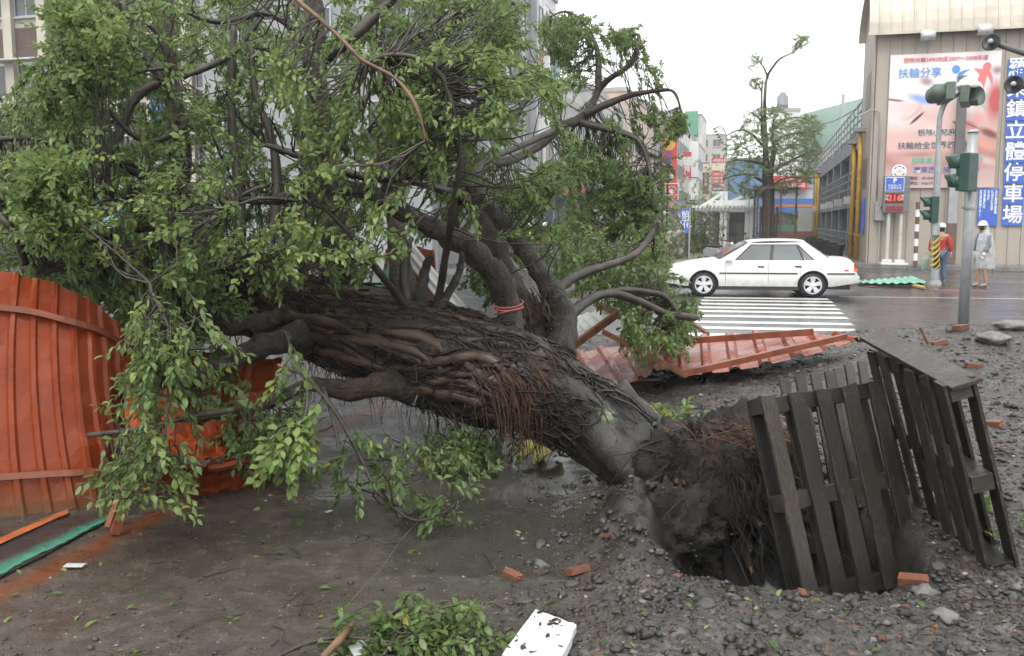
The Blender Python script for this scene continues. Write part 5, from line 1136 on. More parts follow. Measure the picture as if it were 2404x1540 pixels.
ptext('國際扶輪3490地區2007～2008年度', 1728, 545, 50*zs, 'red', False); ptext('扶輪分享', 1505, 655, 98*zs, 'blue')
ptext('根除小兒麻痺', 1715, 1165, 68*zs, 'dark'); ptext('扶輪給全世界的禮物！', 1705, 1275, 74*zs, 'dark')
ptext('指導單位：羅東鎮公所', 1785, 1405, 64*zs, 'green'); ptext('羅東西區扶輪社謹製', 1785, 1485, 66*zs, 'navy')
ptext('電話：03-9560', 1460, 1555, 36*zs, 'dark', False, 'LEFT'); ptext('網址：http://2  7/', 1460, 1598, 36*zs, 'dark', False, 'LEFT')
def ppoly(pts, k, name='emblem'):
    MB().extr([Vector((*pl_(*p), .010)) for p in pts], (0, 0, .005)).build(name, ink[k], poster)
def circ(cx, cy, r_, n=20): return [(cx+r_*math.cos(a), cy-r_*math.sin(a)) for a in np.linspace(0, 2*math.pi, n, endpoint=False)]
ppoly(circ(1825, 632, 35), 'blue'); ppoly(circ(2095, 620, 36), 'coral')
ppoly([(1955, 636), (1900, 642), (1850, 660), (1835, 700), (1840, 745), (1870, 700), (1905, 660)][::-1], 'blue')
ppoly([(1982, 630), (2060, 640), (2118, 652), (2150, 710), (2148, 782), (2118, 712), (2098, 690), (2078, 802), (2052, 745), (2012, 742), (2034, 680)][::-1], 'coral')
ppoly([(2052, 788), (2072, 830), (2112, 850), (2084, 892), (2096, 972), (2052, 932), (2008, 962), (2022, 892), (1990, 850), (2030, 830)][::-1], 'teal')
gx, gy = pl_(1362, 1492); R_ = 72*zs; gear = [(gx+R_*(1 if (k//2) % 2 else .88)*math.cos(2*math.pi*k/96), gy+R_*(1 if (k//2) % 2 else .88)*math.sin(2*math.pi*k/96)) for k in range(96)]
MB().extr([Vector((x, y, .010)) for x, y in gear], (0, 0, .006)).build('emblem', ink['white'], poster)
m = MB()
for a0, a1 in ((.4, 1.0), (1.25, 1.9), (2.15, 2.75), (3.5, 4.15), (4.4, 5.0), (5.3, 5.9)):
    aa = np.linspace(a0, a1, 6); m.extr([Vector((gx+R_*.74*math.cos(a), gy+R_*.74*math.sin(a), .017)) for a in aa]+[Vector((gx+R_*.60*math.cos(a), gy+R_*.60*math.sin(a), .017)) for a in aa[::-1]], (0, 0, .004))
m.build('emblem_ring', ink['navy'], poster)
m = MB(); GOLD = M('ink_gold', (.62, .50, .28), .4, .05)
for k in range(6):
    a = k*math.pi/3; m.beam((gx, gy, .019), (gx+R_*.5*math.cos(a), gy+R_*.5*math.sin(a), .019), .025, .006)
m.build('emblem_spokes', GOLD, poster)
# eight blue character plates
SIGNB = M('sign_blue', (.045, .13, .52), .3, .12, 6, dirt=(.10, .16, .42, .5)); SIGNW = M('sign_white', (.80, .80, .80), .35, .05)
chars = '羅東鎮立體停車場'
for i, ch in enumerate(chars):
    y0 = 238+84.2*i; l0, z1 = onf(4030-i*1.7*1.5-(0), y0); xl = 4033-3.4*i; la, za = onf(xl, y0); lb, zb = onf(xl+78, y0+76)
    c0 = sp(S0-.05, (la+lb)/2, (za+zb)/2); o = thing('character_plate', ('topmost', 'second from the top', 'third from the top', 'fourth from the top', 'fourth from the bottom', 'third from the bottom', 'second from the bottom', 'lowest')[i]+' of the stacked blue plates with one white character each', 'sign', tuple(c0), 0, 'blue character plates on the parking building'); o.matrix_basis = frame(c0, PV, Z3)
    w, h = lb-la, za-zb; MB().bx(-w/2, w/2, -h/2, h/2, -.03, 0).build('plate', SIGNB, o, bevel=.006); text(ch, h*1.0, SIGNW, Matrix.Translation((0, h*.04, .004)), 'lettering', o, 'CENTER', .003, .012, local=True)
# blue information board
la, za = onf(3914, 754); lb, zb = onf(3986, 905); c0 = sp(S0-.05, (la+lb)/2, (za+zb)/2); o = thing('notice_board', 'tall blue notice board with small white columns of writing on the beige wall', 'sign', tuple(c0)); o.matrix_basis = frame(c0, PV, Z3); w, h = lb-la, za-zb
MB().bx(-w/2, w/2, -h/2, h/2, -.03, 0).build('plate', SIGNB, o, bevel=.01)
for k, tx in enumerate(('工程名稱羅東鎮立體停車場', '補助單位行政院交通部', '台灣省政府', '執行單位羅東鎮公所', '啟用日期中華民國84年12')):
    text('\n'.join(tx), h/15.5, SIGNW, Matrix.Translation((w*(.38-.19*k), h*(.46 if k != 2 else .14), .004)), 'lettering', o, 'CENTER', .002, .002, spacing=.82, local=True).data.transform(Matrix.Translation((0, 0, 0)))
for q in [c for c in o.children if c.name.startswith('lettering')]:
    ys_ = [v.co.y for v in q.data.vertices]; dy = (h*.46 if '台' not in q.name else h*.46)-max(ys_); q.data.transform(Matrix.Translation((0, dy if max(ys_) > 0 else dy, 0)))
# small blue plaque on the side wall, junction box, conduit
o = SB(MB(), S0+1.0, S0+2.3, L0-.16, L0-.10, on_l(*src(3455, 930), L0).z, on_l(*src(3455, 797), L0).z).build('plaque', SIGNB); T(o, 'blue plaque on the side wall by the yellow pipes', 'sign')
la, za = onf(3498, 807); lb, zb = onf(3540, 882); o = thing('meter_box', 'grey steel meter box on the beige wall beside the parking display', 'box'); b_ = SB(MB(), S0-.35, S0, la, lb, zb, za).build('case', M('grey_steel_box', (.34, .34, .33), .45, .2, 4, dirt=(.2, .17, .14, .6)), o, bevel=.01)
MB().cyl(sp(S0-.37, (la+lb)/2+.05, (za*2+zb)/3), sp(S0-.345, (la+lb)/2+.05, (za*2+zb)/3), .07, 14).build('dial', M('black_dial', (.03, .03, .03), .2, .1), o); MB().cyl(sp(S0-.12, (la+lb)/2, .1), sp(S0-.12, (la+lb)/2, zb), .035, 8).build('conduit', M('grey_steel_box', (0, 0, 0)), o)
m = MB(); la, za = onf(3520, 480); m.tube([sp(S0-.03, la, zb+.5), sp(S0-.06, la, za-.1), sp(S0-.1, la-.05, za+.3), sp(S0-.1, la-.35, za+.42), sp(S0-.1, la-.8, za+.15), sp(S0-.1, la-1.1, za+.25)], .03, 6)
T(m.build('conduit', M('grey_steel_box', (0, 0, 0)), None, smooth=True), 'thin grey service conduit bent over the corner of the beige wall', 'conduit')
la, za = onf(3792, 575); lb, zb = onf(3818, 893); _, zc = onf(3800, 1074)
tp = thing('wall_post', 'tall flat post standing on the pavement against the beige wall, brown at its foot', 'post', tuple(sp(S0-.4, la))); PGR = M('post_grey', (.34, .34, .34), .5, .15, 3); PDK = M('post_dark', (.12, .12, .125), .5, .15, 3)
for nm, z0, z1, mt in (('foot', .1, zb, M('post_brown', (.13, .085, .07), .5, .2)), ('shaft', zb, za-.9, PGR), ('head', za-.9, onf(3792, 312)[1], PDK)):
    under(SB(MB(), S0-.5, S0-.3, la+(.18 if nm == 'head' else .06), lb+(.12 if nm == 'head' else 0), z0, z1).build(nm, mt), tp)

# ---------------------------------------------------------------- open parking decks along the street
DCON = M('grey_deck_concrete', (.19, .205, .22), .6, .2, 1.0, dirt=(.085, .09, .095, .8), streak=True); DIN = M('deck_inner_shade', (.06, .062, .066), .8, .2)  # inner tone is near black: shade inside the decks painted onto the rear wall
dk = thing('parking_deck', 'open grey concrete parking decks with slatted railings along the street', 'building', tuple(sp(S0+4, L0)))
s0, s1 = S0+DEP+.02, S0+46
for s in np.arange(S0+DEP+.3, s1, 5.9): under(SB(MB(), s, s+.55, L0+.03, L0+.6, 0, 6.2).build('column', DCON), dk)
for z0, z1 in ((2.45, 2.85), (5.15, 5.9)): under(SB(MB(), s0, s1, L0+.0, L0+9, z0, z1).build('deck_slab', DCON), dk)
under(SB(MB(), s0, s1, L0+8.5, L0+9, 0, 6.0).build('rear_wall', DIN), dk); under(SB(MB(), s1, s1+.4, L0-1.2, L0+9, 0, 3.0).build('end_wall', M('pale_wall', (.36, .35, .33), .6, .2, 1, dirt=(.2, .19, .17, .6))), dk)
vm = None
for z0, z1 in ((.12, 1.30), (2.95, 4.25), (5.9, 7.2)):
    h = z1-z0
    for k in range(4): under(SB(MB(), s0, s1, L0-.02, L0+.02, z0+.05+(h-.14)*k/3, z0+.13+(h-.14)*k/3).build('railing_bar', DCON), dk)
    vm = MB(); SB(vm, -.05, .05, -.045, -.005, 0, h); vme = vm.mesh('railing_post'); vme.materials.append(DCON)
    for s in np.arange(s0+.5, s1, 1.9): o = obj_from(vme, 'railing_post', None, dk); o.location = sp(s, L0-.01, z0)-sp(S0+4, L0)
for i, x in enumerate((3412, 3371, 3334, 3309, 3275, 3244)):
    p = on_l(*src(x, 800), L0-.1); s_, l_, z_ = ls(p); o = MB().extr([sp(s_-.35, l_-.05, 2.95), sp(s_+.35, l_-.05, 2.95), sp(s_+.25, l_-.05, 2.6), sp(s_-.25, l_-.05, 2.6)], -PV*.35).build('planter_box', M('white_box', (.62, .62, .60), .5, .1)); T(o, 'white planter box hung on the deck railing above the street', 'planter', 'white boxes along the parking deck')
YEL = M('yellow_pipe', (.52, .30, .03), .4, .2, 3, dirt=(.28, .15, .03, .6), streak=True); FUN = M('grey_funnel', (.28, .28, .28), .5, .1)
for i, (x, ytop) in enumerate(((3424, 545), (3400, 590), (3266, 700), (3256, 690))):
    p = on_l(*src(x, 1030 if i < 2 else 965), L0-.25); s_, l_, _ = ls(p); zt = on_l(*src(x, ytop), L0-.25).z; o = thing('drain_pipe', ('yellow drain pipe by the beige corner', 'yellow drain pipe on the deck front next to the corner pipe', 'yellow drain pipe far along the deck front', 'second yellow drain pipe at the far deck end')[i], 'pipe')
    k = .35; m = MB(); m.tube([sp(s_, l_, .15), sp(s_, l_, zt-1.0), sp(s_+.05, l_, zt-.9), sp(s_+k, l_, zt-.35), sp(s_+k, l_, zt)], .10, 10); m.build('pipe', YEL, o, smooth=True); SB(MB(), s_+k-.3, s_+k+.3, l_-.25, l_+.25, zt, zt+.14).build('funnel', FUN, o)
    [MB().cyl(sp(s_, l_, z), sp(s_, l_, z+.05), .125, 10).build('collar', FUN if i > 1 else YEL, o) for z in (1.2, 2.6, 3.9)]
# black planter tubs along the railing
for i, x in enumerate((3240, 3262, 3285, 3312, 3340)):
    p = on_l(*src(x, 985+i*8), L0-.9); s_, l_, _ = ls(p); o = thing('planter_tub', 'black planter tub on the pavement below the deck railing', 'planter', tuple(sp(s_, l_, .12)), 0, 'black tubs below the deck railing'); MB().lathe((0, 0, 0), [(.32, 0), (.40, .5), (.46, .52), (.46, .6), (.38, .6), (.36, .5)], 14).build('tub', M('black_plastic', (.02, .02, .02), .35, .2), o); 
# hall with green steel wall behind the decks
hall = thing('green_hall', 'long hall with pale green steel wall and white base behind the decks', 'building')
a, b = on_s(*src(3500, 378), 92), on_s(*src(3090, 488), 126); GW = M('pale_green_steel', (.34, .50, .43), .5, .08, .8, dirt=(.26, .38, .33, .5), streak=True); WW = M('offwhite_wall', (.62, .61, .57), .6, .1, .6, dirt=(.45, .43, .39, .6), streak=True)
zt = a.z; d = b-a; d.z = 0; nrm = Vector((-d.y, d.x, 0)).normalized()
n_ = 26
for i in range(n_):
    u0, u1 = i/n_, (i+.96)/n_; f = lambda u: Vector((a.x+d.x*u, a.y+d.y*u, 0)); zr = lambda u: zt+(b.z-zt)*u
    q = MB().quadbox([f(u0)+Z3*(zr(u0)-4.2), f(u1)+Z3*(zr(u1)-4.2), f(u1)+nrm*-.1+Z3*(zr(u1)-4.2), f(u0)+nrm*-.1+Z3*(zr(u0)-4.2)], [f(u0)+Z3*zr(u0), f(u1)+Z3*zr(u1), f(u1)-nrm*.1+Z3*zr(u1), f(u0)-nrm*.1+Z3*zr(u0)]).build('steel_panel', GW, hall)
f = lambda u, k: Vector((a.x+d.x*u, a.y+d.y*u, 0))+nrm*k
MB().extr([f(0, -.15), f(1, -.15), f(1, -9), f(0, -9)] if (f(.5, -9)-CAM).length > (f(.5, 9)-CAM).length else [f(0, .15), f(1, .15), f(1, 9), f(0, 9)], (0, 0, b.z-2)).build('wall', WW, hall)
sl = MB().tube([sp(70, L0+1.0, 6), sp(70, L0+1.0, on_s(*src(3345, 378), 70).z)], .12, 8).build('mast', M('grey_mast', (.4, .42, .42), .5, .1)); T(sl, 'thin grey mast rising above the deck railing before the green wall', 'mast')
# ================================================================ parking display, poles, signals
GALV = M('galvanised_steel', (.36, .37, .38), .42, .18, 5, dirt=(.22, .22, .22, .7), streak=True, metal=.35); CASE = M('display_case', (.16, .16, .165), .4, .15)
p0 = gp(*src(3578, 1068)); s_, l_, _ = ls(p0)
def onp(x, y): p = on_s(*src(x, y), s_); return p.dot(PV), p.z
pd = thing('parking_display', 'grey parking display with blue P panel and red digits on two legs', 'sign', tuple(sp(s_, l_)))
la, za = onp(3535, 705); lb, zb = onp(3632, 850)
under(SB(MB(), s_-.18, s_+.15, la, lb, zb, za).build('case', CASE, bevel=.02), pd)
f1 = (la, onp(3541, 712)[0]); w = lb-la; lc = la+w*.40
def dpanel(x0, y0, x1, y1, mt, nm, e=.02): a1, b1 = onp(x0, y0); a2, b2 = onp(x1, y1); return under(SB(MB(), s_-.18-e, s_-.18, a1, a2, b2, b1).build(nm, mt, bevel=.012), pd), (a1+a2)/2, (b1+b2)/2, b1-b2
dpanel(3540, 710, 3613, 765, SIGNW, 'panel_border', .015); _, cx_, cz_, ph = dpanel(3542, 712, 3611, 763, SIGNB, 'blue_panel', .025)
Fm = lambda x, z, e=.03: frame(sp(s_-.18-e, x, z), PV, Z3)
text('P', ph*.5, SIGNW, Fm(cx_, cz_+ph*.25), 'lettering', pd, bold=.008); text('羅東鎮公所\n立體停車場', ph*.2, SIGNW, Fm(cx_, cz_-ph*.22), 'lettering', pd)
_, cx_, cz_, ph = dpanel(3540, 773, 3611, 813, M('red_led_panel', (.10, .012, .012), .3, .2), 'digit_panel'); text('216', ph*.85, glow('red_digits', (1, .06, .04), 1.6), Fm(cx_, cz_), 'lettering', pd); text('尚\n有', ph*.3, SIGNW, Fm(cx_-w*.30, cz_+.02), 'lettering', pd); text('個\n位', ph*.3, SIGNW, Fm(cx_+w*.30, cz_+.02), 'lettering', pd)
dpanel(3540, 823, 3610, 844, M('dull_red_panel', (.22, .03, .03), .35, .2), 'red_panel')
for x in (3553, 3603):
    a1, _ = onp(x, 900); under(MB().cyl(sp(s_, a1, .1), sp(s_, a1, zb+.02), .075, 10).build('leg', SIGNW if False else M('cream_leg', (.52, .50, .45), .5, .1, dirt=(.3, .27, .22, .6))), pd); under(SB(MB(), s_-.18, s_+.18, a1-.2, a1+.2, .1, .3).build('foot', M('cream_leg', (0, 0, 0)), bevel=.05), pd)
a1, _ = onp(3517, 1078); a2, _ = onp(3625, 1078); under(SB(MB(), s_-.5, s_+.4, a1, a2, .08, .17).build('plinth', SIGNW), pd)
# thin white and brown banded marker post
p = gp(*src(3659, 1082)); mk = thing('marker_post', 'thin banded white and brown marker post on the pavement', 'post', tuple(p)); H_ = on_s(*src(3659, 808), ls(p)[0]).z
for i in range(9): MB().cyl((0, 0, .1+H_*i/9.4), (0, 0, .1+H_*(i+1)/9.4), .075, 10).build('band', SIGNW if i % 2 else M('post_brown', (0, 0, 0)), mk)

SIGG = M('signal_green', (.010, .050, .038), .35, .2, 5, dirt=(.05, .09, .07, .5)); SIGO = M('signal_olive', (.10, .13, .10), .45, .15, 5); LENS = M('dark_lens', (.02, .02, .02), .15, .1); BLK = M('black_rubber', (.015, .015, .016), .4, .2)
def head(parent, loc, yaw, n, r_, mt, horiz=False, visor=True):
    """signal head: case with n lenses and tunnel visors, looking along yaw"""
    M4 = Matrix.Translation(Vector(loc)-parent.location) @ Matrix.Rotation(yaw, 4, 'Z') @ (Matrix.Rotation(math.pi/2, 4, 'Y') if horiz else Matrix())
    def put(m, nm, mat, **k): q = m.build(nm, mat, parent, **k); q.matrix_local = M4; return q
    h = n*r_*2.5
    put(MB().bx(-r_*1.25, r_*1.25, 0, r_*1.3, -h/2, h/2), 'case', mt, bevel=r_*.15)
    for i in range(n):
        z = -h/2+r_*1.25+i*r_*2.5; put(MB().cyl((0, .0, z), (0, -.02, z), r_, 16), 'lens', LENS); P = []
        for k in range(13):
            a = math.radians(-40+260*k/12); P.append([Vector((math.cos(a)*r_*1.08, y*(1 if y == 0 else .55+.45*max(0, math.sin(a))), z+math.sin(a)*r_*1.08)) for y in (0, -r_*1.0, -r_*2.0)])
        put(MB().sheet(P, .008), 'visor', mt, smooth=True)
# striped pole with bent top
b0 = gp(*src(3740, 1137)); s_, l_, _ = ls(b0); sig = thing('signal_pole', 'traffic signal pole with black and yellow bands and a bent top', 'traffic signal', tuple(b0))
def pp(x, y, ds=0.0): return on_s(*src(x, y), s_+ds)
line_ = [(3738, 1135), (3741, 940), (3750, 700), (3757, 500), (3768, 440), (3790, 400), (3830, 372), (3862, 362)]
PTS = smooth3([pp(*q) for q in line_], 6)
under(MB().tube(PTS, [.115 if i < 8 else .095 if i < 14 else .07 for i in range(len(PTS))], 14).build('pole', GALV, smooth=True), sig)
bb, bt = pp(3740, 1073), pp(3742, 940); N_ = 5
YB = M('yellow_band', (.60, .36, .03), .4, .15, 6, dirt=(.35, .2, .04, .5)); n = 20; pitch = .42
for k in range(6):     # diagonal bands wrapped round the pole
    m = MB(); P = []
    for j in range(n+1):
        a = 2*math.pi*j/n; sl_ = .30*(math.sin(a)); 
        rows = []
        for e in (0, 1):
            z = bb.z+(bt.z-bb.z)*(k+(e*.5))/6+.13*math.cos(a-.2); z = min(max(z, bb.z), bt.z); u = (z-bb.z)/(bt.z-bb.z); c0 = bb.lerp(bt, u); rows.append(Vector((c0.x+.123*math.cos(a), c0.y+.123*math.sin(a), z)))
        P.append(rows)
    under(m.sheet(P, .002).build('yellow_band', YB, smooth=True), sig)
under(MB().tube([bb, bt], .119, 20).build('black_sleeve', M('black_paint', (.025, .025, .025), .45, .2), smooth=True), sig)
under(MB().cyl(b0+Vector((0, 0, -.02)), b0+Vector((0, 0, .12)), .2, 12, .13).build('base_collar', M('worn_base', (.30, .28, .25), .6, .3)), sig)
c0 = pp(3845, 395)
head(sig, pp(3765, 375, -.1), math.pi/2*1.0-SA-math.pi, 3, .19, SIGO, True); head(sig, pp(3880, 385, .1), -SA+1.35, 3, .19, SIGO, True)
for q in [c for c in sig.children]: pass
under(MB().tube([pp(3770, 415), pp(3845, 370), pp(3900, 395)], .06, 8).build('bracket', M('post_dark', (0, 0, 0)), smooth=True), sig)
under(MB().lathe(pp(3872, 352), [(.30, 0), (.29, .1), (.22, .22), (.1, .30), (.01, .32)], 18).build('white_dome', SIGNW, smooth=True), sig)
head(sig, pp(3722, 838), math.pi/2+math.pi-SA, 2, .15, SIGG)
# thick galvanised pole on the near kerb
b1 = gp(*src(3852, 1312)); s_, l_, _ = ls(b1); sg2 = thing('signal_pole', 'thick galvanised signal pole at the rubble edge carrying a dark green signal', 'traffic signal', tuple(b1))
tpz = pp(3893, 528); under(MB().tube([b1+Vector((0, 0, -.1)), b1.lerp(tpz, .5), tpz], [.088, .084, .08], 16).build('pole', GALV, smooth=True), sg2)
under(MB().tube([tpz, tpz+Vector((0, 0, .04))], [.1, .06], 16).build('cap', GALV), sg2)
head(sg2, pp(3855, 690, -.22), -SA+.9+math.pi, 2, .125, SIGG); head(sg2, pp(3840, 690, .25), -SA-2.2, 2, .125, SIGG)
under(MB().beam(pp(3858, 620, -.18), tpz+Vector((0, 0, -.35)), .05, .05).build('bracket', SIGG), sg2); under(MB().beam(pp(3858, 752, -.18), b1.lerp(tpz, .78), .05, .05).build('bracket', SIGG), sg2)
for k, z in enumerate((.62, .8)): 
    q = b1.lerp(tpz, z); under(MB().cyl(q+Vector((0, 0, -.02)), q+Vector((0, 0, .02)), .115, 14).build('clamp', GALV), sg2)
# two round-ended mast arms reaching in from beyond the edge
for i, (a, b, s9) in enumerate((((3965, 168), (4250, 262), 15.0), ((4056, 338), (4250, 372), 14.6))):
    A, B = on_s(*src(*a), s9), on_s(*src(*b), s9+.4); o = thing('mast', ('dark steel mast arm with round black end plate above the poster corner', 'lower dark mast arm with round black end plate before the blue characters')[i], 'mast', tuple(B)); d = (B-A).normalized()
    under(MB().tube([A+d*.1, B], [.042, .05], 12).build('arm', M('post_dark', (0, 0, 0)), smooth=True), o); ax = (d*-.75+Vector((0, -.65, .05))).normalized()
    under(MB().lathe(A, [(.03, -.16), (.04, -.06), (.125, -.012), (.13, 0), (.118, .012), (.10, -.008), (.01, -.014)], 22, ax).build('end_plate', BLK, smooth=True), o); under(MB().lathe(A, [(.035, -.02), (.035, .05), (.01, .055)], 12, ax).build('nut', GALV, smooth=True), o)
# green corrugated sheet and plank on the road
shg = thing('corrugated_sheet', 'green corrugated roofing sheet blown flat onto the wet road behind the car', 'metal sheet')
bt_ = [gp(*src(3430, 1133), .06), gp(*src(3520, 1135), .08), gp(*src(3620, 1136), .1), gp(*src(3715, 1133), .06)]; tp_ = [gp(*src(3432, 1126), .07), gp(*src(3500, 1120), .1), gp(*src(3580, 1114), .12), gp(*src(3650, 1108), .12)]
ribbed('sheet', bt_, tp_, .30, .045, M('mint_green_steel', (.16, .44, .33), .35, .15, 3), shg, 6, dent=.02, wave=True)
MB().beam(gp(*src(3440, 1138), .03), gp(*src(3690, 1136), .05), .2, .05).build('batten', DARK, shg)
o = MB().extr([gp(*src(3640, 1145), .02), gp(*src(3660, 1142), .02), gp(*src(3702, 1153), .02), gp(*src(3695, 1156), .02)], (0, 0, .05)).build('plank', M('yellow_plank', (.48, .33, .10), .55, .2)); T(o, 'pale yellow plank on the road beside the green sheet', 'plank')
for i, (x, y, s) in enumerate(((3395, 1146, .12), (3486, 1150, .13), (3378, 1143, .09))):
    p = gp(*src(x, y)); me = rock_mesh(70+i, 1, .6); me.materials.append(BRICK); o = obj_from(me, 'tile_shard', None); o.scale = (s*1.4, s, s*.35); o.location = (p.x, p.y, .03); T(o, 'small orange tile shard on the wet road behind the car', 'shard', 'tile shards on the road')

# ================================================================ white saloon car
wf, wr = gp(1650.6, 695.5), gp(1905.8, 698); car_x = (wr-wf).normalized(); cy_ = Vector((-car_x.y, car_x.x, 0)); cc = (wf+wr)/2+cy_*.74
car = thing('car', 'white four door saloon car crossing the zebra stripes on the wet road', 'car', (cc.x, cc.y, 0), math.atan2(car_x.y, car_x.x)); KS = (wr-wf).length/2.6
car.scale = (KS, KS, KS)
t = NT('white_car_paint'); sz9 = t.new('ShaderNodeSeparateXYZ'); t.l.new(t.co(), sz9.inputs[0]); gr9 = t.math('MULTIPLY', t.ramp(sz9.outputs[2], [(.28, .75), (.52, 0)]), t.ramp(t.noise(9, 6, .7), [(.3, .2), (.7, 1)])); t.set(col=t.mix(gr9, t.mix(t.ramp(t.noise(2, 4), [(.4, 0), (.8, .25)]), (.80, .80, .79), (.66, .65, .62)), (.34, .31, .27)), rough=.25, spec=.5, coat=.6, coatr=.08); CARW = t.m
CGL = glass('car_glass', (.10, .115, .12), .04); RUB = M('tyre_rubber', (.018, .018, .019), .6, .2); TRIM = M('black_trim', (.022, .022, .024), .45, .1); ALLOY = M('alloy_rim', (.66, .67, .68), .35, .1, metal=.3)
top_c = [(-2.22, .50), (-2.20, .62), (-2.10, .70), (-1.9, .755), (-1.6, .825), (-1.2, .885), (-.90, .92), (-.6, .915), (1.5, .925), (1.75, .95), (2.1, .945), (2.22, .90), (2.29, .80), (2.34, .62), (2.42, .55), (2.42, .45)]
def top_z(x): return float(np.interp(x, [q[0] for q in top_c], [q[1] for q in top_c]))
def bot_z(x):
    z = .26 if abs(x) < 1.75 else .26+.10*min(1, (abs(x)-1.75)/.6)
    for wx in (-1.3, 1.3):
        d = abs(x-wx)
        if d < .365: z = max(z, .29+math.sqrt(max(0, .365**2-d*d)))
    return z
def plan_w(x): return .855-.055*max(0, (abs(x)-1.5)/.9)**2-.11*max(0, (abs(x)-2.05)/.37)**2
def side_y(x, z):
    zt = top_z(x); u = (z-.26)/.67
    return plan_w(x)*(1-.05*(1-min(1, max(0, u*2.2)))**2-.055*max(0, u-.52)**1.3)
xs_ = sorted(set([round(v, 4) for v in np.linspace(-2.22, 2.42, 60)]+[round(w+.365*math.cos(a), 4) for w in (-1.3, 1.3) for a in np.linspace(0, math.pi, 15)])); m = MB(); P = []
NR = 9
for x in xs_:
    row = []; zb, zt = bot_z(x), top_z(x); zb = min(zb, zt-.02)
    for k in range(NR): z = zb+(zt-zb)*k/(NR-1); z2 = zt-.03 if k == NR-1 else z; row.append(Vector((x, -side_y(x, z), z2)))
    yw = side_y(x, zt)
    for k in range(1, 8): y = -yw*.97+2*yw*.97*k/8; row.append(Vector((x, y, zt+.03*(1-(y/yw)**2)-(.0 if 0 < k < 8 else 0))))
    for k in range(NR-1, -1, -1): z = zb+(zt-zb)*k/(NR-1); z2 = zt-.03 if k == NR-1 else z; row.append(Vector((x, side_y(x, z), z2)))
    P.append(row)
m.grid(P)
for row_i, rev in ((0, False), (len(P)-1, True)):
    o_ = row_i*len(P[0]); n_ = len(P[0]); f = tuple(o_+j for j in range(n_)); m.f.append(f if rev else tuple(reversed(f)))
body = m.build('body', CARW, car, smooth=True)
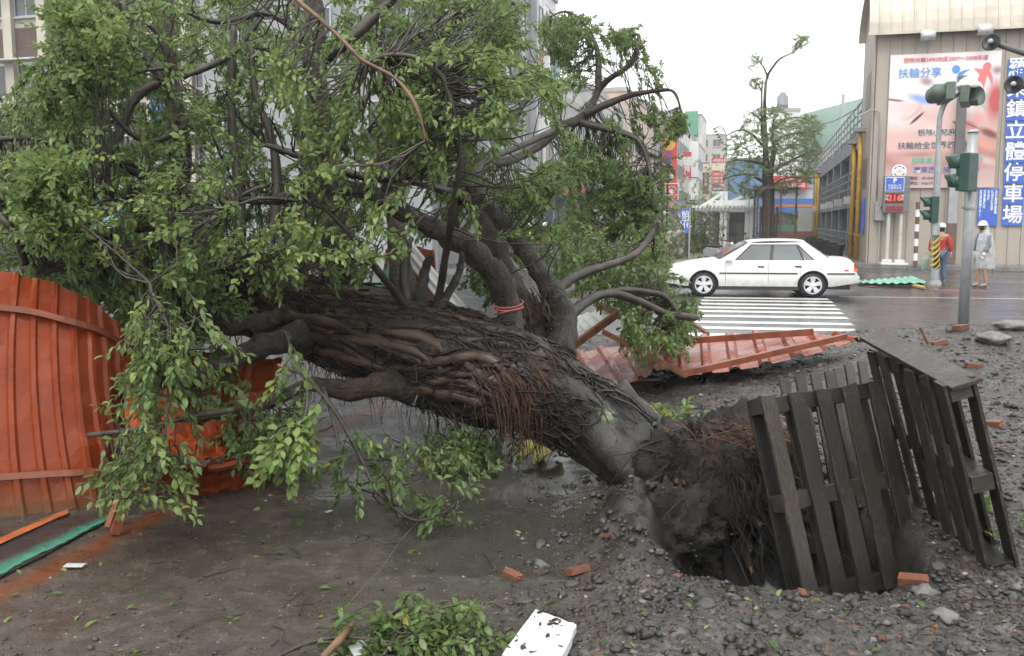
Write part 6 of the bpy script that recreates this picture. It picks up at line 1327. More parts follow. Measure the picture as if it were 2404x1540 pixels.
# cabin: roof and pillars
gh = [(-.93, .915, .76), (-.24, 1.295, .60), (.0, 1.335, .60), (.45, 1.355, .60), (.9, 1.345, .60), (1.12, 1.325, .595), (1.66, .94, .72)]
Pr = []
for x, z, w in catmull([gh[1], gh[2], gh[3], gh[4], gh[5]], 4): Pr.append([Vector((x, w*q, z+.035*(1-q*q)-.0)) for q in (-1, -.85, -.5, 0, .5, .85, 1)])
MB().sheet(Pr, .03).build('roof', CARW, car, smooth=True)
def ysd(z): return .80-(.80-.605)*((z-.90)/.42)
for sd in (-1, 1):
    def panel(pts, off, nm, mt, th=.012, parent=car):
        P_ = [Vector((x, sd*(ysd(z)+off), z)) for x, z in pts]; P_ = P_ if sd < 0 else P_[::-1]
        return MB().extr(P_, (0, -sd*th, 0)).build(nm, mt, parent)
    panel([(-.93, .90), (1.66, .90), (1.66, .94), (1.13, 1.33), (-.24, 1.30), (-.98, .90)][:-1], -.012, 'cabin_side', CARW, .03)
    panel([(-.52, .905), (.24, .895), (.335, 1.262), (-.155, 1.255)], .004, 'front_side_window', CGL); panel([(.33, .90), (1.03, .905), (.905, 1.262), (.365, 1.262)], .004, 'rear_side_window', CGL); panel([(1.12, .91), (1.29, .912), (.965, 1.245), (.955, 1.23)], .004, 'quarter_window', CGL)
    m = MB()
    for (a, b, w_) in (((-.55, .90), (-.165, 1.27), .022), ((-.165, 1.27), (.95, 1.272), .020), ((.95, 1.272), (1.32, .905), .022), ((-.55, .893), (1.32, .897), .016), ((.29, .895), (.352, 1.265), .075), ((1.07, .90), (.935, 1.265), .05)): m.beam((a[0], sd*(ysd(a[1])+.004), a[1]), (b[0], sd*(ysd(b[1])+.004), b[1]), .016, w_, up=(0, 0, 1) if abs(b[0]-a[0]) > .3 else (1, 0, 0))
    m.build('window_trim', TRIM, car)
    m = MB()
    for x0, x1 in ((-.93, -.77), (-.76, .225), (.235, .93), (1.62, 2.28)):
        k_ = max(2, int((x1-x0)/.1)); [m.beam((x0+(x1-x0)*i/k_, sd*(side_y(x0+(x1-x0)*i/k_, .58)+.006), .58), (x0+(x1-x0)*(i+1)/k_, sd*(side_y(x0+(x1-x0)*(i+1)/k_, .58)+.006), .58), .02, .03) for i in range(k_)]
    m.build('side_moulding', TRIM, car)
    for hx, hzz in ((.06, .735), (.94, .745)): MB().bx(hx-.075, hx+.075, sd*(side_y(hx, .74)-.01), sd*(side_y(hx, .74)+.022), hzz-.012, hzz+.02).build('door_handle', CARW if False else TRIM, car, bevel=.005)
    m = MB()
    for x0 in (-.78, .24, 1.0):
        for k_ in range(6): z0, z1 = .30+k_*.1, .40+k_*.1; m.beam((x0 if x0 < .9 or k_ > 2 else x0-.1*(2-k_)*.6, sd*(side_y(x0, z0)+.0015), z0), (x0 if x0 < .9 or k_ > 1 else x0-.1*(1-k_)*.6, sd*(side_y(x0, z1)+.0015), z1), .008, .004, up=(0, 1, 0))
    m.build('door_gap', M('panel_gap', (.10, .10, .10), .7, .1), car)
    MB().bx(-.80, -.62, sd*.84, sd*.97, .87, .99).build('mirror', CARW, car, bevel=.03)
    MB().bx(-1.0, 1.0, sd*.70, sd*.80, .17, .27).build('sill', TRIM, car)
    MB().bx(2.02, 2.12, sd*(side_y(2.07, .66)-.01), sd*(side_y(2.07, .66)+.008), .645, .675).build('side_marker', M('red_lamp', (.40, .03, .02), .15, .1), car)
    tl = MB().bx(2.20, 2.335, sd*.60, sd*(side_y(2.28, .72)+.008), .65, .81).build('tail_light', M('red_lamp', (0, 0, 0)), car, bevel=.01); MB().bx(2.215, 2.342, sd*.60, sd*(side_y(2.28, .72)+.014), .65, .705).build('amber_lens', M('amber_lamp', (.75, .22, .02), .15, .1), tl)
    MB().bx(-2.215, -2.05, sd*.50, sd*(side_y(-2.1, .62)+.006), .56, .67).build('headlight', M('lamp_glass', (0, 0, 0)), car, bevel=.01)
    for wx in (-1.3, 1.3):
        m = MB(); m.cyl((wx, sd*.45, .34), (wx, sd*.80, .34), .355, 24); m.build('wheel_well', M('wheel_well', (.008, .008, .008), .9, .1), car)
        wh = bpy.data.objects.new('wheel', None); COL.objects.link(wh); wh.parent = car; wh.location = (wx, sd*.74, .295)
        MB().lathe((0, 0, 0), [(.20, -.09), (.27, -.095), (.292, -.07), (.295, 0), (.292, .07), (.27, .095), (.20, .09)], 28, Vector((0, sd, 0)), False).build('tyre', RUB, wh, smooth=True)
        m = MB(); m.lathe((0, 0, 0), [(.212, .04), (.216, .097), (.198, .10), (.185, .07), (.185, .04)], 28, Vector((0, sd, 0)), False); m.lathe((0, 0, 0), [(.075, .05), (.07, .085), (.03, .095)], 14, Vector((0, sd, 0)))
        for k_ in range(5):
            a = 2*math.pi*k_/5+.3; c_, s2 = math.cos(a), math.sin(a); tx, tz = -s2, c_
            m.quadbox([Vector((c_*.05+tx*.042*q, sd*.06, s2*.05+tz*.042*q)) for q in (-1, 1)]+[Vector((c_*.185+tx*.075*q, sd*.06, s2*.185+tz*.062*q)) for q in (1, -1)], [Vector((c_*.05+tx*.032*q, sd*.085, s2*.05+tz*.032*q)) for q in (-1, 1)]+[Vector((c_*.185+tx*.06*q, sd*.092, s2*.185+tz*.05*q)) for q in (1, -1)])
        m.build('rim', ALLOY, wh); MB().lathe((0, 0, 0), [(.18, .03), (.01, .035)], 20, Vector((0, sd, 0))).build('brake_disc', M('brake_dark', (.12, .12, .12), .5, .2), wh)
ws = [Vector((-.95, -.70, .93)), Vector((-.95, .70, .93)), Vector((-.26, .56, 1.305)), Vector((-.26, -.56, 1.305))]; MB().extr(ws, (-.03, 0, .012)).build('windscreen', CGL, car)
ws = [Vector((1.68, .66, .95)), Vector((1.68, -.66, .95)), Vector((1.13, -.55, 1.325)), Vector((1.13, .55, 1.325))]; MB().extr(ws, (.025, 0, .014)).build('rear_window', CGL, car)
MB().bx(-2.1, 2.2, -.70, .70, .19, .34).build('underbody', TRIM, car)
MB().bx(2.38, 2.44, -.62, .62, .37, .52).build('rear_bumper', CARW, car, bevel=.03)
MB().add([(-1.02, -.6, .92), (-1.55, -.55, .86), (-1.05, -.2, 1.02)], [(0, 1, 2)]).v
# ================================================================ people
def skinned(name, chain, mat, parent=None, sub=2):
    """continuous body surface grown on a joint graph: chain = (points {name:(x,y,z,rx,ry)}, edges)"""
    pts, ed = chain; keys = list(pts); me = bpy.data.meshes.new(name); me.from_pydata([pts[k][:3] for k in keys], [(keys.index(a), keys.index(b)) for a, b in ed], [])
    o = bpy.data.objects.new(name, me); COL.objects.link(o); md = o.modifiers.new('s', 'SKIN'); md.use_smooth_shade = True; md.branch_smoothing = .6
    for i, k in enumerate(keys): me.skin_vertices[0].data[i].radius = (pts[k][3], pts[k][4]); me.skin_vertices[0].data[i].use_root = (i == 0)
    o.modifiers.new('d', 'SUBSURF').levels = sub; bpy.context.view_layer.update()
    m2 = bpy.data.meshes.new_from_object(o.evaluated_get(bpy.context.evaluated_depsgraph_get())); bpy.data.objects.remove(o); m2.materials.clear(); m2.materials.append(mat); m2.polygons.foreach_set('use_smooth', [True]*len(m2.polygons)); m2.name = name
    q = bpy.data.objects.new(name, m2); COL.objects.link(q)
    if parent is not None: q.parent = parent
    return q
SKIN = M('skin', (.44, .26, .18), .5, .12, 9); GLOVE = M('white_glove', (.72, .72, .72), .7, .1); HELM = M('white_helmet', (.78, .78, .78), .25, .05)
def person(label, loc, rz, cloth, legs, legmat, topmat, arm=(0, 0), stride=.0, short=False, shoe=None, raincoat=None, hair=True, glove=True, helmet=True, height=1.7):
    """figure facing local -y"""
    k = height/1.72; P0 = thing('person', label, 'person', loc, rz); P0.scale = (k, k, k)
    st = stride; al, ar = arm
    J = {'pel': (0, 0, .93, .15, .11), 'sp': (0, .01, 1.12, .145, .105), 'ch': (0, .02, 1.32, .165, .115), 'nk': (0, .01, 1.47, .055, .055), 'hd': (0, -.03, 1.60, .078, .095), 'ht': (0, -.02, 1.69, .06, .075)}
    E = [('pel', 'sp'), ('sp', 'ch'), ('ch', 'nk'), ('nk', 'hd'), ('hd', 'ht')]
    for s, n, sw, a in ((-1, 'l', st, al), (1, 'r', -st, ar)):
        J['h'+n] = (s*.09, 0, .88, .09, .095); J['k'+n] = (s*.10, -sw*.5-.02, .50, .062, .065); J['a'+n] = (s*.10, -sw*1.0+.03+(.05 if sw < 0 else 0), .09, .042, .045); J['t'+n] = (s*.115, -sw*1.0-.13, .045, .04, .03)
        J['s'+n] = (s*.19, .02, 1.40, .065, .065); J['e'+n] = (s*.255, .03-a*.15, 1.14, .048, .048); J['w'+n] = (s*.27, -.02-a*.42, .92+a*.08, .036, .036); J['f'+n] = (s*.275, -.04-a*.52, .83+a*.08, .038, .022)
        E += [('pel', 'h'+n), ('h'+n, 'k'+n), ('k'+n, 'a'+n), ('a'+n, 't'+n), ('ch', 's'+n), ('s'+n, 'e'+n), ('e'+n, 'w'+n), ('w'+n, 'f'+n)]
    skinned('body', (J, E), SKIN, P0)
    # fingers on each hand, thumb at the side
    for n, s in (('l', -1), ('r', 1)):
        h = Vector(J['f'+n][:3]); m = MB()
        for q in range(4): b = h+Vector((0, -.028+.018*q, -.02)); m.tube([b, b+Vector((s*-.004, -.004, -.04+.004*abs(q-1.5))), b+Vector((s*-.016, -.006, -.075+.006*abs(q-1.5)))], [.011, .010, .007], 6)
        b = h+Vector((-s*.01, -.045, .01)); m.tube([b, b+Vector((-s*.008, -.02, -.03)), b+Vector((-s*.01, -.022, -.055))], [.012, .010, .008], 6)
        m.build('fingers', GLOVE if glove else SKIN, P0, smooth=True)
        if glove: skinned('glove', ({'a': (*J['w'+n][:3], .044, .044), 'b': (*[J['f'+n][i] for i in range(3)], .046, .032)}, [('a', 'b')]), GLOVE, P0, 1)
    def grow(ks, dr): return {q: (*J[q][:3], J[q][3]+dr, J[q][4]+dr) for q in ks}
    J['nb'] = (0, .012, 1.455, .075, .07); J['pw'] = (0, .0, .86, .16, .12); up = ['sp', 'pel', 'pw', 'ch', 'nb', 'sl', 'el', 'wl', 'sr', 'er', 'wr']; skinned('jacket', (grow(up, .032), [('sp', 'pel'), ('pel', 'pw'), ('sp', 'ch'), ('ch', 'nb'), ('ch', 'sl'), ('sl', 'el'), ('el', 'wl'), ('ch', 'sr'), ('sr', 'er'), ('er', 'wr')]), topmat, P0)
    lo = ['pel', 'hl', 'kl', 'hr', 'kr']+([] if short else ['al', 'ar']); skinned('shorts' if short else 'trousers', (grow(lo, .028 if not short else .035), [('pel', 'hl'), ('hl', 'kl'), ('pel', 'hr'), ('hr', 'kr')]+([] if short else [('kl', 'al'), ('kr', 'ar')])), legmat, P0)
    for n in 'lr': skinned('shoe', ({'a': (J['a'+n][0], J['a'+n][1]+.02, .055, .05, .05), 'b': (J['t'+n][0], J['t'+n][1]-.02, .04, .05, .038)}, [('a', 'b')]), shoe or M('grey_shoe', (.25, .25, .26), .6, .2), P0, 1)
    # face
    m = MB(); hd = Vector((0, -.03, 1.60)); m.tube([hd+Vector((0, -.088, .02)), hd+Vector((0, -.118, -.02)), hd+Vector((0, -.092, -.03))], [.010, .017, .010], 8); m.build('nose', SKIN, P0, smooth=True)
    DK = M('dark_hair', (.012, .011, .010), .5, .2); m = MB(); [m.lathe(hd+Vector((sx*.034, -.088, .02)), [(.001, -.01), (.012, 0), (.001, .008)], 8, (0, -1, 0)) for sx in (-1, 1)]; m.build('eyes', DK, P0); MB().box(hd+Vector((0, -.093, -.055)), (.045, .012, .008)).build('mouth', M('lips', (.25, .10, .08), .5, .1), P0)
    m = MB(); [m.lathe(hd+Vector((sx*.085, .01, .0)), [(.012, -.012), (.028, 0), (.012, .012)], 8, (sx, 0, 0)) for sx in (-1, 1)]; m.build('ears', SKIN, P0, smooth=True)
    m = MB(); m.lathe(hd+Vector((0, .022, .0)), [(.06, -.09), (.088, -.05), (.092, .03), (.085, .08), (.05, .115), (.01, .125)], 16); m.build('hair', DK, P0, smooth=True)
    if helmet:
        h = bpy.data.objects.new('helmet', None); COL.objects.link(h); h.parent = P0; h.location = hd+Vector((0, .01, .045)); MB().lathe((0, 0, 0), [(.118, -.005), (.122, .01), (.115, .06), (.085, .11), (.045, .13), (.005, .135)], 20).build('shell', HELM, h, smooth=True)
        MB().extr([Vector((x, y, 0)) for x, y in ((-.10, -.07), (-.07, -.155), (0, -.175), (.07, -.155), (.10, -.07))], (0, 0, .012)).build('brim', HELM, h); MB().tube([(-.095, .0, 0), (-.07, -.05, -.12), (0, -.08, -.16), (.07, -.05, -.12), (.095, 0, 0)], .005, 5).build('strap', M('strap', (.05, .05, .05), .6, .1), h)
    if raincoat:
        P = []; n_ = 20
        for z, rx, ry, oy in ((1.66, .085, .10, .03), (1.56, .105, .115, .05), (1.47, .13, .12, .05), (1.42, .235, .165, .03), (1.25, .30, .23, .03), (1.0, .33, .26, .03), (.75, .34, .27, .04), (.52, .35, .28, .05)): P.append([Vector((rx*(1+.05*math.sin(a*6+z*9))*math.sin(a), oy-ry*(1+.05*math.sin(a*7+z*5))*math.cos(a), z)) for a in np.linspace(math.radians(35 if z > 1.45 else 8), math.radians(325 if z > 1.45 else 352), n_)])
        MB().grid(P).build('raincoat', raincoat, P0, smooth=True)
    return P0
p = gp(*src(3752, 1131)); p.y -= 1.4; JEANS = M('blue_jeans', (.10, .16, .27), .8, .25, 12)
person('worker in red jacket, jeans and white helmet walking behind the striped pole', (p.x+.02, p.y+1.4, 0), math.radians(150), None, None, JEANS, M('red_jacket', (.48, .045, .025), .7, .2, 10), (.1, .05), .16)
bk = thing('bucket', 'white plastic bucket in the hand of the red jacketed worker', 'bucket', (p.x-.40, p.y+1.42, .38)); MB().lathe((0, 0, 0), [(.10, 0), (.135, .33), (.145, .34), (.13, .34), (.10, .05)], 16).build('pail', M('white_box', (0, 0, 0)), bk, smooth=True); MB().tube([(-.13, 0, .33), (-.08, 0, .44), (0, 0, .49), (.08, 0, .44), (.13, 0, .33)], .006, 5).build('handle', M('grey_wire', (0, 0, 0)), bk)
t = NT('clear_raincoat'); t.set(col=(.62, .66, .68), rough=.25, alpha=t.ramp(t.noise(9, 4, .6, dist=.6), [(.35, .28), (.7, .6)])); RAIN = t.m
p = gp(*src(3920, 1150))
person('man in clear raincoat, beige shorts and white helmet standing on the wet road', (p.x, p.y, 0), math.radians(-80), None, None, M('beige_shorts', (.42, .38, .31), .8, .15, 10), M('slate_shirt', (.16, .18, .21), .8, .2, 10), (.25, .25), .03, True, M('black_white_shoe', (.10, .10, .10), .5, .8, 30), RAIN, height=1.76)
HIV = M('hi_vis_yellow', (.62, .62, .04), .7, .1); 
for i, (x, yb, mat_, rz, lab) in enumerate(((2596, 1075, HIV, 2.6, 'worker in yellow hi-vis vest and white helmet near the ringed lamp post'), (2180, 1080, M('orange_vest', (.70, .22, .08), .7, .1), 2.9, 'worker in orange vest glimpsed through the leaves beyond the road'), (2108, 1085, M('yellow_jacket', (.60, .48, .03), .7, .1), 2.0, 'worker in yellow jacket glimpsed through the leaves by the shops'))):
    p = gp(*src(x, yb)); P_ = person(lab, (p.x, p.y, .0), rz, None, None, M('dark_trousers', (.05, .06, .09), .8, .2), mat_, (.3, .2), .1)
    if i == 0: MB().lathe((0, 0, 1.13), [(.205, 0), (.21, .05), (.205, .1)], 16).build('orange_band', M('orange_band', (.75, .18, .03), .6, .1), P_, smooth=True)
# ================================================================ the street behind
wm_cache = {}
FRW = M('alu_window_frame', (.42, .43, .43), .4, .15); WGL = glass('shop_glass', (.05, .06, .065), .08)
def windows(parent, org, ux, cols, rows, w, h, x0, dx, z0, dz, n, skip=None):
    """framed windows with panes and sills on a facade; ux runs along it, n points out"""
    key = (round(w, 2), round(h, 2), tuple(ux))
    if key not in wm_cache:
        B = frame((0, 0, 0), ux, Z3).to_3x3()
        def mk(boxes, nm, mt):
            m = MB(); [m.bx(*b) for b in boxes]; me = m.mesh(nm); me.transform(B.to_4x4()); me.materials.append(mt); return me
        wm_cache[key] = (mk([(-w/2, w/2, -h/2, -h/2+.06, 0, .06), (-w/2, w/2, h/2-.06, h/2, 0, .06), (-w/2, -w/2+.06, -h/2+.06, h/2-.06, 0, .06), (w/2-.06, w/2, -h/2+.06, h/2-.06, 0, .06), (-.03, .03, -h/2+.06, h/2-.06, 0, .05)], 'window', FRW), mk([(-w/2+.05, w/2-.05, -h/2+.05, h/2-.05, .004, .024)], 'pane', WGL), mk([(-w/2-.08, w/2+.08, -h/2-.08, -h/2-.003, .0, .14)], 'sill', M('window_sill', (.42, .41, .39), .6, .15)))
    a, b, c = wm_cache[key]; k = n*.012
    for i in range(cols):
        for j in range(rows):
            if skip and skip(i, j): continue
            p = org+ux*(x0+dx*i)+Z3*(z0+dz*j)+k; q = obj_from(a, 'window', None); q.location = p; keep(q, parent); q.location = p
            for me_, nm in ((b, 'pane'), (c, 'sill')): g_ = obj_from(me_, nm, None, q)
def block(name, label, s0, s1, l0, l1, h, mat, roofm=None):
    o = thing(name, label, 'building', tuple(sp(s0, l1))); under(SB(MB(), s0, s1, l0, l1, 0, h).build('wall', mat), o); under(SB(MB(), s0-.1, s1+.1, l0-.1, l1+.1, h, h+.35).build('parapet', roofm or M('parapet', (.36, .35, .33), .6, .2, 1)), o); return o
tile = lambda nm, c, d=.55: M(nm, c, .5, .15, .9, dirt=(c[0]*.5, c[1]*.5, c[2]*.5, d), streak=True)
LL = -11.3
# corner block whose long front faces the crossing road
FS = 38.0
b1 = block('apartment_block', 'long cream and brown apartment block facing the road behind the fallen crown', FS, FS+12, LL-52, LL-9.0, 19, tile('cream_tile', (.46, .43, .36)))
BROWN = M('brown_panel', (.10, .062, .05), .55, .2, 2); CRM = tile('cream_pier', (.50, .47, .38), .4); GRILLE = M('grille_grey', (.22, .22, .22), .5, .2)
for i in range(22):
    l = LL-51.5+i*1.95; under(SB(MB(), FS-.28, FS-.002, l, l+.5, 3.6, 18.6).build('pier', CRM), b1)
    for j in range(4):
        z = 4.0+j*3.7
        if l+1.95 < LL-9.2: under(SB(MB(), FS-.06, FS-.003, l+.52, l+1.93, z+1.75, z+3.3).build('brown_panel', BROWN), b1)
windows(b1, sp(FS, LL-51.5), PV, 21, 4, 1.36, 1.5, 1.22, 1.95, 4.85, 3.7, -SV)
for j in range(4): under(SB(MB(), FS-.9, FS-.30, LL-52, LL-9.2, 5.68+j*3.7, 5.76+j*3.7).build('awning', M('pale_awning', (.50, .50, .47), .5, .2, 2, dirt=(.3, .3, .28, .6))), b1)
MINT = M('mint_panel', (.22, .42, .36), .5, .2, 2, dirt=(.14, .24, .21, .6), streak=True)
for k in range(7):
    lq = LL-50+k*6; under(SB(MB(), FS-.35, FS-.29, lq, lq+4.2, .2, 3.0).build('shutter', (M('grey_shutter', (.25, .25, .25), .5, .2), MINT)[k % 3 == 2], ), b1)
under(SB(MB(), FS-1.2, FS-.3, LL-52, LL-9.2, 3.2, 3.5).build('canopy', M('canopy_grey', (.30, .30, .29), .5, .2)), b1)
def fsign(name, label, x0, y0, x1, y1, s, mat, body=None, tm=None, size=.8, vertical=True, border=None, th=.2):
    """sign facing down the street, placed on the plane at distance s"""
    a, b = on_s(*src(x0, y0), s), on_s(*src(x1, y1), s); l0, l1 = a.dot(PV), b.dot(PV); z1, z0 = a.z, b.z; c0 = sp(s, (l0+l1)/2, (z0+z1)/2); o = thing(name, label, 'sign', tuple(c0)); o.matrix_basis = frame(c0, PV, Z3); w, h = l1-l0, z1-z0
    MB().bx(-w/2, w/2, -h/2, h/2, -th, 0).build('board', mat, o, bevel=.02)
    if border: MB().bx(-w/2*.9, w/2*.9, -h/2*.92, h/2*.92, .0, .02).build('face', border, o)
    if body:
        n = len(body) if vertical else 1
        if vertical: text('\n'.join(body), min(w*size, h/n*.9), tm, Matrix.Translation((0, 0, .03)), 'lettering', o, 'CENTER', .004, .01*w, spacing=.9, local=True)
        else: text(body, h*size, tm, Matrix.Translation((0, 0, .03)), 'lettering', o, 'CENTER', .004, .004*h, local=True)
        q = [c for c in o.children if c.name.startswith('lettering')][-1]; ys_ = [v.co.y for v in q.data.vertices]; xs2 = [v.co.x for v in q.data.vertices]; q.data.transform(Matrix.Translation((-(max(xs2)+min(xs2))/2, -(max(ys_)+min(ys_))/2, 0))); sc_ = min(1, w*.86/max(.01, max(xs2)-min(xs2)), h*.92/max(.01, max(ys_)-min(ys_))); q.data.transform(Matrix.Scale(sc_, 4))
        q.data.transform(Matrix.Translation((0, 0, .02)))
    return o, w, h
SR = M('shop_sign_red', (.62, .045, .045), .4, .12, 2); SWh = M('shop_sign_white', (.76, .76, .76), .4, .06); SBr = M('shop_sign_brown', (.16, .06, .05), .4, .15); IB = M('ink_violet', (.10, .11, .50), .4, .1); SBl = M('shop_sign_blue', (.06, .17, .48), .4, .12)
# facades along the street's far side
fac = [('grey_building', 'grey tiled building with piers and window rows at the street corner', 31, 45.5, 17, (.30, .31, .32)), ('white_building', 'white building with blue roof edge and tall hanging shop sign', 45.6, 51, 13.6, (.70, .70, .70)), ('low_building', 'low grey building with rooftop shed next to the white building', 51.1, 62, 8.6, (.34, .34, .33)),
       ('shop_house', 'grey shop house behind the arching leafy branch', 62.1, 78, 10.5, (.40, .39, .38)), ('shop_house', 'pinkish shop house along the shopping street', 78.1, 98, 12.5, (.50, .36, .30)), ('shop_house', 'dark grey shop house beside the tall red sign', 98.1, 122, 13.5, (.24, .24, .25)), ('shop_house', 'pale shop house beyond the fried chicken sign', 122.1, 145, 15.5, (.52, .51, .49)), ('shop_house', 'farthest pale shop house closing the row of signs', 145.1, 185, 15, (.46, .45, .44))]
for i, (nm, lab, s0, s1, h, col) in enumerate(fac):
    b = block(nm, lab, s0, s1, LL-9-(1 if i else 0)*0, LL, h, tile('facade_%d' % i, col)); n = int((s1-s0)/2.6)
    windows(b, sp(s0, LL), SV, n, max(1, int((h-3.6)/3.3)), 1.5, 1.7, (s1-s0-(n-1)*2.6)/2, 2.6, 5.2, 3.3, PV)
    if i == 0:
        windows(b, sp(s0, LL-9), PV, 3, 4, 1.6, 1.7, 1.6, 2.9, 5.2, 3.3, -SV)
        for k in range(n+1): under(SB(MB(), s0+.15+k*2.6*(s1-s0-.5)/(2.6*n), s0+.55+k*2.6*(s1-s0-.5)/(2.6*n), LL+.01, LL+.35, 3.6, h-.2).build('pier', tile('pale_pier', (.42, .43, .44))), b)
    under(SB(MB(), s0+.1, s1-.1, LL-.02, LL+1.7, 3.2, 3.75).build('canopy', (M('canopy_grey', (0, 0, 0)), SR, SBl, M('canopy_green', (.06, .25, .15), .5, .2))[i % 4]), b)
    for k in range(int((s1-s0)/5)): under(SB(MB(), s0+.6+k*5, s0+4.6+k*5, LL+.005, LL+.06, .2, 3.0).build('shop_front', (M('grey_shutter', (0, 0, 0)), WGL)[(k+i) % 2]), b)
    if i == 1:
        zt = 13.6; q = MB().extr([sp(45.3, LL+.6, zt+.36), sp(51.2, LL+.6, zt+.36), sp(51.2, LL-3, zt+1.9), sp(45.3, LL-3, zt+1.9)], (0, 0, .12)).build('blue_roof', M('blue_roof_steel', (.16, .28, .45), .4, .15)); under(q, b)
    if i == 2:
        q = thing('rooftop_shed', 'small tilted shed roof on posts on top of the low grey building', 'shed', tuple(sp(53, LL-2, 8.95))); keep(MB().extr([sp(52, LL+.4, 10.6), sp(56, LL+.4, 10.6), sp(56, LL-3.4, 11.6), sp(52, LL-3.4, 11.6)], (0, 0, .12)).build('roof', M('shed_roof', (.20, .22, .22), .5, .2)), q)
        for s_, l_ in ((52.4, LL+.1), (55.6, LL+.1), (52.4, LL-3), (55.6, LL-3)): keep(MB().cyl(sp(s_, l_, 8.9), sp(s_, l_, 10.7), .06, 6).build('post', GALV), q)
# the tall white hanging sign with red and blue characters
o, w, h = fsign('hanging_sign', 'tall white hanging sign with faded red and blue characters on the white building', 2120, 75, 2195, 470, 47.0, SWh, '旭光照相', M('faded_red', (.72, .32, .30), .5, .1), .55)
a = on_s(*src(2080, 60), 46); 
for k in range(8): under(SB(MB(), 46.2, 47.2, LL+.05, LL+.55, 3.9+k*1.2, 4.95+k*1.2).build('stair_block', SWh), o) if k < 0 else None
fsign('louvre_sign', 'pale blue slatted sign frame beside the tall white hanging sign', 2196, 210, 2232, 480, 50, M('pale_blue_panel', (.45, .58, .72), .4, .15))
SGS = 108
o, w, h = fsign('hanging_sign', 'tall red hanging sign with violet characters over the street', 2646, 495, 2706, 738, SGS, SR, '蜂之鄉', IB, .5); MB().bx(-w*.42, w*.30, -h/2+.75, -h/2+1.35, .02, .05).build('white_strip', SWh, o)
m = MB(); m.lathe((0, h*.17, .05), [(.75, 0), (.75, .02)], 20, (0, 0, 1)); m.build('bee_emblem', M('emblem_amber', (.75, .38, .03), .4, .1), o)
o, w, h = fsign('hanging_sign', 'square red dairy sign with white border and crown emblem', 2662, 733, 2713, 798, 92, SWh, None, None, border=SR)
text('QUEEN MILK', h*.15, SWh, Matrix.Translation((0, -h*.22, .035)), 'lettering', o, local=True); text('宜蘭鮮乳專賣', h*.09, SWh, Matrix.Translation((0, -h*.36, .035)), 'lettering', o, local=True)
MB().lathe((0, 0, .03), [(h*.16, 0), (h*.16, .02)], 20, (0, 0, 1)).build('emblem', SWh, o); m = MB(); [m.lathe((h*.27*math.cos(a), h*.06+h*.24*math.sin(a), .03), [(h*.045, 0), (h*.045, .02)], 8, (0, 0, 1)) for a in np.linspace(.4, 2.74, 5)]; m.build('emblem_crown', SWh, o)
o, w, h = fsign('hanging_sign', 'red and white vertical fried chicken sign with three white characters', 2733, 608, 2763, 741, 128, SR, None, None); MB().bx(-w/2*.98, w/2*.98, h*.10, h*.36, 0, .03).build('white_panel', SWh, o); q = text('肯\n德\n基', w*.92, SWh, Matrix.Translation((0, -h*.2, .03)), 'lettering', o, bold=.03, spacing=.95, local=True); ys_ = [v.co.y for v in q.data.vertices]; q.data.transform(Matrix.Translation((0, -h*.2-(max(ys_)+min(ys_))/2, 0)))
fsign('blank_sign', 'tall blank white sign tower beyond the fried chicken sign', 2757, 566, 2787, 786, 136, SWh, th=1.2)
fsign('hanging_sign', 'brown and cream vertical sign with small pale characters', 2812, 650, 2835, 777, 140, SBr, '羅東肉羹番', M('pale_ink', (.55, .48, .42), .5, .1), .5); fsign('flower_sign', 'cream sign panel with a brown flower above the brown vertical sign', 2812, 655, 2835, 690, 139.6, M('cream_sign', (.66, .58, .42), .4, .1), '✿', SBr, .7)
for i, (y0, y1, mt, tx, lab) in enumerate(((632, 650, SR, '皇城皇城', 'red sign of four square characters topping the stacked sign tower'), (655, 682, M('cream_sign', (0, 0, 0)), None, 'blank cream panel in the stacked sign tower'), (688, 707, SR, '三商巧福', 'upper of the two alike red signs in the stacked tower'), (716, 735, SR, '三商巧福', 'lower of the two alike red signs in the stacked tower'), (746, 764, SBr, '真善咖啡', 'brown coffee sign low in the stacked tower'), (766, 773, SWh, None, 'narrow white strip under the brown coffee sign'))): fsign('stacked_sign', lab, 2847, y0, 2896, y1, 150, mt, tx, SWh, .6, False)
o = SB(MB(), 150.3, 150.6, *[on_s(*src(x, 700), 150).dot(PV) for x in (2845, 2850)], 0, on_s(*src(2850, 630), 150).z).build('sign_mast', GALV); T(o, 'grey mast carrying the stacked sign tower', 'mast')
o, w, h = fsign('shop_sign', 'small convenience store sign with a big seven', 2810, 782, 2830, 797, 118, SWh); text('7', h*.95, SR, Matrix.Translation((0, 0, .03)), 'lettering', o, bold=.02, local=True); MB().bx(-w*.42, w*.42, h*.12, h*.26, .005, .02).build('orange_band', M('orange_band', (0, 0, 0)), o); MB().bx(-w*.42, w*.42, -h*.4, -h*.28, .005, .02).build('green_band', M('canopy_green', (0, 0, 0)), o)
o = MB().cyl(gp(*src(2911, 930)), on_s(*src(2911, 655), ls(gp(*src(2911, 930)))[0]), .32, 10).build('orange_post', M('orange_post', (.62, .22, .03), .45, .15)); T(o, 'tall orange post beside the stacked sign tower', 'post')
fb_ = block('far_block', 'far beige apartment tower closing the street end', 200, 212, -16.5, -8.2, 19.5, tile('far_beige', (.48, .43, .40))); windows(fb_, sp(200, -16.5), PV, 3, 6, 1.6, 1.5, 1.4, 2.6, 3, 3, -SV)
fb2 = block('far_block', 'far pale block with stepped roof behind the white sign tower', 176, 190, -17, -11.5, 21, tile('far_pale', (.56, .54, .50))); windows(fb2, sp(176, -17), PV, 2, 6, 1.6, 1.6, 1.5, 2.6, 3, 3, -SV)
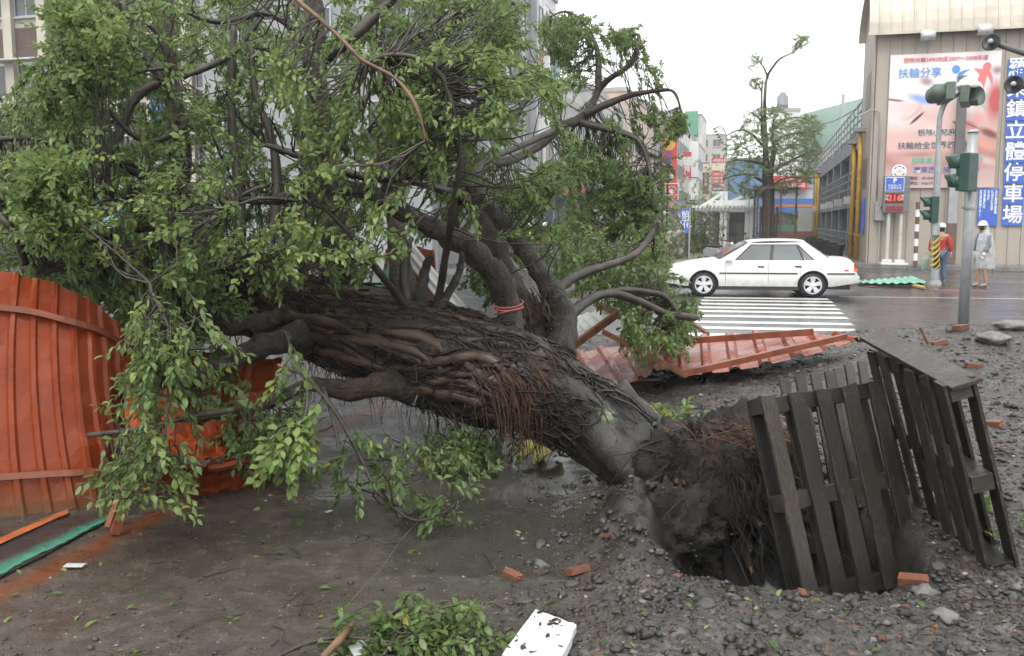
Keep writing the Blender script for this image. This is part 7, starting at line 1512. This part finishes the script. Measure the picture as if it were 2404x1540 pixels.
SB(MB(), 175, 176, -14.5, -12.2, 17.5, 21.8).build('green_screen', M('canopy_green', (0, 0, 0))).__setitem__('label', 'green screen on the roof of the far pale block'); bpy.data.objects['green_screen']['category'] = 'screen'
# building with red billboard, blue awning behind the street tree
bb_ = block('shop_building', 'shop with blue awning, orange stripe and green base behind the street tree', 95, 104, .6, 6.0, 5.0, tile('shop_white', (.55, .54, .52)))
zf = lambda y: on_s(*src(3150, y), 95).z
for nm, y0, y1, e, mt in (('blue_fascia', 795, 818, .3, SBl), ('orange_stripe', 818, 828, .34, M('orange_post', (0, 0, 0))), ('blue_awning', 830, 850, 1.0, SBl), ('shop_window', 860, 900, .05, WGL), ('green_base', 903, 928, .08, M('green_base', (.03, .28, .18), .5, .2))): under(SB(MB(), 95-e, 95-.002, .7, 5.2, zf(y1), zf(y0)).build(nm, mt), bb_)
o, w, h = fsign('billboard', 'wide red billboard with white digits behind the street tree', 3085, 703, 3228, 757, 94.2, SR, None); text('9565665', h*.38, SWh, Matrix.Translation((w*.18, -h*.22, .03)), 'lettering', o, bold=.01, local=True); text('羅東早餐店', h*.3, SWh, Matrix.Translation((w*.05, h*.2, .03)), 'lettering', o, local=True)
fsign('yellow_poster', 'yellow poster in the shop window behind the street tree', 3182, 873, 3204, 902, 94.85, M('yellow_poster', (.66, .52, .10), .4, .4, 6), th=.05)
tb = block('tank_building', 'white stair tower carrying a water tank above the street tree', 106, 112, .9, 3.4, 13.6, tile('tower_white', (.70, .69, .67)))
c0 = on_s(*src(3130, 415), 108); tk = thing('water_tank', 'dark grey cylindrical water tank on the white stair tower', 'tank', tuple(c0)); z0 = 13.95-c0.z; MB().lathe((0, 0, z0), [(.62, 0), (.62, .5), (.64, .52), (.62, .54), (.62, 1.4), (.3, 1.75), (.28, 1.9), (.05, 1.92)], 18).build('tank', M('tank_steel', (.20, .21, .23), .5, .1), tk, smooth=True)
bl2 = block('blue_building', 'blue building glimpsed between the street tree branches', 88, 94, -3.4, .3, 7.2, M('blue_wall', (.12, .22, .40), .5, .15))
windows(bl2, sp(88, -3.4), PV, 1, 1, 1.5, 1.2, 1.9, 2, 2, 3, -SV)

# ---------------------------------------------------------------- white pergola shelter
PW_ = M('white_pergola_paint', (.82, .82, .81), .45, .03, 3)
sh = thing('pergola', 'white timber pergola shelter with slatted roof behind the car', 'pergola', tuple(sp(50, -2)))
SH = 50.0; lx_ = lambda x: on_s(*src(x, 900), SH).dot(PV); zy = lambda y: on_s(*src(2950, y), SH).z
for ds in (0, 3.2, 6.4):
    for x in (2884, 2901, 2985, 3003): l = lx_(x); under(SB(MB(), SH+ds, SH+ds+.16, l-.08, l+.08, .12, zy(765) if ds == 0 and x < 2950 else zy(770) if ds == 0 else zy(825)).build('post', PW_), sh)
    under(SB(MB(), SH+ds+.17, SH+ds+.29, lx_(2780), lx_(3035), zy(842), zy(832)).build('beam', PW_), sh); under(SB(MB(), SH+ds-.13, SH+ds-.01, lx_(2780), lx_(3035), zy(842), zy(832)).build('beam', PW_), sh)
for i in range(18): l = lx_(2776)+(lx_(3038)-lx_(2776))*i/17; under(SB(MB(), SH-.9, SH+7.6, l-.05, l+.05, zy(831.5), zy(822)).build('roof_slat', PW_), sh)
for a, b in (((2785, 838), (2886, 775)), ((2905, 815), (2990, 775))):
    for ds in (-.02, 3.2): under(MB().beam(on_s(*src(*a), SH+ds), on_s(*src(*b), SH+ds), .1, .14).build('brace', PW_), sh)
for i in range(4): under(SB(MB(), SH+.5+i*1.4, SH+.9+i*1.4, lx_(2830), lx_(2985), zy(822)+.02, zy(800)+.0).build('ridge_block', PW_), sh)
under(SB(MB(), SH+5.5, SH+5.65, lx_(2845), lx_(2990), .12, zy(845)).build('rear_panel', M('shelter_panel', (.20, .20, .20), .6, .15)), sh); under(SB(MB(), SH+2.0, SH+2.15, lx_(2945), lx_(2980), .12, zy(895)).build('notice_panel', M('notice_panel', (.25, .24, .23), .6, .2)), sh); under(SB(MB(), SH+1.0, SH+3.6, lx_(2850), lx_(2865), .12, zy(850)).build('side_panel', M('shelter_panel', (0, 0, 0))), sh)

# ---------------------------------------------------------------- street tree with stakes
tr = thing('street_tree', 'standing street tree with wind-stripped crown inside a stake frame', 'tree'); TS = 48.0
def tp2(x, y, ds=0.0): return on_s(*src(x, y), TS+ds)
tb_ = gp(*src(3072, 1023)); base = sp(TS, tp2(3072, 960).dot(PV), .1)
NB = []
def tb3(nm, pts, r0, r1, mt=BARK3):
    P = smooth3(pts, 4); n_ = len(P); q = MB().tube(P, [r0+(r1-r0)*i/(n_-1) for i in range(n_)], 8, wob=.2).build(nm, mt, tr, smooth=True); NB.extend([np.array(p) for p in P]); return q
tb3('trunk', [base, tp2(3073, 880), tp2(3072, 760), tp2(3072, 690)], .36, .27); 
for pts, r0, r1 in (([(3066, 700), (3062, 600), (3058, 500), (3058, 470)], .17, .08), ([(3058, 480), (3060, 380), (3068, 310), (3090, 270), (3120, 235), (3160, 215), (3195, 190), (3215, 160)], .085, .02), ([(3080, 700), (3095, 600), (3090, 540), (3095, 480)], .15, .05), ([(3050, 560), (3046, 450), (3048, 350), (3052, 320)], .07, .03), ([(3072, 312), (3055, 270), (3035, 245), (3020, 225)], .05, .015), ([(3075, 740), (3000, 700), (2950, 700), (2890, 715)], .09, .02), ([(3070, 660), (3000, 645), (2950, 640), (2900, 650)], .08, .02), ([(3085, 690), (3150, 650), (3210, 620), (3260, 600)], .09, .02), ([(3080, 750), (3120, 720), (3170, 710), (3230, 715)], .07, .015), ([(3065, 600), (3010, 540), (2960, 520), (2900, 545)], .07, .02), ([(3090, 570), (3150, 540), (3220, 530), (3290, 520)], .07, .015), ([(3090, 520), (3140, 480), (3200, 470), (3270, 500)], .05, .012), ([(3060, 500), (3020, 460), (2980, 440)], .05, .012), ([(3060, 440), (3100, 430), (3140, 440)], .04, .01), ([(3048, 370), (3030, 335), (3010, 340)], .03, .01)):
    tb3('branch', [tp2(x, y, 1.4*math.sin(i*1.3+x*.02)*(i > 0)) for i, (x, y) in enumerate(pts)], r0, r1)
NB = np.array(NB); cs = []; r = random.Random(5)
def crown(poly, n, dd):
    g2 = np.random.default_rng(len(poly)); A = np.array(poly, float); k_ = 0
    while k_ < n:
        q = g2.uniform(A.min(0), A.max(0)); 
        if not in_poly(q[None], poly)[0]: continue
        p = np.array(tp2(q[0], q[1], g2.normal(0, dd)))
        if np.linalg.norm(NB-p, axis=1).min() > 1.15: continue
        cs.append(p); k_ += 1
crown([(2985, 470), (3040, 425), (3130, 430), (3165, 470), (3240, 460), (3300, 500), (3270, 560), (3290, 600), (3260, 660), (3270, 710), (3200, 740), (3120, 720), (3060, 690), (3000, 720), (2930, 790), (2900, 720), (2880, 690), (2905, 640), (2890, 600), (2930, 540)], 620, 1.5)
crown([(2960, 750), (3050, 740), (3050, 790), (2970, 790)], 40, .6); crown([(3090, 730), (3200, 720), (3190, 780), (3110, 770)], 30, .6)
crown([(3190, 140), (3235, 150), (3220, 190), (3160, 205)], 26, .3); crown([(3000, 215), (3050, 225), (3040, 265), (3000, 270)], 14, .3); crown([(2995, 310), (3045, 310), (3050, 350), (3000, 355)], 18, .3)
LEAF2 = leaf_material('street_tree_leaf', (.10, .17, .05), (.28, .37, .13), (.27, .34, .17), .45)
b, a, u, s, tn, pl = sprays(cs, [np.array((r.gauss(0, .8), r.gauss(0, .6), r.gauss(.1, .4))) for _ in cs], g, (.35, .7), (12, 20), (.08, .14), .2, (.3, .95)); me = leaves_mesh('foliage', b, a, u, s, tn); me.materials.append(LEAF2); o = obj_from(me, 'foliage', None, tr); o['kind'] = 'stuff'; twigs_mesh('twigs', [(p_, r_*2) for p_, r_ in pl], BARK3, tr)
STK = M('brown_stake', (.13, .085, .065), .6, .25); fr_ = thing('tree_guard', 'brown stake frame standing round the street tree trunk', 'tree guard', tuple(base))
for k in range(4): dl, ds = ((-.55, -.55), (.55, -.55), (1.3, .6), (-.7, .6))[k]; under(MB().cyl(base+PV*dl+SV*ds, base+PV*dl+SV*ds+Z3*3.4, .045, 6).build('stake', STK), fr_)
under(MB().beam(base+PV*-.7+SV*-.55+Z3*3.35, base+PV*.7+SV*-.55+Z3*3.35, .06, .12).build('rail', STK), fr_); under(MB().beam(base+PV*-.7+SV*.6+Z3*3.3, base+PV*1.4+SV*.6+Z3*3.3, .06, .12).build('rail', STK), fr_)
for k in range(12): a_ = k*math.pi/6; under(MB().cyl(base+PV*.42*math.cos(a_)+SV*.42*math.sin(a_), base+PV*.42*math.cos(a_)+SV*.42*math.sin(a_)+Z3*2.4, .03, 5).build('slat', STK), fr_)

# ---------------------------------------------------------------- shrubs, lamp posts, flag, scooters
def bush(name, label, pts, n, rx, rz, leafm, lf=(.07, .13), seed=1):
    o = thing(name, label, 'plant', tuple(pts)); g3 = np.random.default_rng(seed); c = np.array(pts); cs = c+g3.normal(0, 1, (n, 3))*np.array([rx, rx*.7, rz])*.5+np.array([0, 0, rz*.6]); cs[:, 2] = np.maximum(cs[:, 2], .15)
    b, a, u, s, tn, pl = sprays(cs, [np.array((g3.normal(0, .6), g3.normal(0, .6), .8)) for _ in cs], g3, (.25, .5), (9, 14), lf, .1, (.1, .9)); me = leaves_mesh('foliage', b-c, a, u, s, tn); me.materials.append(leafm); q = obj_from(me, 'foliage', None, o); q['kind'] = 'stuff'
    st = [(np.array([c+np.array((g3.normal(0, rx*.15), g3.normal(0, rx*.1), 0)), (c+cs[k])/2, cs[k]])-c, np.array([.012, .009, .005])) for k in range(0, n, 6)]; twigs_mesh('stems', st, BARK3, o, 4)
OLIVE = leaf_material('olive_leaf', (.05, .08, .02), (.22, .24, .06), (.2, .22, .1), .35)
for i, (x, y, n, rx, rz, mt, lab) in enumerate(((2735, 1020, 300, 1.5, 1.5, OLIVE, 'yellowish shrub bed beside the white pergola'), (2800, 1015, 420, 1.6, 1.9, LEAF2, 'dense green shrub at the foot of the white pergola'), (2860, 1030, 60, .6, 1.8, OLIVE, 'thin leafy sapling against the pergola post'), (2700, 1045, 150, 1.2, .9, OLIVE, 'low shrub by the flag behind the car bonnet'), (2790, 960, 260, 2.4, 3.4, LEAF2, 'small round street tree along the shops beyond the pergola'), (3180, 945, 120, 1.6, 1.3, LEAF2, 'round planter shrub before the green shop base'))): bush('shrub', lab, gp(*src(x, y)) if i < 4 else sp((60, 88)[i-4], on_s(*src(x, 900), (60, 88)[i-4]).dot(PV), .1), n, rx, rz, mt, (.07, .13) if i < 4 else (.1, .18), i+40)
LAMPD = M('lamp_dark', (.06, .06, .065), .4, .2)
for i, (x, yb, yt, lab) in enumerate(((2655, 1030, 655, 'dark street lamp post with stacked rings near the shrubs'), (2766, 985, 715, 'white lantern street lamp with stacked rings by the shop signs'))):
    b0 = gp(*src(x, yb)); s_ = ls(b0)[0]; H_ = on_s(*src(x, yt), s_).z; lp = thing('street_lamp', lab, 'street lamp', tuple(b0)); k = H_/9.
    for dx in (-.1, .1): MB().cyl((dx*1.2, 0, 0), (dx*1.2, 0, H_*.98), .05+.03*i, 8).build('post', LAMPD, lp)
    for grp in (.08, .25, .42, .60, .78, .93):
        for q in range(4): MB().lathe((0, 0, H_*grp+q*.13), [(.30+.1*i, 0), (.32+.1*i, .02), (.30+.1*i, .04)], 14).build('ring', LAMPD if q % 2 else M('lamp_ring_pale', (.50, .45, .33), .4, .2), lp)
    if i: MB().lathe((0, 0, H_*.68), [(.38, 0), (.42, .2), (.42, 1.3), (.36, 1.5)], 14).build('lantern', M('lantern_white', (.75, .75, .73), .4, .1), lp)
b0 = gp(*src(2755, 1050)); s_ = ls(b0)[0]; fl = thing('banner', 'tilted blue banner with white writing on a steel pole', 'banner', tuple(b0)); q4 = [on_s(*src(*p), s_) for p in ((2716, 842), (2757, 830), (2764, 926), (2740, 934))]
keep(MB().extr(q4, SV*.03).build('cloth', SBl), fl); keep(MB().cyl(b0, on_s(*src(2760, 830), s_), .04, 8).build('pole', GALV), fl)
keep(text('鮮\n花', .42, SIGNW, frame(on_s(*src(2746, 880), s_)-SV*.02, PV+Z3*.08, Z3), 'lettering', None, spacing=.9), fl)
# scooters parked by the pergola
for i, (x, yb, lab, col) in enumerate(((2985, 1042, 'black scooter parked by the pergola behind the car', (.03, .03, .03)), (3020, 1020, 'white scooter parked beside the street tree', (.6, .62, .6)), (2880, 1060, 'grey scooter parked under the pergola post', (.3, .31, .32)))):
    b0 = gp(*src(x, yb)); sc_ = thing('scooter', lab, 'scooter', tuple(b0), -SA+(.5, .2, .9)[i]+math.pi/2); mt = M('scooter_%d' % i, col, .3, .1)
    for yx in (-.6, .6): w_ = bpy.data.objects.new('wheel', None); COL.objects.link(w_); w_.parent = sc_; w_.location = (yx, 0, .24); MB().lathe((0, 0, 0), [(.15, -.05), (.22, -.05), (.24, 0), (.22, .05), (.15, .05)], 18, (0, 1, 0)).build('tyre', RUB, w_, smooth=True); MB().lathe((0, 0, 0), [(.15, -.03), (.15, .03)], 14, (0, 1, 0)).build('rim', ALLOY, w_)
    MB().extr([Vector((x_, -.14, z_)) for x_, z_ in ((-.15, .30), (.80, .32), (.86, .62), (.62, .74), (.05, .70), (-.05, .42), (-.30, .36))], (0, .28, 0)).build('body', mt, sc_, bevel=.05); MB().extr([Vector((x_, -.17, z_)) for x_, z_ in ((-.42, .30), (-.30, .30), (-.44, .95), (-.58, .92))], (0, .34, 0)).build('leg_shield', mt, sc_, bevel=.03)
    MB().bx(.0, .75, -.13, .13, .72, .82).build('seat', BLK, sc_, bevel=.04); MB().tube([(-.45, -.34, 1.03), (-.52, 0, .97), (-.45, .34, 1.03)], .022, 6).build('handlebar', BLK, sc_); MB().cyl((-.62, 0, .24), (-.48, 0, .95), .04, 8).build('fork', GALV, sc_); MB().lathe((-.60, 0, .88), [(.08, 0), (.06, .03), (.01, .05)], 12, (-1, 0, 0)).build('headlight', M('lamp_glass', (0, 0, 0)), sc_)
    for sy in (-1, 1): MB().tube([(-.46, sy*.25, 1.02), (-.42, sy*.3, 1.2)], .01, 5).build('mirror_stalk', BLK, sc_); MB().lathe((-.42, sy*.3, 1.24), [(.06, 0), (.05, .02)], 10, (1, 0, 0)).build('mirror', BLK, sc_)
# curved festive lamp string over the street
b0 = sp(120, on_s(*src(2905, 600), 120).dot(PV), .12); H_ = on_s(*src(2890, 507), 120).z; fs = thing('arched_lamp', 'arched street light with a comb of small lamps over the street', 'street lamp', tuple(b0)); A = [b0, b0+Z3*(H_-2.5), on_s(*src(2896, 520), 120), on_s(*src(2880, 506), 120), on_s(*src(2862, 512), 120)]
keep(MB().tube(smooth3(A, 5), .09, 6).build('pole', GALV, smooth=True), fs)
for k in range(6): p = on_s(*src(2858+k*6, 516+k*11), 120); keep(MB().tube([on_s(*src(2893+k*1.5, 520+k*10), 120), p+Z3*.25, p], .035, 5).build('arm', LAMPD), fs); keep(MB().lathe(p, [(.18, -.1), (.22, .02), (.05, .15)], 8).build('lamp', LAMPD), fs)
# concrete bollard block and planters by the lamp post
b0 = gp(*src(2700, 1040)); o = MB().extr([b0+PV*x+SV*y for x, y in ((-.5, 0), (.4, 0), (.4, .6), (-.5, .6))], (0, 0, 1.35)).build('planter_wall', M('pale_wall', (0, 0, 0)), bevel=.03); T(o, 'pale concrete planter wall behind the car bonnet', 'planter')
p = sp(62, L0-3.5, .12); o = SB(MB(), 78, 79, .3, 4.0, .12, 1.0).build('brick_planter', M('brick_red', (0, 0, 0))); T(o, 'long red brick planter at the end of the deck', 'planter')
# overhead wire
m = MB(); A, B = on_l(*src(3440, 425), L0), on_s(*src(3180, 470), 60); m.tube([A.lerp(B, k/10)-Z3*.6*math.sin(math.pi*k/10) for k in range(11)], .02, 4); T(m.build('cable', BLK), 'sagging black cable from the beige building to the street tree', 'cable')
# blue tarpaulin and bright goods under stalls, seen through gaps in the crown
for i, (x, y, w, h, s, col, lab) in enumerate(((1420, 690, 3.4, 1.3, 34, (.06, .20, .62), 'bright blue tarpaulin awning seen through the crown by the shops'), (620, 410, .5, 1.2, 30, (.05, .15, .60), 'blue vertical sign seen through the upper crown'), (1130, 740, 1.0, .9, 33, (.62, .50, .05), 'yellow shop display seen through the leaves'), (1480, 850, 1.2, .9, 33, (.62, .50, .06), 'yellow shop banner seen through the lower leaves'), (1950, 790, 1.5, 1.2, 42, (.08, .22, .50), 'blue shop awning behind the long branch'), (2260, 740, 1.0, 2.2, 56, (.12, .14, .18), 'dark hanging shop sign framed in orange'))):
    p = on_s(*src(x, y), s); q = thing('shop_awning' if i in (0, 4) else 'shop_sign', lab, 'awning' if i in (0, 4) else 'sign', tuple(p)); mt = M('shop_col_%d' % i, col, .5, .15, 3); keep(SB(MB(), s, s+.12, p.dot(PV)-w/2, p.dot(PV)+w/2, p.z-h/2, p.z+h/2).build('panel', mt, bevel=.02), q)
    keep(MB().cyl(sp(s+.2, p.dot(PV), 0), sp(s+.2, p.dot(PV), p.z), .05, 6).build('post', GALV), q)
for i, (x, s, col, lab) in enumerate(((2610, 70, (.06, .07, .08), 'dark parked van by the shops behind the leaves'), (2690, 82, (.7, .7, .7), 'white parked van by the shops'), (2830, 75, (.7, .7, .7), 'white parked car beyond the shrubs'))):
    c0 = sp(s, on_s(*src(x, 930), s).dot(PV), .0); v = thing('parked_van' if i < 2 else 'parked_car', lab, 'van' if i < 2 else 'car', tuple(c0), -SA); hh = (1.9, 1.9, 1.4)[i]; mt = M('van_%d' % i, col, .3, .1)
    MB().extr([Vector((-.85, y, z)) for y, z in ((-2.2, .35), (2.2, .35), (2.2, 1.0), (2.0, hh), (-.9, hh), (-1.5, 1.05), (-2.2, .9))], (1.7, 0, 0)).build('body', mt, v, bevel=.08); MB().extr([Vector((-.75, y, z)) for y, z in ((-.97, hh-.06), (-1.5, 1.1))]+[Vector((.75, y, z)) for y, z in ((-1.5, 1.1), (-.97, hh-.06))], (0, -.05, .03)).build('windscreen', CGL, v)
    for wx in (-.8, .8):
        for wy in (-1.4, 1.4): MB().lathe((wx, wy, .32), [(.2, -.1), (.31, -.1), (.32, 0), (.31, .1), (.2, .1)], 16, (1, 0, 0)).build('wheel', RUB, v, smooth=True)
# ================================================================ drizzle haze
t = NT('drizzle_haze'); t.n.remove(t.b); pv = t.new('ShaderNodeVolumePrincipled'); pv.inputs['Color'].default_value = (.93, .95, .97, 1); pv.inputs['Density'].default_value = .0011; pv.inputs['Anisotropy'].default_value = .2; t.l.new(pv.outputs[0], t.out.inputs['Volume'])
hz_ = MB().bx(-190, 190, -25, 235, -1.7, 27).build('haze', t.m); hz_['kind'] = 'stuff'
